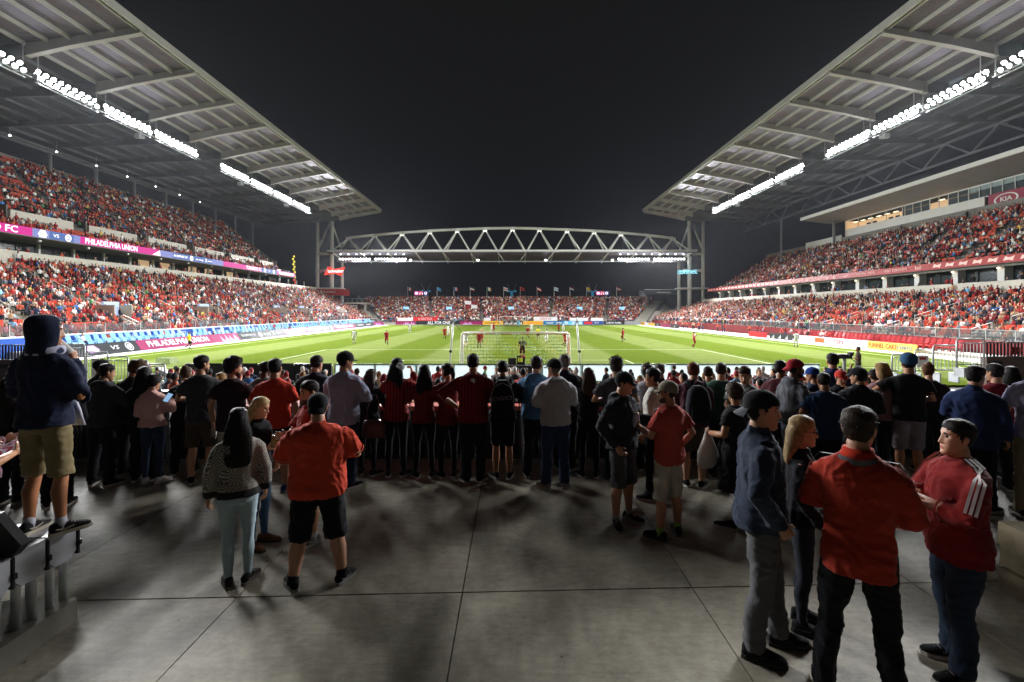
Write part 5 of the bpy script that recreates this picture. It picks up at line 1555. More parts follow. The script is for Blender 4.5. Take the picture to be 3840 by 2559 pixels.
    if hk in ('short', 'fade', 'curly', 'spiky', 'shaved', 'bun', 'ponytail', 'cap', 'capback', 'beanie', 'bob', 'quiff'):
        th, nz, sc, li = {'short': (.016, .004, 55, .006), 'fade': (.012, .003, 55, .008), 'curly': (.036, .012, 45, .012), 'spiky': (.022, .010, 70, .018), 'shaved': (.004, .001, 60, 0), 'bun': (.012, .002, 60, .002), 'ponytail': (.012, .002, 60, .002), 'cap': (.008, .002, 60, 0), 'capback': (.008, .002, 60, 0), 'beanie': (.006, .001, 60, 0), 'bob': (.030, .006, 40, .01), 'quiff': (.011, .003, 50, .010)}[hk]
        hs_ = hair_shell(FADE if hk in ('fade', 'quiff', 'shaved') else (LONGL if hk in ('bun', 'ponytail') else SHORT), th, nz, sc, seed, lift=li, side={'fade': .12, 'quiff': .12, 'short': .34, 'curly': .8, 'bob': .95, 'spiky': .25}.get(hk, .5))
        if hk in ('short', 'fade', 'curly', 'spiky', 'quiff', 'bob', 'bun'):
            strands(hs_, int({'curly': 500, 'spiky': 420}.get(hk, 380) * (1.3 if D < 6 else 1)), {'curly': .03, 'spiky': .034, 'bob': .05, 'fade': .013, 'quiff': .016}.get(hk, .021), seed, droop={'curly': 1.2}.get(hk, .4), out={'spiky': 1.6, 'curly': 1.2}.get(hk, .18), zmin=.02 if hk == 'fade' else -1)
        put('hair', hs_, hm)
    if hk == 'bun':
        m = MB(); m.ell((0, -.075, .115), (.042, .042, .038)); v = m.V[0]; m.V[0] = v + vnoise(v * 60, seed)[:, None] * .004; put('hair_bun', m, hm)
    if hk == 'ponytail':
        m = MB(); m.tube([(0, -.10, .05), (0, -.145, .03), (0, -.15, -.06), (0, -.13, -.17), (0, -.12, -.22)], [.018, .03, .032, .024, .008], 10); put('ponytail', m, hm)
        m = MB(); m.tube([(0, -.10, .052), (0, -.125, .045)], .024, 10); put('hair_tie', m, mat('hair_tie', hx('#c8a040')))
    if hk in ('long', 'longwavy'):
        put('hair', hair_shell(LONGL, .016, .003, 50, seed, lift=.006), hm)
        L = hair[2] if len(hair) > 2 else .40
        R = [(.100, .064, -.026, .060), (.05, .089, -.030, .084), (0, .097, -.045, .083), (-.06, .106, -.058, .070), (-.12, .122, -.074, .056), (-.12 - (L - .12) * .35, .132, -.086, .048), (-.12 - (L - .12) * .7, .128, -.094, .042), (-.12 - (L - .12) * .9, .110, -.096, .036), (-.12 - (L - .12) * .97, .085, -.096, .028), (-.12 - (L - .12), .045, -.095, .012)]
        m = MB(); m.rings([((0, yc, z), (w, 0, 0), (0, d, 0)) for z, w, yc, d in R], 40)
        v = m.V[0]
        wv = .012 if hk == 'longwavy' else .004
        rad = v - np.stack([np.zeros(len(v)), np.full(len(v), -.06), v[:, 2]], 1); rad /= (np.linalg.norm(rad, axis=1)[:, None] + 1e-6)
        ang = np.arctan2(rad[:, 1], rad[:, 0])
        v = v + rad * (wv * vnoise(np.stack([ang * 6, v[:, 2] * (16 if hk == 'longwavy' else 3), np.zeros(len(v))], 1), seed) + .003 * np.sin(ang * 17 + seed))[:, None]
        m.V[0] = v
        r = np.random.default_rng(seed)
        zk = np.array([q[0] for q in R])[::-1]; ck = [np.array([q[j] for q in R])[::-1] for j in (1, 2, 3)]
        for _ in range(170):
            th_ = r.uniform(0, 2 * math.pi); z0_ = r.uniform(-.10, .06); z1_ = z0_ - r.uniform(.10, .12 + L * .6); z1_ = max(z1_, -L + .01)
            LL, RR = [], []
            for f in np.linspace(0, 1, 6):
                z = z0_ + (z1_ - z0_) * f; a_ = th_ + .12 * math.sin(f * 4 + th_ * 5) * (2 if hk == 'longwavy' else 1)
                wv_, yc_, dd_ = (np.interp(z, zk, c) for c in ck)
                k_ = 1.05 + .06 * r.random() * f
                p_ = np.array((wv_ * k_ * math.cos(a_), yc_ + dd_ * k_ * math.sin(a_) , z)); t_ = np.array((-math.sin(a_), math.cos(a_), 0)) * .003 * (1 - .6 * f)
                LL.append(p_ - t_); RR.append(p_ + t_)
            m.add(LL + RR, [(j, j + 1, 6 + j + 1, 6 + j) for j in range(5)])
        put('hair_length', m, hm)
    if hk in ('cap', 'capback', 'beanie'):
        cc = hair[2] if len(hair) > 2 else '#17181b'
        cm = cloth(cc)
        if hk == 'beanie':
            m = hair_shell(([-.11, .09], [.0, .045]), .022, .002, 50, seed, const=True, lift=.02); put('beanie', m, cm)
        else:
            bk = hk == 'capback'
            line = CAPL if not bk else ([-.11, -.05, 0, .05, .09], [.018, .018, .028, .046, .052])
            m = hair_shell(line, .015, .0, 1, 0, const=True, lift=.006); o = put('cap', m, cm)
            b = MB(); n = 9
            sgn = -1 if bk else 1
            y0 = .074 if not bk else .088
            top_, bot_ = [], []
            for i in range(n):
                a = -1 + 2 * i / (n - 1)
                xx = a * .070
                top_.append((xx, sgn * (y0 + .006 * (1 - a * a)) - (0 if not bk else .004), .038 - .006 * a * a - (.016 if bk else 0)))
                bot_.append((xx * 1.02, sgn * (y0 + .022 + .062 * math.sqrt(max(0, 1 - a * a * .96))), .030 - .014 * a * a - (.052 if bk else .008)))
            Vb = [(*p,) for p in top_] + [(*p,) for p in bot_] + [(p[0], p[1], p[2] - .005) for p in top_] + [(p[0], p[1], p[2] - .005) for p in bot_]
            fc = []
            for i in range(n - 1):
                fc += [(i, i + 1, n + i + 1, n + i), (2 * n + i + 1, 2 * n + i, 3 * n + i, 3 * n + i + 1), (n + i, n + i + 1, 3 * n + i + 1, 3 * n + i)]
            b.add(Vb, fc)
            bc = hair[3] if len(hair) > 3 else cc
            put('cap_brim', b, cloth(bc), root)
            m = MB(); m.ell((0, -.005, .143), (.009, .009, .006), 8, 5); put('cap_button', m, cm)
    if beard:
        bl_ = ([-.11, .0, .02, .06, .2], [-.2, -.2, -.2, -.2, -.2])
        f = (HV[:, 2] < np.interp(HV[:, 1], [.0, .03, .06, .075, .1], [-.02, -.035, -.055, -.05, -.048])) & (HV[:, 1] > .005) & ~((np.abs(HV[:, 0]) < .02) & (np.abs(HV[:, 2] + .066) < .010))
        d = HV - HC; d /= np.linalg.norm(d, axis=1)[:, None]
        W = HV + d * (.002 + .006 * (beard > 1)) 
        fc = [q for q in HF if all(f[i] for i in q)]
        idx = sorted({i for q in fc for i in q}); re = {v: k for k, v in enumerate(idx)}
        m = MB(); m.add(W[idx], [tuple(re[i] for i in q) for q in fc]); put('beard', m, mat('stubble_' + hcx[1:], tuple(v * 1.0 + .5 * w_ * .25 for v, w_ in zip(hx(hcx), hx(skin))), rough=.9, var=.3, vscale=60) if beard < 2 else hm)
    if 'glasses' in extra or 'sunglasses' in extra:
        m = MB()
        for sd in (-1, 1):
            m.tube([(sd * .031 + .021 * math.cos(a), .096, .016 + .016 * math.sin(a)) for a in np.linspace(0, 2 * math.pi, 11)], .0026, 5)
            m.tube([(sd * .053, .094, .02), (sd * .076, .06, .02), (sd * .080, -.005, .018)], .0026, 5)
            if 'sunglasses' in extra: m.rings([((sd * .031, .094, .016), (.020, 0, 0), (0, 0, .015)), ((sd * .031, .098, .016), (.019, 0, 0), (0, 0, .014))], 10)
        m.tube([(-.011, .1, .02), (.011, .1, .02)], .0026, 5)
        put('glasses', m, mat('glasses_frame', (.01, .01, .01), rough=.2, spec=.6))
    # --- garments (remeshed afterwards so every one is one skin)
    def garment(name, m, mats_, fold=.010, fs=9.0, sm=3, v=None, band=None):
        m.V = [q * s for q in m.V]
        me = m.mesh(name, mats_)
        o = obj(name, me, root)
        PEOPLE_REMESH.append((o, (v or vox) * (1 if s > .9 else .9), sm, fold * s, fs, band))
        return o
    kind, tc = top[0], top[1]
    g = {'tee': .013, 'polo': .016, 'jersey': .018, 'hoodie': .026, 'jacket': .026, 'sweater': .020, 'shirt': .018, 'dress': .012, 'longtee': .014}[kind]
    loose = {'tee': .012, 'polo': .016, 'jersey': .018, 'hoodie': .022, 'jacket': .026, 'sweater': .014, 'shirt': .016, 'dress': .004, 'longtee': .008}[kind]
    hem = {'tee': .865, 'polo': .85, 'jersey': .84, 'hoodie': .875, 'jacket': .86, 'sweater': .90, 'shirt': .86, 'dress': .55, 'longtee': .88}[kind]
    if len(top) > 2 and top[2]: hem = top[2]
    if fem: prof = [(.55, .185, .15, 0), (.84, .170, .122, -.012), (.92, .175, .128, -.014), (1.00, .158, .112, -.008), (1.08, .136, .098, 0), (1.18, .143, .106, .004), (1.27, .158, .122, .010), (1.36, .166, .110, -.002), (1.42, .160, .092, -.012), (1.455, .122, .075, -.015), (1.485, .070, .060, -.014)]
    else: prof = [(.55, .18, .15, 0), (.84, .166, .118, -.01), (.92, .172, .125, -.01), (1.00, .165, .115, -.004), (1.08, .160, .112, 0), (1.18, .168, .116, 0), (1.28, .183, .122, 0), (1.36, .194, .118, -.006), (1.42, .186, .102, -.012), (1.46, .142, .082, -.016), (1.49, .078, .066, -.014)]
    M_ = MB(); R = []
    zz = [hem] + [z for z, *_ in prof if z > hem + .03]
    pz = np.array(prof)
    for z in zz:
        a, b, yo = (np.interp(z, pz[:, 0], pz[:, k]) for k in (1, 2, 3))
        bl2 = belly * math.exp(-((z - 1.06) / .14) ** 2)
        k = loose * np.clip((1.25 - z) / .3, 0, 1)
        R.append((T1((0, yo + bl2 * .55, z)), ((a * bw + g * .6 + k + bl2 * .35), 0, 0), (0, b * lw + g * .7 + k + bl2 * .6, 0)))
    M_.rings(R, 26, e=2.3)
    sl = {'tee': .62, 'polo': .70, 'jersey': .78, 'dress': .45}.get(kind)
    if sl is not None and len(top) > 3: sl = top[3]
    for i in range(2):
        sp = sh[i] + ((-1, 1)[i] * -.03, 0, .0)
        if sl is not None:
            e = sh[i] + (el[i] - sh[i]) * sl
            if sl > 1: e = el[i] + (wr[i] - el[i]) * (sl - 1)
            P = [sp, sh[i] * .8 + el[i] * .2, (e + sh[i]) / 2 if sl <= 1 else el[i], e]
            rr = [.046 * lw + g, .052 * lw + g, .052 * lw + g + loose * .5, .050 * lw + g + loose * .9]
        else:
            P = [sp, sh[i] * .75 + el[i] * .25, el[i] * .6 + sh[i] * .4, el[i], el[i] * .5 + wr[i] * .5, wr[i] * .9 + el[i] * .1, wr[i] + (wr[i] - el[i]) * .03]
            rr = [.044 * lw + g, .051 * lw + g, .049 * lw + g, .046 * lw + g, .043 * lw + g, .036 + g, .030 + g * .7]
        M_.tube(T(np.array(P)), rr, 14)
    # knitted neck band and turned sleeve hems
    if kind in ('tee', 'jersey', 'longtee', 'sweater', 'dress') and D < 7.3:
        tm = MB(); q = MB()
        tm.rings([(T1((0, -.016, 1.472)), (nr + .030, 0, 0), (0, nr + .034, 0)), (T1((0, -.015, 1.492)), (nr + .022, 0, 0), (0, nr + .026, 0)), (T1((0, -.014, 1.500)), (nr + .012, 0, 0), (0, nr + .016, 0))], 24)
        tm.V = [v * s for v in tm.V]
        tm.build('neck_band', cloth(tc if len(tc) == 7 else '#333333', .72), root, True)
    if sl is not None:
        for i in range(2):
            f_ = sl if sl <= 1 else 1.0
            e = sh[i] + (el[i] - sh[i]) * f_ if sl <= 1 else el[i] + (wr[i] - el[i]) * (sl - 1)
            d_ = norm(e - (sh[i] if sl <= 1 else el[i]))
            q = MB(); rr_ = .050 * lw + g + loose * .9 + .001
            q.V = []; q.tube(T(np.array([e - d_ * .006, e + d_ * .004, e + d_ * .014])), [rr_, rr_ + .001, rr_ - .004], 18, cap=False)
            q.V = [v * s for v in q.V]; q.build('sleeve_hem', cloth(tc, .8), root, True)
    if kind == 'hoodie' and 'hood_up' not in extra:
        M_.rings([(T1((0, -.085, 1.37)), (.06, 0, 0), (0, .03, 0)), (T1((0, -.105, 1.42)), (.125, 0, 0), (0, .055, 0)), (T1((0, -.09, 1.475)), (.135, 0, 0), (0, .07, 0)), (T1((0, -.065, 1.515)), (.105, 0, 0), (0, .06, 0)), (T1((0, -.05, 1.53)), (.05, 0, 0), (0, .03, 0))], 16)
    if kind in ('polo', 'jacket', 'shirt') or (kind == 'jersey'):
        M_.rings([(T1((0, -.014, 1.46)), (nr + .03, 0, 0), (0, nr + .032, 0)), (T1((0, -.014, 1.505)), (nr + .014, 0, 0), (0, nr + .018, 0)), (T1((0, -.012, 1.522 if kind != 'jacket' else 1.54)), (nr + .010, 0, 0), (0, nr + .014, 0))], 18)
    if 'hood_up' in extra:
        pass
    mt = top[4] if len(top) > 4 and top[4] else cloth(tc)
    shirt = garment({'tee': 'tee_shirt', 'polo': 'polo_shirt', 'jersey': 'football_shirt', 'hoodie': 'hoodie', 'jacket': 'jacket', 'sweater': 'sweater', 'shirt': 'shirt', 'dress': 'dress', 'longtee': 'long_sleeved_top'}[kind], M_, [mt], fold={'tee': .009, 'dress': .010, 'sweater': .006, 'polo': .010, 'jersey': .010, 'jacket': .012}.get(kind, .012), band=hem + .05 if kind in ('hoodie', 'sweater') else None)
    if 'hood_up' in extra:
        H = MB()
        Rh = [(-.165, .13, .105, -.03), (-.12, .118, .112, -.02), (-.06, .112, .118, -.012), (0, .114, .128, -.018), (.06, .116, .130, -.022), (.10, .104, .118, -.026), (.135, .075, .085, -.03), (.152, .03, .04, -.03)]
        H.rings([((0, yc, z), (a, 0, 0), (0, b, 0)) for z, a, b, yc in Rh], 36, e=2.3)
        v = H.V[0]
        fr = (v[:, 1] > .045) & (np.abs(v[:, 0]) < .088) & (v[:, 2] > -.125) & (v[:, 2] < .115)
        fc = [q for q in H.Fc if not all(fr[i] for i in q)]
        v = v + np.stack([vnoise(v * 22, 3) * .006, vnoise(v * 18, 4) * .006, 0 * v[:, 0]], 1)
        H2 = MB(); H2.add(v, fc); put('hood', H2, mt)
    # trousers, shorts or skirt
    bk, bc = bot[0], bot[1]
    if bk != 'none':
        M_ = MB()
        q = .016 if bk in ('jeans', 'trousers') else (.007 if bk == 'slim' else .02)
        wz = 1.0
        M_.rings([(T1((0, -.008, z)), ((a * (1 + (bw - 1) * .8) + q * .4 + belly * .1), 0, 0), (0, b * lw + q * .4 + belly * .1, 0)) for z, a, b in ((.83, .135, .10), (.87, .156, .112), (.93, .154, .108), (1.0, .138, .092), (1.03, .13, .085))], 22, e=2.2)
        for i in range(2):
            h0 = hip[i] + (0, 0, .0)
            if bk == 'shorts':
                e = kn[i] + (0, 0, bot[2] if len(bot) > 2 else .0)
                M_.tube([h0 + (0, 0, .04), h0 * .72 + e * .28, h0 * .4 + e * .6 + (0, 0, 0), e], [.090 * lw + .006, .092 * lw + .006, .082 * lw + .008, .078 * lw + .012], 18)
            elif bk == 'skirt':
                pass
            else:
                k_ = kn[i]; a_ = ank[i]
                if bk == 'slim': rr = [.090, .088, .072, .056, .053, .056, .042, .038]
                else: rr = [.096, .096, .088, .074, .070, .070, .066, .064]
                calf = k_ * .6 + a_ * .4 + (0, -.018, 0)
                M_.tube([h0 + (0, 0, .04), h0 * .75 + k_ * .25, h0 * .35 + k_ * .65, k_ + (0, 0, .03), k_ - (0, 0, .05), calf, a_ * .8 + k_ * .2 + (0, -.006, 0), a_ + (0, 0, -.025 if bk != 'slim' else .0)], [r * lw + q * .3 for r in rr], 16)
        if bk == 'skirt':
            M_.rings([((0, 0, .92), (.17, 0, 0), (0, .13, 0)), ((0, 0, .55), (.21, 0, 0), (0, .17, 0))], 20)
        garment({'shorts': 'shorts', 'skirt': 'skirt', 'slim': 'leggings', 'jeans': 'jeans', 'trousers': 'trousers'}[bk], M_, [cloth(bc)], fold=.010 if bk != 'slim' else .005, fs=8)
    # shoes
    for i in range(2):
        sh_ = thing('shoe', None, None); sh_.parent = root
        t_ = math.radians(toes[i]) * (-1, 1)[i]
        a = ank[i]
        sh_.location = (a[0] * s, a[1] * s, (a[2] - .085) * s); sh_.rotation_euler = (math.radians(-25) if bend[i] > .08 else 0, 0, -t_)
        U = MB()
        U.rings([((0, y * s, zc * s), (w_ * s, 0, 0), (0, 0, hgt * s)) for y, zc, w_, hgt in ((-.075, .050, .020, .020), (-.068, .058, .032, .034), (-.03, .066, .038, .046), (.02, .064, .041, .046), (.07, .053, .045, .032), (.12, .045, .047, .024), (.165, .040, .040, .019), (.190, .036, .020, .012))], 14, e=2.3)
        U.build('shoe_upper', cloth(shoe), sh_, True)
        S_ = MB()
        op = [(-.022, -.078), (-.034, -.055), (-.037, .0), (-.043, .06), (-.050, .115), (-.043, .165), (-.02, .198), (.02, .198), (.043, .165), (.050, .115), (.043, .06), (.037, 0), (.034, -.055), (.022, -.078)]
        S_.prism([(x_ * s, y_ * s, .002) for x_, y_ in op], (0, 0, .027 * s)); S_.build('sole', cloth(sole or '#c9c6bf'), sh_)
        if D < 6:
            Lc = MB()
            for k_ in range(4):
                yy = .035 + k_ * .022
                Lc.tube([(-.03 * s, yy * s, (.092 - k_ * .009) * s), (0, (yy + .006) * s, (.108 - k_ * .0125) * s), (.03 * s, yy * s, (.092 - k_ * .009) * s)], .0035 * s, 5)
            Lc.build('laces', cloth(sole or '#8e8b86'), sh_)
            W_s = MB()
            for sd_ in (-1, 1): W_s.tube([(sd_ * .040 * s, -.045 * s, .055 * s), (sd_ * .0435 * s, .01 * s, .044 * s), (sd_ * .0475 * s, .07 * s, .060 * s)], .006 * s, 5)
            W_s.build('shoe_stripe', cloth(sole or '#55534f'), sh_)
        if sock:
            K = MB(); K.tube([(a + (0, 0, -.03)) * s, (a + (0, -.004, .06 if sock[0] == 'low' else .2)) * s], [.043 * s * lw, .041 * s * lw], 12); K.build('sock', cloth(sock[1]), root, True)
    info = dict(root=root, s=s, T=T, sh=sh, el=el, wr=wr, headT=headT, put=put, kn=kn, ank=ank, lw=lw, g=g)
    def world_pt(p):
        p = np.array(p, float) * s
        c, sn = math.cos(-yaw_r), math.sin(-yaw_r)
        return np.array((X + p[0] * c - p[1] * sn, D + p[0] * sn + p[1] * c, z0 + p[2]))
    info['w'] = world_pt
    info['hand'] = lambda i, f=.09: world_pt(T1(wr[i] + norm(wr[i] - (el[i] * .65 + wr[i] * .35)) * f))
    info['yaw'] = yaw_r
    return info

def crease(n): return (1 - np.abs(n)) ** 2.2
def bake_people():
    tmp = []
    for o, v, sm, fold, fs, band in PEOPLE_REMESH:
        md = o.modifiers.new('r', 'REMESH'); md.mode = 'VOXEL'; md.voxel_size = v; md.adaptivity = 0.0
    dg = bpy.context.evaluated_depsgraph_get()
    for o, v, sm, fold, fs, band in PEOPLE_REMESH:
        me = bpy.data.meshes.new_from_object(o.evaluated_get(dg))
        n = len(me.vertices)
        co = np.empty(n * 3, np.float32); me.vertices.foreach_get('co', co); co = co.reshape(-1, 3).astype(float)
        ed = np.empty(len(me.edges) * 2, np.int32); me.edges.foreach_get('vertices', ed); ed = ed.reshape(-1, 2)
        deg = np.bincount(ed.ravel(), minlength=n).astype(float)[:, None]
        for _ in range(sm):
            acc = np.zeros_like(co)
            np.add.at(acc, ed[:, 0], co[ed[:, 1]]); np.add.at(acc, ed[:, 1], co[ed[:, 0]])
            co = co * .35 + acc / np.maximum(deg, 1) * .65
        me.vertices.foreach_set('co', co.astype(np.float32).ravel()); me.update()
        no = np.empty(n * 3, np.float32); me.vertices.foreach_get('normal', no); no = no.reshape(-1, 3)
        sd = abs(hash(o.name + str(round(float(o.parent.location.x), 3)))) % 1000
        sd = int(abs(o.parent.location.x * 137 + o.parent.location.y * 71)) % 1000
        q = np.stack([co[:, 0] * fs + co[:, 2] * fs * .45, co[:, 1] * fs, co[:, 2] * fs * .55 - co[:, 0] * fs * .3], 1)
        wv = vnoise(q * .6, sd + 3)[:, None] * .9
        a = crease(vnoise(q * 1.3 + wv * 1.4, sd)) * 2 - 1
        q2 = np.stack([co[:, 0] * fs * .8 - co[:, 2] * fs * .9, co[:, 1] * fs, co[:, 2] * fs * 1.7 + co[:, 0] * fs * .8], 1)
        b = crease(vnoise(q2 * 1.5 + wv * 1.2, sd + 1)) * 2 - 1
        d = fold * (.55 * a + .45 * b) - fold * .25
        co = co + no * d[:, None]
        me.vertices.foreach_set('co', co.astype(np.float32).ravel())
        me.polygons.foreach_set('use_smooth', np.ones(len(me.polygons), bool))
        me.update()
        old = o.data
        for k, mm in enumerate(old.materials):
            if k < len(me.materials): me.materials[k] = mm
            else: me.materials.append(mm)
        o.modifiers.clear(); o.data = me
        bpy.data.meshes.remove(old)
# ------------------------------------------------------------------ rail, bench, planter and other furniture of the concourse
t = thing('guard_rail', 'dark steel guard rail with flat top and thin balusters along concourse edge', 'railing', (0, 8.05, 0))
RAILM = mat('rail_dark_steel', hx('#3d3a3a'), rough=.45, metal=.3, var=.1)
m = MB(); m.bx(-11.5, 11.5, -.09, .09, 1.15, 1.20); m.build('top_rail', RAILM, t)
m = MB(); m.bx(-11.5, 11.5, -.02, .02, .09, .13); m.build('bottom_rail', RAILM, t)
for x in np.arange(-11.4, 11.5, 1.93):
    m = MB(); m.bx(x - .035, x + .035, -.04, .04, .012, 1.15); m.bx(x - .08, x + .08, -.08, .08, 0, .012); m.build('post', STEEL_D, t)
bm_ = MB(); bm_.bx(-.008, .008, -.008, .008, .13, 1.15); bme = bm_.mesh('baluster', RAILM)
for i, x in enumerate(np.arange(-11.4, 11.5, .128)):
    if abs(((x + 11.4) / 1.93) % 1) < .03: continue
    obj('baluster', bme, t, (x, 0, 0))
m = MB(); m.bx(-11.8, 11.8, 8.5, 9.75, .78, .86)
m.build('red_ledge', mat('red_ledge_paint', hx('#c25a4c'), rough=.6, var=.1), label='long flat red ledge just beyond the guard rail', cat='ledge')
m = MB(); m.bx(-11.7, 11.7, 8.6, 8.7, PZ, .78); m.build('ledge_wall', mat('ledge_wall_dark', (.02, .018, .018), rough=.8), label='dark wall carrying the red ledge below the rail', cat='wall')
m = MB(); m.bx(-11.9, 11.9, 9.62, 9.80, .861, .90); m.build('ledge_nosing', mat('pale_nosing', hx('#cfcac4'), rough=.5), label='pale nosing strip on far edge of the red ledge', cat='trim')

# left bench: grey end plates on pipe legs over a concrete kerb
t = thing('bench', 'row of grey panel seats on steel pipes at left edge', 'bench', (-3.59, 3.46, 0))
PLATE = mat('grey_plate', hx('#b4b6bc'), rough=.45, var=.08)
GREYW = mat('pale_seat_top', hx('#a2a4a8'), rough=.6, var=.1, vscale=8)
for k in range(6):
    yc = .42 - k * .262
    m = MB()
    w, zb, zt, ch = .115, .515, .745, .05
    pts = [(yc - w, zt), (yc - w, zb + ch), (yc - w + ch, zb), (yc + w - ch, zb), (yc + w, zb + ch), (yc + w, zt)]
    m.prism([(.0, y_, z_) for y_, z_ in pts], (.05, 0, 0)); m.build('end_plate', PLATE, t)
    m = MB(); m.bx(-.42, .052, yc - .118, yc + .118, .7455, .771); m.build('seat_top', GREYW if k else PLATE, t)
    m = MB(); m.bx(-.03, .06, yc + .122, yc + .140, .53, .75); m.bx(-.01, .075, yc + .118, yc + .144, .60, .64); m.build('clamp', BLACK, t)
    for dx in (-.03, -.30):
        m = MB(); m.tube([(dx, yc + .09, .18), (dx, yc + .09, .745)], .030, 10); m.build('leg', GALV, t, True)
        m = MB(); m.tube([(dx, yc - .03, .18), (dx, yc - .03, .745)], .028, 10); m.build('leg', GALV, t, True)
m = MB(); m.bx(-4.04, -3.52, .5, 3.985, 0, .18)
m.build('concrete_kerb', mat('kerb_concrete', hx('#6f6c62'), rough=.9, var=.15, vscale=2, bump=.3, bscale=20), label='low concrete kerb under the grey bench at left', cat='kerb')
m = MB(); m.prism([(-3.9, 3.44, .775), (-3.50, 3.44, .775), (-3.43, 3.44, .86), (-3.62, 3.44, 1.07), (-3.9, 3.44, 1.10)], (0, .07, 0))
m.build('folded_board', BLACK, label='black folded panel leaning on the bench at left edge', cat='panel')
m = MB(); m.tube([(-3.70, 3.62, .772), (-3.70, 3.62, .88)], [.030, .038], 14); m.build('plastic_cup', mat('clear_plastic', hx('#cfd2cf'), rough=.15, spec=.5, alpha=.55), label='clear plastic cup left on the bench at left edge', cat='cup', smooth=False)
# right block
STONE = mat('rough_sandstone', hx('#776d58'), rough=.95, var=.3, vscale=5, bump=.8, bscale=14)
def wob(m, amp, sc, seed):
    m.V = [v + np.stack([vnoise(v * sc, seed), vnoise(v * sc, seed + 1), vnoise(v * sc, seed + 2)], 1) * amp for v in m.V]
t = thing('stone_planter', 'rough sandstone block wall cut by right edge', 'planter', (4.42, 4.0, 0))
for k in range(3):
    for j in range(3):
        m = MB(); y0 = .46 - j * .5
        m.bx(-.02 + (.02 if (k + j) % 2 else 0), .72, y0 - .48, y0, k * .2 + .004, k * .2 + .196); wob(m, .012, 7, k * 5 + j); m.build('stone', STONE, t)
m = MB(); m.bx(4.36, 4.395, 4.10, 4.14, 0, .64); m.build('metal_strip', BLACK, label='thin dark upright strip beside the sandstone block', cat='post')
t = thing('cardboard_box', 'pale grey box on top of the sandstone block', 'box', (4.56, 3.72, .60))
m = MB(); m.bx(0, .45, -.3, .2, 0.004, .09); m.build('tray', GREYW, t)
m = MB(); m.prism([(.05, .05, .095), (.3, .05, .095), (.3, .2, .2), (.08, .2, .2)], (0, 0, .01)); m.build('flap', WHITE, t)

# crowd barriers either side, between terrace and pitch
def barrier(xs0, xs1, ytop, ybot, Y, label, n=None, tilt=0.0, group=None, skew=0.0):
    x0, x1 = xat(xs0, Y), xat(xs1, Y); zt, zb = zat(ytop, Y), zat(ybot, Y)
    t = thing('crowd_barrier', label, 'barrier', ((x0 + x1) / 2, Y, zb), 0, group)
    w = (x1 - x0) / 2; h = zt - zb
    m = MB(); m.tube([(-w, 0, 0), (-w, 0, h * .92), (-w * .9, 0, h + tilt * .0), (w * .9, skew, h), (w, skew, h * .92), (w, skew, 0)], .035, 8); m.build('frame', GALV, t, True)
    m = MB(); m.tube([(-w, 0, h * .12), (w, skew, h * .12)], .028, 6); m.tube([(-w, 0, h * .86), (w, skew, h * .86)], .022, 6); m.build('cross_rail', GALV, t)
    n = n or max(4, int(w * 2 / .13))
    for i in range(1, n):
        f = i / n
        m = MB(); m.tube([(-w + 2 * w * f, skew * f, h * .12), (-w + 2 * w * f, skew * f, h * .86)], .014, 5); m.build('bar', GALV, t)
    for x_ in (-w * .8, w * .8):
        m = MB(); m.bx(x_ - .03, x_ + .03, -.22, .22, -.35, .02); m.build('foot', GALV, t)
    return t
GB = 'crowd barriers at the left corner'
barrier(222, 318, 1292, 1392, 24, 'steel crowd barrier with bars behind raised hand, left corner', group=GB)
barrier(325, 404, 1320, 1440, 23.5, 'steel barrier with a white sheet hung on it, left corner', group=GB)
barrier(406, 480, 1338, 1440, 22.5, 'steel barrier above dark-haired heads, left corner', group=GB)
barrier(512, 553, 1353, 1420, 21, 'short steel barrier nearest the black boards, left corner', group=GB)
barrier(558, 618, 1366, 1430, 20.5, 'low steel barrier in front of the black boards, left corner', group=GB)
m = MB(); Y = 23.4; m.bx(xat(342, Y), xat(372, Y), Y, Y + .02, zat(1425, Y), zat(1345, Y)); m.build('paper_sheet', WHITE, label='white sheet with red edge hung on left barrier', cat='sheet')
GB = 'crowd barriers at the right corner'
barrier(3588, 3690, 1272, 1380, 19, 'tall steel barrier with bars at right corner', group=GB)
barrier(3500, 3586, 1296, 1400, 19.5, 'steel barrier second from the right corner', group=GB)
barrier(3432, 3498, 1312, 1400, 21, 'steel barrier behind the bun-haired woman, right corner', group=GB)
barrier(3345, 3428, 1330, 1400, 22, 'low steel barrier behind the blue cap, right corner', group=GB)
m = MB(); Y = 20.5; m.bx(xat(3438, Y), xat(3482, Y), Y, Y + .02, zat(1378, Y), zat(1333, Y)); o = m.build('notice_sheet', WHITE, label='white notice with dark red border on right barrier', cat='sign')
m = MB(); m.bx(xat(3448, Y), xat(3474, Y), Y - .004, Y - .001, zat(1350, Y), zat(1340, Y)); m.build('print_line', RED, o)
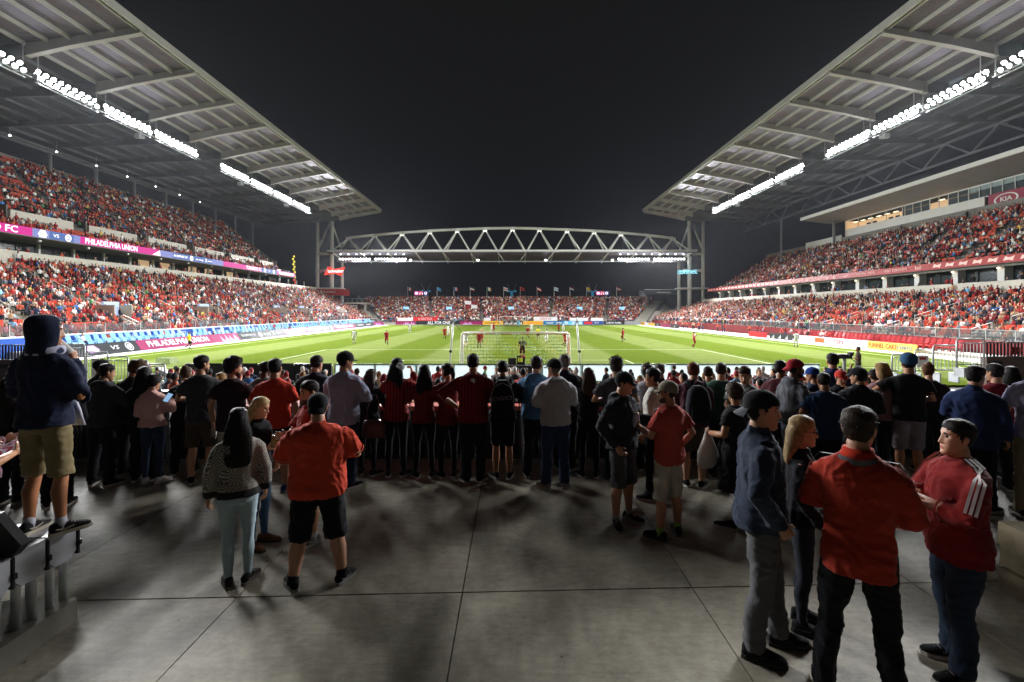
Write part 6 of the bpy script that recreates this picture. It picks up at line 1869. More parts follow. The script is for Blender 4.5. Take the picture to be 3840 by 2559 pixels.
for sx, x0, x1, yt_, ym, yb, lab in ((-1, -60, 172, 1293, 1352, 1452, 'dark slatted fence on a brown wall at left corner'), (1, 3700, 3900, 1283, 1340, 1452, 'dark slatted fence on a brown wall at right corner')):
    Y = 27 if sx < 0 else 24
    t = thing('corner_fence', lab, 'fence', (0, Y, 0))
    X0, X1 = xat(x0, Y), xat(x1, Y); z2, z1, z0_ = zat(yt_, Y), zat(ym, Y), zat(yb, Y)
    m = MB(); m.bx(X0, X1, 0, .3, PZ - .05, z1); m.build('base_wall', mat('brown_wall', hx('#6e5a54'), rough=.8, var=.1), t)
    m = MB(); m.bx(X0, X1, .06, .1, z2 - .06, z2); m.bx(X0, X1, .04, .12, z1, z1 + .05); m.build('rail', GALV, t)
    for x in np.arange(X0 + .05, X1, .17):
        m = MB(); m.bx(x, x + .09, .07, .09, z1 + .05, z2 - .06); m.build('slat', mat('charcoal_slat', hx('#2e3134'), rough=.6), t)
    if sx > 0:
        m = MB(); m.bx(xat(3792, Y), xat(3828, Y), .03, .05, z1 + .15, z2 - .25); o = m.build('number_plate', mat('dark_red_plate', hx('#6a1e22')), t)
        text('lettering', '130', .42, (xat(3810, Y), .025, (z1 + z2) / 2 - .05), XD, ZD, flat('number_print', '#c06058'), o)
    for q in ((.3, .7) if sx < 0 else (.15,)):
        xx = X0 + (X1 - X0) * q
        m = MB(); m.bx(xx - .35, xx + .35, -.05, -.003, z1 - .45, z1 - .2); m.build('vent', BLACK, t)
# monitors behind the goal
Y = 27.6
t = thing('monitor_desk', 'black desk with two screens and white trays behind the goal', 'desk', (xat(1950, Y), Y, 0))
m = MB(); m.bx(-.78, .78, -.2, .35, PZ, zat(1372, Y)); m.build('skirted_table', BLACK, t)
zt = zat(1372, Y)
m = MB(); m.bx(-.66, -.22, -.05, .1, zt + .07, zt + .42); m.build('closed_case', mat('case_black', (.02, .02, .022), rough=.4), t)
m = MB(); m.bx(-.18, .28, -.1, .02, zt + .06, zt + .56); o = m.build('monitor', BLACK, t)
for x in (-.06, .06, .12):
    m = MB(); m.bx(x - .02 - .03, x + .03, -.112, -.103, zt + .22, zt + .46); m.build('screen_bar', mat('screen_lime', (0, 0, 0), emit=(.45, .5, .05), estr=.7, var=0), o)
m = MB(); m.bx(.05, .27, -.112, -.103, zt + .49, zt + .55); m.build('screen_bar', mat('screen_pink', (0, 0, 0), emit=(.6, .05, .15), estr=.6, var=0), o)
m = MB(); m.bx(-.68, -.2, -.12, .1, zt + .004, zt + .06); m.bx(-.16, .5, -.14, .1, zt + .004, zt + .055); m.build('tray', GALV, t)
# clear shelter
Y = 26.5
t = thing('clear_shelter', 'small clear plastic shelter by the left corner of the pitch', 'shelter', (xat(615, Y), Y, zat(1415, Y)))
m = MB(); m.prism([(-.45, 0, .5), (.4, 0, .1), (.4, 0, .0), (-.5, 0, .0)], (0, .5, 0)); m.build('base', WHITE, t)
m = MB(); m.prism([(-.45, -.1, .55), (-.35, -.1, 1.05), (.3, -.1, 1.0), (.45, -.1, .72)], (0, .7, 0)); m.build('hood', mat('clear_hood', hx('#b8c8a8'), rough=.1, alpha=.35, spec=.5), t)

# ------------------------------------------------------------------ things people hold
def cyl_thing(name, label, cat, p, r, h, m_, top=None, tilt=(0, 0), group=None):
    t = thing(name, label, cat, p, 0, group)
    t.rotation_euler = (tilt[0], tilt[1], 0)
    m = MB(); m.tube([(0, 0, -h / 2), (0, 0, -h / 2 + .008), (0, 0, h / 2 - .012), (0, 0, h / 2)], [r * .85, r, r, r * .84], 18); m.build('can_body' if 'can' in name else 'cup_body', m_, t, True)
    if top is not None:
        m = MB(); m.tube([(0, 0, h / 2), (0, 0, h / 2 + .004)], [r * .84, r * .8], 18); m.build('lid', top, t, True)
    return t
CAN = mat('can_silver', hx('#b9b4b0'), rough=.35, metal=.4, var=.05); CANB = mat('can_blue_white', hx('#a9b0c4'), rough=.35, metal=.3, var=.1, vscale=30); GOLD = mat('can_gold_lid', hx('#b89a50'), rough=.3, metal=.6)

# ------------------------------------------------------------------ materials with pattern
def stripe_cloth(name, ca, cb, scale, axis='X', sharp=.08):
    m = cloth(ca).copy(); m.name = name
    nt = m.node_tree; b = nt.nodes['Principled BSDF']
    tc = nt.nodes.new('ShaderNodeTexCoord'); w = nt.nodes.new('ShaderNodeTexWave'); w.bands_direction = axis
    w.inputs['Scale'].default_value = scale
    nt.links.new(tc.outputs['Object'], w.inputs['Vector'])
    r = nt.nodes.new('ShaderNodeValToRGB'); r.color_ramp.elements[0].position = .5 - sharp; r.color_ramp.elements[1].position = .5 + sharp
    r.color_ramp.elements[0].color = (*hx(ca), 1); r.color_ramp.elements[1].color = (*hx(cb), 1)
    nt.links.new(w.outputs[0], r.inputs[0])
    nt.links.new(r.outputs[0], b.inputs['Base Color'])
    return m
def knit_pattern():
    m = cloth('#8d8a84').copy(); m.name = 'knit_diamond_pattern'
    nt = m.node_tree; b = nt.nodes['Principled BSDF']
    tc = nt.nodes.new('ShaderNodeTexCoord'); sp = nt.nodes.new('ShaderNodeSeparateXYZ'); nt.links.new(tc.outputs['Object'], sp.inputs[0])
    def M(op, a, b_=None, v=None):
        n = nt.nodes.new('ShaderNodeMath'); n.operation = op
        nt.links.new(a, n.inputs[0])
        if b_ is not None: nt.links.new(b_, n.inputs[1])
        if v is not None: n.inputs[1].default_value = v
        return n.outputs[0]
    xy = M('ADD', sp.outputs['X'], sp.outputs['Y'])
    u = M('PINGPONG', xy, v=.045); v_ = M('PINGPONG', sp.outputs['Z'], v=.060)
    d = M('ADD', M('MULTIPLY', u, v=1.35), v_)
    s = M('SINE', M('MULTIPLY', d, v=235.0))
    nz = nt.nodes.new('ShaderNodeTexNoise'); nz.inputs['Scale'].default_value = 60; nt.links.new(tc.outputs['Object'], nz.inputs['Vector'])
    s2 = M('ADD', s, M('MULTIPLY', nz.outputs[0], v=.8))
    # plain dark hem band
    hemb = nt.nodes.new('ShaderNodeMapRange'); hemb.inputs[1].default_value = .89; hemb.inputs[2].default_value = .90
    nt.links.new(sp.outputs['Z'], hemb.inputs[0])
    r = nt.nodes.new('ShaderNodeValToRGB'); r.color_ramp.elements[0].position = .30; r.color_ramp.elements[1].position = .55
    r.color_ramp.elements[0].color = (*hx('#565450'), 1); r.color_ramp.elements[1].color = (*hx('#a09d94'), 1)
    nt.links.new(s2, r.inputs[0])
    mx = nt.nodes.new('ShaderNodeMix'); mx.data_type = 'RGBA'; mx.inputs[6].default_value = (*hx('#232325'), 1)
    nt.links.new(hemb.outputs[0], mx.inputs[0]); nt.links.new(r.outputs[0], mx.inputs[7])
    nt.links.new(mx.outputs[2], b.inputs['Base Color'])
    return m
JST = stripe_cloth('red_striped_football_cloth', '#8e1e1c', '#5e1216', 6.5, 'X', .12)

def sleeve_stripes(I, side, m_, r, n=3, gap=.026, f0=-.25, f1=1.0, zn=1.505):
    """raised stripes from collar along the shoulder and down the sleeve"""
    i = 0 if side < 0 else 1
    s, T = I['s'], I['T']
    sh, el = I['sh'][i], I['el'][i]
    for k in range(n):
        off = (k - (n - 1) / 2) * gap
        m = MB(); L, R = [], []
        d = norm(el - sh)
        upv = norm(np.array((side * .35, 0, 1.0)) - d * (np.array((side * .35, 0, 1.0)) @ d))
        fw = np.cross(upv, d)
        for f in np.linspace(f0, f1, 14):
            if f < 0.12:
                c = sh + np.array((side * -.10, 0, .04)) * (max(0, (.12 - f)) / .37)
                c = sh + (np.array((side * .08, -.012, zn)) - sh) * ((.12 - f) / .37)
                n_ = norm(np.array((side * .35, 0, 1.0)))
                rr = r * (.92 - .1 * (.12 - f))
                rr = r * (1 - .75 * (.12 - f) / .37)
            else:
                c = sh + (el - sh) * f; n_ = upv; rr = r
            a = off / r
            p = c + n_ * rr * math.cos(a) + np.array((0, 1.0, 0)) * off if f < .12 else c + (n_ * math.cos(a) + fw * math.sin(a)) * rr
            w = .0085
            t_ = np.array((0, 1.0, 0)) if f < .12 else fw
            L.append(p - t_ * w); R.append(p + t_ * w)
        P = T(np.array(L + R)) * s
        k2 = len(L)
        m.add(P, [(j, j + 1, k2 + j + 1, k2 + j) for j in range(k2 - 1)])
        m.build('sleeve_stripe', m_, I['root'], True)
GR = 'spectators leaning on the concourse rail'
P = person
# ================= foreground
I = P('man in navy hoodie with hood up standing on the bench at left, cup at mouth', 170, 3.82, yt=1188, yaw=44, z0=.772, top=('hoodie', '#1c2238'), bot=('shorts', '#7d6f50', -.03), shoe='#1a1a1c', sole='#a8a090', sock=('low', '#b9b8c4'),
      hair=('short', '#15110f'), skin='#a06a48', arms=(('w', at(48, 1470, 3.95), at(235, 1478, 4.02)), ('w', at(305, 1490, 3.86), at(278, 1352, 3.95))), extra=('hood_up',), head=(52, 2), stance=.13, curl=(.6, .8), bw=.94, toes=(6, 30), hs=.98)
# scarf round his neck
m = MB(); T1 = lambda p: I['T'](p)[0]
m.rings([((0, -.01, 1.455), (.125, 0, 0), (0, .115, 0)), ((0, -.005, 1.48), (.135, 0, 0), (0, .125, 0)), ((0, -.002, 1.515), (.128, 0, 0), (0, .122, 0)), ((0, 0, 1.53), (.11, 0, 0), (0, .11, 0))], 28)
m.V = [I['T'](v) * I['s'] for v in m.V]
m.build('scarf', stripe_cloth('scarf_stripes', '#232a44', '#a9a8bc', 4.5, 'X', .06), I['root'], True)
p = I['hand'](1, .06)
cyl_thing('drink_can', 'white and black drink can held to hooded man mouth', 'can', at(240, 1306, 3.93), .036, .125, mat('can_white_black', hx('#b8b6b0'), rough=.4, var=.3, vscale=14), GOLD, (.15, -.75))
p = at(272, 1492, 4.0)
m = MB(); m.rings([((0, 0, .0), (.025, 0, 0), (0, .02, 0)), ((.02, 0, -.10), (.05, 0, 0), (0, .025, 0)), ((.03, 0, -.22), (.08, 0, 0), (0, .02, 0))], 10)
o = m.build('scarf_end', cloth('#b8b6c6'), None, True, loc=p, label='white end of scarf hanging from hooded man arm', cat='scarf')

I = P('long dark haired woman in patterned knit sweater and pale blue leggings, back turned', 893, 4.5, yt=1530, fem=True, top=('sweater', '#8d8a84', None, None, knit_pattern()), bot=('slim', '#9fb4bc'), shoe='#241f1d', sole='#6b655c',
      hair=('long', '#120e0d', .46), skin='#a87858', arms=('down', 'down'), head=(8, 3), stance=.085, toes=(5, 38), bw=1.02, yaw=-4)
for sd in (0, 1):
    pass
I = P('blonde woman in black top and ripped jeans facing right with drink', 968, 5.25, yt=1487, fem=True, yaw=128, top=('longtee', '#17181b'), bot=('slim', '#3f5872'), shoe='#6e4a34', sole='#3a2c22', hair=('long', '#b39a6c', .30), skin='#c99878',
      arms=('pocket', 'hold'), head=(-8, 14), curl=(.5, .9), toes=(12, 12))
cyl_thing('drink_glass', 'amber drink held by the blonde woman', 'cup', I['hand'](1, .07) + np.array((.0, .0, .05)), .036, .13, mat('amber_drink', hx('#8a6a30'), rough=.15, spec=.5, alpha=.8))
I = P('big man in bright red polo, black cap and black shorts, back turned', 1192, 4.48, yt=1478, bw=1.30, belly=.06, top=('polo', '#c4432c', .84, .86), bot=('shorts', '#15161a', -.06), shoe='#17181b', sole='#8e8b86', sock=('low', '#16171a'), hair=('capback', '#15110f', '#191a1e'),
      skin='#b98a70', arms=(((.275, .08, 1.16), (.02, .25, 1.15)), ((.30, .09, 1.17), (.0, .25, 1.17))), stance=.21, toes=(22, 34), head=(3, 4), yaw=4)
I = P('man in red football jersey with dark sleeves facing left behind big man', 1165, 5.35, yt=1428, yaw=-105, top=('jersey', '#a52a1c'), bot=('shorts', '#2a2d33'), shoe='#77726c', sole='#c2bfb8', sock=('low', '#c8c6c2'), hair=('fade', '#1b1512'), skin='#b98c6e', arms=('hold', 'cross'), head=(-6, 6), beard=1)
for sd in (-1, 1): sleeve_stripes(I, sd, cloth('#d8d6d2'), .078, f1=.75)
I = P('man in dark jacket, black cap and sunglasses facing us, can in hand', 2335, 5.8, yt=1396, yaw=125, top=('hoodie', '#2b2f33'), bot=('shorts', '#4a4c4e', -.05), shoe='#141416', sole='#b4b1aa', sock=('low', '#a8a6a2'), hair=('cap', '#2a1d16', '#1a1b1e'), skin='#b98668', arms=('hold', 'pocket'), head=(-22, 8), extra=('sunglasses',), curl=(.9, .5), stance=.13, toes=(10, 40))
cyl_thing('beer_can', 'tall silver can in hand of man in dark jacket', 'can', I['hand'](0, .07) + np.array((.0, -.02, .04)), .034, .168, CAN, BLACK)
I = P('man in faded red tee, beige trucker cap and white shorts facing left', 2508, 5.45, yt=1430, yaw=-48, top=('tee', '#b04a42', .84, .66), bot=('shorts', '#b9b3a4', -.06), shoe='#131417', sole='#3c3e3a', sock=('low', '#7fae4a'), hair=('cap', '#241a14', '#857d6e', '#a39a8a'), skin='#b07e62', arms=('hold', 'pocket'), head=(-34, 2), curl=(.9, .4), stance=.14, toes=(20, 34), beard=1, extra=('sunglasses',))
cyl_thing('beer_can', 'blue and white can held by man in red tee', 'can', I['hand'](0, .07) + np.array((0, -.02, .045)), .034, .155, CANB, GOLD)
m = MB(); c = I['hand'](0, .0); m.ell(c, (.036, .036, .022), 12, 6); 
o = m.build('wristwatch', BLACK, label='black watch on wrist of man in red tee', cat='watch')
I = P('short haired woman in black dress with white plastic bag', 2755, 5.7, yt=1438, fem=True, yaw=-62, top=('dress', '#191a1d', .46, .5), bot=('none', '#000000'), shoe='#141315', hair=('bob', '#3b2b1d'), skin='#a87a58', arms=('fwd', 'down'), head=(35, 6), bw=1.12, steps=(.0, -.12))
kn = I
p = I['hand'](0, .05)
m = MB(); m.rings([((0, 0, .02), (.03, 0, 0), (0, .02, 0)), ((0, 0, -.10), (.075, 0, 0), (0, .05, 0)), ((-.01, 0, -.24), (.12, 0, 0), (0, .075, 0)), ((-.02, 0, -.36), (.115, 0, 0), (0, .07, 0)), ((-.02, 0, -.42), (.07, 0, 0), (0, .04, 0))], 20)
m.V = [v + np.stack([vnoise(v * 16, 1), vnoise(v * 16, 2), vnoise(v * 16, 3)], 1) * .016 for v in m.V]
m.build('plastic_bag', mat('white_plastic_film', hx('#c4c2bc'), rough=.3, var=.1, vscale=12, alpha=.85), None, True, loc=p, label='crumpled white plastic bag hanging from woman hand', cat='bag')
I = P('man in navy jacket and backward black cap facing right, grey trousers', 2852, 3.62, yt=1470, yaw=78, top=('jacket', '#2c3444'), bot=('trousers', '#5a5a5c'), shoe='#17171a', sole='#3a3836', hair=('capback', '#17110e', '#16171a', '#5a5c60'), skin='#ae8064', arms=('down', 'pocket'), head=(4, 3), stance=.10, steps=(.14, -.06), toes=(8, 10), hs=1.04)
I = P('blonde woman in glasses and black clothes facing right', 3006, 3.9, yt=1560, fem=True, yaw=88, top=('longtee', '#16171d'), bot=('slim', '#22262e'), shoe='#1b1b1e', sole='#201f1f', hair=('long', '#937c56', .28), skin='#b98768', arms=('down', 'down_in'), head=(2, 3), extra=('glasses',), toes=(8, 10), hs=1.02)
I = P('tall man in red football jersey with white shoulder piping, back turned', 3218, 3.12, yt=1531, bw=.95, top=('jersey', '#9a3020', .80, 1.55), bot=('trousers', '#14161b'), shoe='#131316', hair=('short', '#2a2018'), skin='#b98568', arms=(((.268, .08, 1.155), (.05, .27, 1.13)), ((.272, .05, 1.15), (.17, .27, 1.10))), head=(14, 2), stance=.18, yaw=3, hs=1.02)
IRED = I
for sd in (-1, 1):
    sleeve_stripes(I, sd, cloth('#b9b9bc'), .052 * I['lw'] + I['g'] + .005, n=1, f0=-.16, f1=.55, zn=1.455)
m = MB(); m.rings([((0, -.016, 1.478), (.098, 0, 0), (0, .098, 0)), ((0, -.014, 1.505), (.083, 0, 0), (0, .085, 0)), ((0, -.012, 1.53), (.078, 0, 0), (0, .080, 0))], 24)
m.V = [I['T'](v) * I['s'] for v in m.V]; m.build('collar', cloth('#b5301c'), I['root'], True)
m = MB(); T_ = I['T']
yk = MB(); yk.rings([((0, -.016, 1.445), (.135, 0, 0), (0, .090, 0)), ((0, -.016, 1.470), (.115, 0, 0), (0, .094, 0)), ((0, -.016, 1.486), (.098, 0, 0), (0, .096, 0))], 24, cap=False)
yk.V = [I['T'](v) * I['s'] for v in yk.V]; yk.build('shoulder_yoke', cloth('#55585e'), I['root'], True)
for i in range(2):
    for f in (.30, .38):
        e = I['el'][i] + (I['wr'][i] - I['el'][i]) * f; d_ = norm(I['wr'][i] - I['el'][i])
        q = MB(); q.tube(I['T'](np.array([e - d_ * .008, e + d_ * .008])) * I['s'], [.083, .083], 18, cap=False); q.build('cuff_stripe', cloth('#c9c7c4'), I['root'], True)
I = P('man in red jersey with three white sleeve stripes and crossed arms facing left', 3590, 3.42, yt=1577, bw=1.10, yaw=-122, top=('jersey', '#741c1b', .80, 1.35), bot=('jeans', '#2a3648'), shoe='#151518', hair=('quiff', '#17120f'), skin='#c08f74', arms=('cross', 'fold'), head=(4, -2), stance=.13, toes=(10, 10), belly=.03, steps=(.05, -.05))
for sd in (-1, 1): sleeve_stripes(I, sd, cloth('#c9c4c4'), .0825, n=3, gap=.027, f0=-.22, f1=.95)
# ================= left edge
I = P('man in pale blue polo cut by the left edge', -165, 4.1, h=1.80, yaw=60, top=('polo', '#7f9cc8'), bot=('trousers', '#1c1e24'), skin='#b0805f', arms=('hold', 'hold'), hair=('short', '#1a1412'))
I = P('person in red and white striped top with plastic cup at left edge', -75, 5.0, h=1.60, yaw=70, fem=True, top=('jacket', '#26262a', None, None, stripe_cloth('red_white_stripes', '#7a2a30', '#8f8490', 14, 'X', .2)), bot=('trousers', '#17181b'), skin='#a87a5c', arms=('hold', 'hold'), hair=('bob', '#1d1613'))
cyl_thing('plastic_cup', 'clear plastic cup in hand at left edge', 'cup', I['hand'](1, .07) + np.array((0, -.03, .06)), .04, .12, MATS['clear_plastic'])
P('dark haired woman in black behind the hooded man', 40, 6.4, h=1.64, fem=True, yaw=25, top=('jacket', '#17181b'), bot=('trousers', '#131418'), hair=('longwavy', '#1d1613', .3), skin='#b98a6c', arms=('rail', 'down'))
P('man in black standing behind the bench at left', 215, 6.3, h=1.70, yaw=10, top=('jacket', '#15161a'), bot=('trousers', '#121316'), hair=('short', '#15110f'), skin='#a87a5c', arms=('fwd', 'fwd'))
# ================= along the rail, left to right
def R(label, xs, D, yt, **k):
    if 'rail' in k['arms'] and 'lean' not in k: k['lean'] = float(rng.uniform(2, 9)); k['twist'] = float(rng.uniform(-9, 9)); k['roll'] = float(rng.uniform(-5, 5))
    else: k.setdefault('lean', float(rng.uniform(-2, 3))); k.setdefault('twist', float(rng.uniform(-6, 6)))
    k.setdefault('stance', float(rng.uniform(.09, .15))); k.setdefault('toes', (float(rng.uniform(5, 30)), float(rng.uniform(5, 30))))
    return P(label, xs, D, yt=yt, group=None, **k)
R('man in dark cap behind the grey hooded man at rail', 372, 7.7, 1350, yaw=35, top=('jacket', '#17191c'), hair=('cap', '#1a1412', '#18191b'), arms=('rail', 'rail'), skin='#a5744f')
R('man in charcoal hoodie with short dark hair at rail, far left', 378, 7.05, 1366, yaw=30, top=('hoodie', '#3a3d42'), hair=('fade', '#1a1411'), arms=('rail', 'rail'), skin='#a87a5c', head=(25, 5))
R('person with curly brown hair looking down at rail', 490, 7.5, 1355, yaw=25, top=('jacket', '#1a1a1c'), hair=('curly', '#4a3320'), arms=('rail', 'fwd'), skin='#8f6244', head=(35, 18))
R('dark long haired woman in black beside pink jacket', 540, 7.25, 1376, fem=True, yaw=12, top=('jacket', '#141517'), bot=('trousers', '#121317'), hair=('long', '#17110f', .34), arms=('down_in', 'fwd'), skin='#a87a5c')
I = R('woman in pink leather jacket and jeans holding lit phone', 572, 7.15, 1406, fem=True, yaw=14, top=('jacket', '#b58a82', .93, None, mat('pink_leather', hx('#d6aaa2'), rough=.42, spec=.4, var=.06, bump=.15, bscale=25)), bot=('slim', '#2e3d52'), shoe='#cfccc6', hair=('bob', '#1b1412'), arms=('down_in', 'phone'), skin='#b98a6c', head=(12, 14), stance=.11, toes=(4, 30))
t = thing('phone', 'lit phone held by woman in pink jacket', 'phone', at(630, 1492, 6.95)); t.rotation_euler = (.9, .35, .2)
m = MB(); m.bx(-.036, .036, -.072, .072, -.004, .004); m.build('case', BLACK, t)
m = MB(); m.bx(-.032, .032, -.066, .066, .0045, .0055); m.build('screen', mat('phone_screen', (0, 0, 0), emit=(.35, .6, .9), estr=.8, var=0), t)
R('woman with brown bun in black top at rail', 690, 7.55, 1375, fem=True, top=('tee', '#121315'), bot=('trousers', '#101114'), hair=('bun', '#4a3524'), arms=('rail', 'rail'), skin='#c09678', head=(5, 6))
R('bearded man in charcoal tee with tan shorts, head turned right', 752, 7.15, 1334, yaw=5, top=('tee', '#3c3c3f'), bot=('shorts', '#4a4036'), hair=('quiff', '#17110e'), arms=('fold', 'fold'), skin='#b98a6c', head=(42, 2), beard=1, stance=.12)
R('curly dark haired man in plum tee and pale shorts, head turned right', 868, 6.9, 1346, yaw=18, top=('tee', '#2b1f26', .80), bot=('shorts', '#b0a898'), hair=('curly', '#1d1511'), arms=('down', 'fwd'), skin='#b98a6c', head=(48, 4), beard=1)
R('woman with long fair hair clip beside plum tee', 815, 7.6, 1398, fem=True, yaw=20, top=('tee', '#8d94ac'), bot=('slim', '#b8b3a8'), hair=('ponytail', '#8a6a3c'), arms=('rail', 'down'), skin='#c79a7c')
R('dark skinned man in grey tee behind red shirt', 985, 7.7, 1354, yaw=10, top=('tee', '#6f7076'), hair=('shaved', '#0f0c0b'), arms=('rail', 'rail'), skin='#5a3a28', head=(20, 3))
R('man in red shirt and navy shorts with short dark hair at rail', 1032, 6.8, 1346, yaw=6, bw=1.05, top=('polo', '#c83c28', .86, .75), bot=('shorts', '#1d2438'), shoe='#23305a', sole='#6a6460', hair=('fade', '#17120f'), arms=('fold', 'down'), skin='#b98a6c', head=(2, 6), stance=.13)
R('man in dark navy fleece with short hair at rail', 1178, 7.5, 1335, yaw=14, top=('jacket', '#171c2a'), hair=('fade', '#1c1512'), arms=('rail', 'rail'), skin='#b98a6c', head=(22, 6), bw=1.06)
R('man in blue grey shirt, black cap and glasses, arms folded', 1290, 6.95, 1320, yaw=22, top=('shirt', '#9aa0b6', .84, None, None), bot=('jeans', '#26344a'), hair=('cap', '#1c1512', '#17181a'), arms=('fold', 'fold'), skin='#c09274', head=(30, 2), extra=('glasses',), bw=1.08)
R('woman in dark leather jacket with long brown hair and red bag', 1378, 7.5, 1385, fem=True, yaw=25, top=('jacket', '#1b1c20'), bot=('slim', '#15161a'), hair=('longwavy', '#2e2018', .42), arms=('fwd', 'rail'), skin='#c09678')
t = thing('handbag', 'brown leather handbag beside woman in leather jacket', 'bag', at(1402, 1640, 7.25))
m = MB(); m.rings([((0, 0, 0), (.15, 0, 0), (0, .06, 0)), ((0, 0, .05), (.175, 0, 0), (0, .075, 0)), ((0, 0, .18), (.165, 0, 0), (0, .065, 0)), ((0, 0, .25), (.14, 0, 0), (0, .035, 0))], 20, e=3); m.build('bag_body', mat('brown_leather', hx('#5a2a26'), rough=.3, spec=.5, var=.12, bump=.2, bscale=12), t, True)
m = MB(); m.tube([(-.11, 0, .24), (-.09, 0, .42), (-.02, 0, .62), (.04, 0, .62), (.09, 0, .42), (.11, 0, .24)], .009, 6); m.build('strap', MATS['brown_leather'], t, True)
I = R('woman with long black hair in striped red jersey, drink raised', 1485, 7.45, 1344, fem=True, yaw=4, top=('jersey', '#8e1e1c', .84, None, JST), bot=('slim', '#15171c'), hair=('long', '#0e0c0c', .40), arms=('rail', 'raise'), skin='#b98a6c', curl=(.5, .7), head=(8, -4))
cyl_thing('plastic_cup', 'plastic cup raised by woman in striped jersey', 'cup', at(1503, 1374, 7.3), .042, .12, MATS['clear_plastic'], tilt=(.2, -1.0))
p = I['w']((0, 0, 0)); 
R('woman with dark wavy hair in dark red top at rail', 1590, 7.4, 1368, fem=True, top=('tee', '#6e1a1a', .86, .95), bot=('slim', '#15161a'), hair=('longwavy', '#17110f', .34), arms=('rail', 'rail'), skin='#b98a6c')
R('woman with tied back dark hair in dark red top', 1680, 7.4, 1362, fem=True, yaw=-8, top=('tee', '#6a1a1c', .82, 1.0), bot=('slim', '#15161a'), hair=('ponytail', '#17110f'), arms=('rail', 'rail'), skin='#b98a6c', head=(-30, 4))
I = R('tall man in striped red jersey with dark shoulders, hand on hip', 1775, 7.2, 1330, yaw=-3, bw=1.1, top=('jersey', '#8e1e1c', .84, 1.0, JST), bot=('trousers', '#23262c'), hair=('short', '#16110e'), arms=('hip', 'rail'), skin='#b07c5c', head=(4, 5))
for sd in (-1, 1): sleeve_stripes(I, sd, cloth('#b8b8c0'), .079, n=1, f0=-.24, f1=.4)
t = thing('neck_label', None, None); bpy.data.objects.remove(t)
q = MB(); q.V = []; q.add(I['T'](np.array([(-.028, -.128, 1.33), (.028, -.128, 1.33), (.028, -.126, 1.385), (-.028, -.126, 1.385)]) + (.012, -.012, .04)) * I['s'], [(0, 1, 2, 3)]); q.build('neck_label', WHITE, I['root'])
I = R('man in black jacket carrying a black backpack, dark shorts', 1885, 7.35, 1354, top=('jacket', '#121315'), bot=('shorts', '#101114'), hair=('fade', '#1a1411'), arms=('rail', 'rail'), skin='#a87a5c', head=(0, 8), stance=.10)
t = thing('backpack', 'black backpack with pale piping on back of man in black', 'backpack', I['w']((0, -.15, 1.0)))
m = MB(); m.rings([((0, -.06, -.02), (.15, 0, 0), (0, .08, 0)), ((0, -.08, .06), (.175, 0, 0), (0, .11, 0)), ((0, -.085, .25), (.17, 0, 0), (0, .115, 0)), ((0, -.07, .42), (.14, 0, 0), (0, .09, 0)), ((0, -.05, .50), (.08, 0, 0), (0, .05, 0))], 24, e=2.8); m.build('pack_body', cloth('#141416'), t, True)
m = MB(); m.tube([(-.165, -.15, .10), (-.16, -.17, .30), (-.12, -.15, .42), (0, -.14, .475), (.12, -.15, .42), (.16, -.17, .30), (.165, -.15, .10)], .006, 5); m.build('piping', cloth('#b8b4ae'), t, True)
text('lettering', 'OGIO', .085, (.0, -.208, .26), (1, 0, .18), (0, 0, 1), flat('pack_print', '#77777a'), t, sx=1.3, extrude=.003)
for sd in (-1, 1):
    m = MB(); m.tube([(sd * .11, -.03, .47), (sd * .12, .03, .52), (sd * .125, .16, .46), (sd * .13, .17, .25), (sd * .14, .08, .08)], .022, 6); m.build('strap', cloth('#141416'), t, True)
R('man in blue hooded sweatshirt with brown hair at rail', 2010, 7.4, 1338, yaw=6, top=('hoodie', '#4a7498'), hair=('short', '#2c1e14'), arms=('rail', 'rail'), skin='#b98a6c', head=(8, 6), bw=1.04)
I = R('older man in grey hoodie, dark cap and blue jeans, back turned', 2083, 6.95, 1347, yaw=-8, bw=1.08, top=('hoodie', '#b2b2b6'), bot=('jeans', '#2c405e'), shoe='#8e8a80', sole='#b0aca2', hair=('cap', '#6e6860', '#2a2726'), arms=('hold', 'hold'), skin='#b98468', head=(-38, 4), extra=('glasses',), stance=.13, toes=(30, 24))
R('grey haired man in dark navy jacket behind grey hoodie', 2118, 7.75, 1332, yaw=5, bw=1.12, top=('jacket', '#171b26'), hair=('short', '#77716a'), arms=('rail', 'rail'), skin='#b98468')
R('woman with long auburn hair all in black at rail', 2210, 7.4, 1381, fem=True, top=('longtee', '#141417'), bot=('slim', '#121316'), hair=('longwavy', '#3a2418', .36), arms=('rail', 'rail'), skin='#c09678', bw=1.05)
R('man in slate tee with spiky brown hair, sunglasses on head', 2312, 7.15, 1345, yaw=-6, bw=1.08, top=('tee', '#45474c', .85, .6), bot=('trousers', '#121418'), shoe='#8e8a80', hair=('spiky', '#2e2018'), arms=('fold', 'fold'), skin='#b98a6c', head=(4, 4), stance=.12, toes=(30, 10))
R('man in white short sleeved shirt and dark glasses facing left', 2455, 6.6, 1382, yaw=-62, top=('shirt', '#cfcbc2', .84), bot=('trousers', '#121317'), hair=('short', '#15110f'), arms=('down', 'fwd'), skin='#a5744f', head=(-10, 3), extra=('sunglasses',))
R('woman in white top with brown hair partly hidden at rail', 2425, 7.7, 1368, yaw=20, fem=True, top=('tee', '#9a98a0'), hair=('bob', '#3a281c'), arms=('rail', 'rail'), skin='#c09678')
R('man with short grey hair in black at rail', 2478, 7.85, 1365, yaw=-15, top=('jacket', '#16171a'), hair=('fade', '#4a443e'), arms=('rail', 'rail'), skin='#b98468')
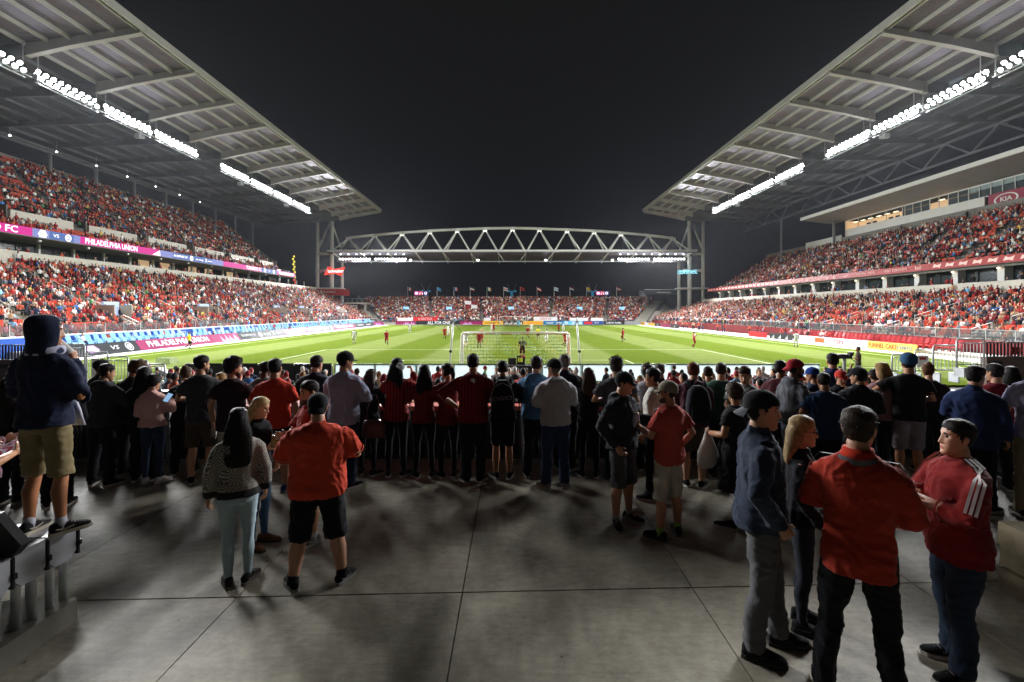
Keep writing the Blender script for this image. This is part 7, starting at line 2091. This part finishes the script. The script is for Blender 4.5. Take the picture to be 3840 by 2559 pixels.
I = R('ginger haired man in maroon hoodie with dark backpack', 2602, 7.0, 1362, yaw=6, top=('hoodie', '#4e2a36'), bot=('shorts', '#55504a'), hair=('short', '#6e3a1c'), arms=('rail', 'phone'), skin='#c8987c', head=(10, 8))
t = thing('backpack', 'slate backpack on back of man in maroon hoodie', 'backpack', I['w']((.03, -.15, 1.0))); t.rotation_euler = (0, 0, -.1)
m = MB(); m.rings([((0, -.06, -.04), (.14, 0, 0), (0, .08, 0)), ((0, -.08, .06), (.165, 0, 0), (0, .11, 0)), ((0, -.085, .25), (.16, 0, 0), (0, .115, 0)), ((0, -.07, .40), (.13, 0, 0), (0, .09, 0)), ((0, -.05, .47), (.07, 0, 0), (0, .05, 0))], 24, e=2.8); m.build('pack_body', cloth('#22242c'), t, True)
for sd in (-1, 1):
    m = MB(); m.tube([(sd * .10, -.03, .45), (sd * .12, .03, .52), (sd * .125, .16, .46), (sd * .13, .17, .25), (sd * .14, .08, .08)], .02, 6); m.build('strap', cloth('#22242c'), t, True)
m = MB(); m.bx(-.11, .11, -.2, -.175, .02, .2); m.build('front_pocket', cloth('#1c1e25'), t)
R('person in rust top with very short hair behind backpack', 2660, 7.85, 1373, yaw=0, top=('tee', '#7a3424'), hair=('shaved', '#2a1c16'), arms=('rail', 'rail'), skin='#a5744f')
R('man in dark green sweater with shaved head at rail', 2706, 7.35, 1359, yaw=4, bw=1.08, top=('sweater', '#1f4034'), hair=('shaved', '#2a2320'), arms=('rail', 'rail'), skin='#b98a6c')
R('young man in pale tee facing us and looking down', 2795, 7.0, 1371, yaw=-150, top=('tee', '#8f9896'), bot=('trousers', '#1c1f26'), hair=('quiff', '#3a281a'), arms=('fold', 'fwd'), skin='#c8987c', head=(-8, 18))
R('dark haired man in burgundy and grey at rail', 2925, 7.6, 1354, yaw=25, top=('tee', '#4a1c24'), hair=('short', '#15110f'), arms=('rail', 'rail'), skin='#8f6244')
R('bearded man in backward red cap and grey hoodie facing right', 2975, 6.95, 1348, yaw=72, bw=1.08, top=('hoodie', '#55565c'), bot=('jeans', '#3a3f4a'), hair=('capback', '#15110f', '#a02430'), arms=('down', 'fwd'), skin='#6e4630', head=(4, 4), beard=2)
R('man in blue cap and dark shirt at rail, facing left', 3070, 7.75, 1379, yaw=-50, top=('tee', '#1c2c44'), hair=('cap', '#2a1c14', '#23408e'), arms=('face', 'rail'), skin='#b98a6c')
R('man in dark blue tee with cropped hair, back turned', 3092, 6.6, 1396, yaw=2, bw=1.14, top=('tee', '#1f3354', .84, .62), bot=('trousers', '#111318'), hair=('shaved', '#1c1714'), arms=('hold', 'down'), skin='#8f6244', head=(-10, 5))
R('tall man in blue jacket above the row at rail', 3127, 7.95, 1326, yaw=3, top=('jacket', '#22345a'), hair=('fade', '#1d1612'), arms=('rail', 'rail'), skin='#b98a6c')
R('person in bright red cap facing us, hand on chin', 3152, 7.5, 1389, yaw=175, top=('jacket', '#15161a'), hair=('cap', '#1d1612', '#c23a30'), arms=('face', 'fold'), skin='#b98a6c', head=(0, 4))
R('man in black jacket and black cap, head turned left', 3222, 6.85, 1379, yaw=-14, bw=1.1, top=('jacket', '#1b1c20'), bot=('trousers', '#111216'), hair=('cap', '#1d1612', '#16171a'), arms=('fwd', 'fwd'), skin='#b98a6c', head=(-40, 3))
R('person in black raising a fist at rail', 3285, 7.8, 1385, yaw=-10, top=('jacket', '#131417'), hair=('short', '#1d1612'), arms=('wave', 'rail'), skin='#8f6244')
R('blonde woman in dusty pink top at rail', 3325, 7.4, 1360, fem=True, yaw=-14, top=('longtee', '#a07a78'), bot=('slim', '#14151a'), hair=('longwavy', '#8a6c40', .26), arms=('rail', 'rail'), skin='#c8987c', head=(-18, 4))
R('man in black tee, blue beanie cap and pale shorts, arm out', 3408, 7.2, 1330, yaw=-6, bw=1.06, top=('tee', '#191817', .86, .62), bot=('shorts', '#8c8488', -.05), shoe='#17181a', hair=('beanie', '#2a2018', '#2f5676'), arms=('out', 'fwd'), skin='#b98460', stance=.11)
R('woman with auburn top knot in black at rail', 3490, 7.6, 1362, fem=True, yaw=-5, bw=1.12, top=('tee', '#151518', .80, .8), bot=('slim', '#121316'), hair=('bun', '#5a3a20'), arms=('rail', 'rail'), skin='#c09274')
R('man in navy rain jacket with thick dark hair, back turned', 3655, 6.2, 1374, yaw=8, bw=1.10, top=('jacket', '#1d2a4e', .78), bot=('trousers', '#131720'), hair=('short', '#15110f'), arms=('fwd', 'down'), skin='#a87a5c', head=(22, 6), hs=1.04)
R('man in dark red tee right of navy jacket', 3735, 6.9, 1366, yaw=-8, bw=1.08, top=('tee', '#6a1620'), bot=('trousers', '#14151a'), hair=('short', '#1a1412'), arms=('fwd', 'fwd'), skin='#b98a6c', head=(-28, 5))
R('woman with long dark hair at right end of rail', 3800, 7.3, 1375, fem=True, top=('longtee', '#17171b'), bot=('slim', '#121316'), hair=('long', '#15110f', .36), arms=('rail', 'rail'), skin='#b98a6c')
R('man in pale lilac polo and beige trousers cut by right edge', 3895, 5.9, 1330, yaw=-10, top=('polo', '#a9a6c4', .86, .75), bot=('trousers', '#8d8468'), hair=('short', '#1d1612'), arms=('down', 'down'), skin='#b98460')
# ================================================================== players, officials and others on the pitch (small in the picture)
def small_person(label, xs, yfoot, yaw, shirt, short, sock, skin, hair, pose='stand', sleeve=None, Y=None, z=None, group=None, num=None, cat='person', h=1.80, name='player', bootc='#1a1a1c'):
    Y = Y or (F * (CAMZ - PZ) / (yfoot - HY)); z = PZ if z is None else z
    root = thing(name, label, cat, (xat(xs, Y), Y, z), -math.radians(yaw), group)
    root.scale = (h / 1.75,) * 3
    run = pose == 'run'
    A = {'stand': (((-.27, -.02, 1.14), (-.25, .10, .90)), ((.27, -.02, 1.14), (.25, .10, .90))), 'run': (((-.28, .12, 1.18), (-.2, .32, 1.26)), ((.29, -.22, 1.2), (.27, -.10, 1.0))),
         'keeper': (((-.32, .02, 1.16), (-.28, .16, .95)), ((.34, .02, 1.16), (.30, .18, .96))), 'hold': (((-.26, .05, 1.15), (-.14, .28, 1.2)), ((.26, .05, 1.15), (.14, .28, 1.2)))}[pose]
    L = (((-.1, 0, .9), (-.12, .18, .55), (-.12, -.02, .12)), ((.1, 0, .9), (.11, .05, .48), (.12, -.30, .26))) if run else (((-.1, 0, .9), (-.13, .04, .48), (-.15, 0, .06)), ((.1, 0, .9), (.13, .04, .48), (.15, 0, .06)))
    B = MB()
    B.rings([((0, 0, .95), (.12, 0, 0), (0, .08, 0)), ((0, 0, 1.35), (.13, 0, 0), (0, .08, 0)), ((0, 0, 1.46), (.06, 0, 0), (0, .06, 0)), ((0, 0, 1.56), (.052, 0, 0), (0, .055, 0))], 10)
    B.rings([((0, .03, 1.515), (.035, 0, 0), (0, .04, 0)), ((0, .015, 1.56), (.062, 0, 0), (0, .08, 0)), ((0, .005, 1.63), (.074, 0, 0), (0, .098, 0)), ((0, -.005, 1.69), (.07, 0, 0), (0, .092, 0)), ((0, -.01, 1.745), (.03, 0, 0), (0, .04, 0))], 12)
    B.tube([(0, .09, 1.64), (0, .115, 1.61), (0, .09, 1.60)], [.008, .014, .012], 6)
    for i, sd in enumerate((-1, 1)):
        e, w = A[i]
        B.tube([(sd * .18, 0, 1.42), e, w], [.048, .040, .028], 8)
        d = norm(np.array(w) - np.array(e)); 
        hand(B, w, d, sd, .6)
        B.tube([L[i][0], L[i][1], np.array(L[i][1]) * .35 + np.array(L[i][2]) * .65 + (0, -.02, 0), L[i][2]], [.085, .056, .055, .036], 10)
    B.build('body', mat('skin_' + skin[1:], hx(skin), rough=.6, var=.05), root, True)
    S = MB()
    S.rings([((0, -.005, z_), (a, 0, 0), (0, b, 0)) for z_, a, b in ((.84, .185, .135), (1.0, .175, .125), (1.2, .18, .13), (1.34, .20, .128), (1.42, .185, .105), (1.47, .11, .08), (1.49, .07, .065))], 14, e=2.3)
    for i, sd in enumerate((-1, 1)):
        e = np.array(A[i][0]); s_ = np.array((sd * .175, 0, 1.415))
        S.tube([s_, s_ * .3 + e * .7], [.068, .062], 8, 1)
    S.build('football_shirt', [cloth(shirt), cloth(sleeve or shirt)], root, True)
    H = MB()
    H.rings([((0, 0, .80), (.14, 0, 0), (0, .10, 0)), ((0, 0, .95), (.178, 0, 0), (0, .128, 0)), ((0, 0, 1.02), (.165, 0, 0), (0, .115, 0))], 14)
    for i in range(2):
        a, k = np.array(L[i][0]), np.array(L[i][1]); H.tube([a, a * .5 + k * .5, k + (0, 0, .04)], [.098, .096, .092], 10)
    H.build('shorts', cloth(short), root, True)
    K = MB()
    for i in range(2):
        k, a = np.array(L[i][1]), np.array(L[i][2]); K.tube([k * .85 + a * .15, k * .5 + a * .5 + (0, -.02, 0), a], [.055, .060, .042], 8)
    K.build('socks', cloth(sock), root, True)
    for i in range(2):
        a = np.array(L[i][2]); U = MB(); dz = -.03
        U.rings([((a[0], a[1] - .07, a[2] + dz), (.025, 0, 0), (0, 0, .03)), ((a[0], a[1] + .02, a[2] + dz + .005), (.042, 0, 0), (0, 0, .042)), ((a[0], a[1] + .13, a[2] + dz - .012), (.044, 0, 0), (0, 0, .026)), ((a[0], a[1] + .19, a[2] + dz - .018), (.02, 0, 0), (0, 0, .014))], 8); U.build('boot', cloth(bootc), root, True)
    Hh = MB()
    Hh.rings([((0, -.05, 1.60), (.072, 0, 0), (0, .065, 0)), ((0, -.02, 1.68), (.084, 0, 0), (0, .095, 0)), ((0, -.01, 1.73), (.068, 0, 0), (0, .08, 0)), ((0, -.01, 1.762), (.025, 0, 0), (0, .03, 0))], 12)
    Hh.build('hair', mat('hair_' + hair[1:], hx(hair), rough=.7, var=.15), root, True)
    if num: text('number', num, .30, (0, -.142, 1.22), (1, 0, 0), (0, -.05, 1), cloth('#d8d4d0'), root, extrude=.004, bold=.01)
    return root
RD, WH = ('#8e1a20', '#8a181e', '#2a1418'), ('#dedee0', '#e2e2e2', '#e4e4e4')
z2 = lambda x, y: (1280 + x / 1.838, 700 + y / 1.838)
G1, G2 = 'players in red', 'players in white'
K = 0
for (x, yv, team, yaw, pose, sk, hr, lab) in (
    (88, 1083, 'w', 178, 'stand', '#4e3224', '#141110', 'player in white with dark sleeves walking, leftmost of the white team'), (312, 1095, 'r', 165, 'run', '#8f6244', '#1a1411', 'player in red jogging on left side of pitch'),
    (472, 1008, 'w', 175, 'stand', '#4e3224', '#141110', 'player in white far out on the left side'), (712, 1055, 'r', 140, 'run', '#b98a6c', '#1a1411', 'player in red running left of the leaning pole'),
    (738, 1030, 'w', 30, 'stand', '#b98a6c', '#1a1411', 'player in white hidden behind the leaning pole'), (858, 1105, 'w', 20, 'stand', '#b98a6c', '#2a1c14', 'player in white inside left goal post'),
    (950, 1112, 'r', 10, 'stand', '#4e3224', '#141110', 'player in red seen through left part of net'), (968, 1080, 'r', 190, 'run', '#c8987c', '#c8a060', 'fair haired player in red behind the left of net'),
    (1038, 1003, 'w', 150, 'run', '#b98a6c', '#2a1c14', 'player in white above crossbar, left of centre'), (1050, 1007, 'r', 20, 'stand', '#b98a6c', '#1a1411', 'player in red above crossbar, left of centre'),
    (1286, 1048, 'r', 160, 'run', '#b98a6c', '#1a1411', 'bearded player in red above the keeper'), (1310, 1005, 'w', 170, 'run', '#c8987c', '#2a1c14', 'player in white with dark sleeves above the keeper'),
    (1415, 1083, 'w', -60, 'run', '#b98a6c', '#1a1411', 'player in white striding left behind net'), (1498, 1005, 'r', 60, 'stand', '#4e3224', '#141110', 'player in red standing right of the referee, far'),
    (1530, 1006, 'w', 5, 'stand', '#c8987c', '#3a281a', 'player in white standing far behind right post'), (1540, 1105, 'r', 100, 'run', '#c8987c', '#5a3a20', 'player in red running by right goal post'),
    (1940, 1070, 'r', -70, 'run', '#8f6244', '#141110', 'player in red running alone right of goal')):
    T = RD if team == 'r' else WH
    xs_, yf_ = z2(x, yv)
    small_person(lab, xs_, yf_, yaw, T[0], T[1], T[2], sk, hr, pose, sleeve='#23252c' if team == 'w' and K % 2 == 0 else None, group=G1 if team == 'r' else G2); K += 1
small_person('player in red shorts and white bib walking on right side', 2603, 1305, 80, '#a83a34', '#8e1a20', '#b03024', '#8f6244', '#141110', 'run', sleeve='#d8d4d4')
small_person('player in white by the right touchline boards', 2985, 1302, 20, '#e0e0e4', '#e4e4e4', '#e6e6e6', '#4e3224', '#141110', 'stand', group=G2)
small_person('referee in yellow shirt and black shorts behind net', *z2(1357, 1057), -20, '#e0d83a', '#17181b', '#17181b', '#b98a6c', '#15110f', 'run', name='referee')
small_person('assistant referee in yellow by the left boards', 710, 1310, 70, '#e6e03c', '#15161a', '#15161a', '#b98a6c', '#15110f', 'run', name='referee')
small_person('goalkeeper in dark maroon shirt number 25, back turned', *z2(1248, 1195), 0, '#241a20', '#3a1a20', '#2a1418', '#b98a6c', '#17120f', 'keeper', num='25', name='goalkeeper', h=1.88)
small_person('goalkeeper in light blue at the far goal', *z2(1222, 968), 180, '#3ab0d8', '#3ab0d8', '#3ab0d8', '#b98a6c', '#15110f', 'keeper', name='goalkeeper')
small_person('man in black crouching by the left corner barrier', 560, 1420, 60, '#17181a', '#17181a', '#17181a', '#c8987c', '#2a1c14', 'hold', Y=25, z=-1.95, name='person')
small_person('child in black beside man at left corner barrier', 588, 1420, -40, '#15161a', '#15161a', '#15161a', '#b98a6c', '#15110f', 'hold', Y=25, z=-2.05, name='person', h=1.7)
small_person('man in black holding up a fist by the black boards', 660, 1420, 20, '#121316', '#121316', '#121316', '#8f6244', '#15110f', 'stand', Y=26, z=-2.1, name='person', h=1.7)
small_person('steward seated below the boards left of goal', 1480, 1400, 170, '#1c1c20', '#1c1c20', '#1c1c20', '#6e4630', '#15110f', 'stand', Y=29.6, z=-2.2, name='person', h=1.7)
# camera operator at the right corner
I_ = small_person('camera operator in brown top behind the right boards', 3218, 1450, -60, '#55483c', '#1b1d22', '#1b1d22', '#8f6244', '#17120f', 'hold', Y=25.5, z=-1.15, name='person')
t = thing('tv_camera', 'large black television camera on pedestal at right corner', 'camera', (xat(3165, 25.2), 25.2, zat(1338, 25.2)))
m = MB(); m.bx(-.32, .34, -.13, .13, -.1, .14); m.build('camera_body', BLACK, t)
m = MB(); m.tube([(-.75, 0, .02), (-.32, 0, .02)], [.13, .1], 12); m.build('lens', mat('lens_grey', hx('#55585c'), rough=.3), t, True)
m = MB(); m.bx(.1, .3, -.3, -.14, .06, .26); m.build('viewfinder', BLACK, t)
m = MB(); m.tube([(.02, 0, -.1), (.02, 0, -1.9)], .08, 8); m.build('pedestal', STEEL_D, t)
m = MB(); m.tube([(.3, 0, -.05), (.62, .1, -.25)], .02, 6); m.build('pan_bar', BLACK, t)
bake_texts()
bake_people()

# night air lit by the floodlights
def haze_box(density):
    m = bpy.data.materials.new('night_haze'); m.use_nodes = True
    nt = m.node_tree; nt.nodes.clear()
    o_ = nt.nodes.new('ShaderNodeOutputMaterial'); v = nt.nodes.new('ShaderNodeVolumePrincipled')
    v.inputs['Color'].default_value = (.86, .9, 1, 1); v.inputs['Density'].default_value = density; v.inputs['Anisotropy'].default_value = .75
    nt.links.new(v.outputs[0], o_.inputs['Volume'])
    b = MB(); b.bx(-610, 610, -310, 910, PZ - 1.3, 40)
    b.build('haze', m, kind='stuff')
if HAZE > 0: haze_box(HAZE)
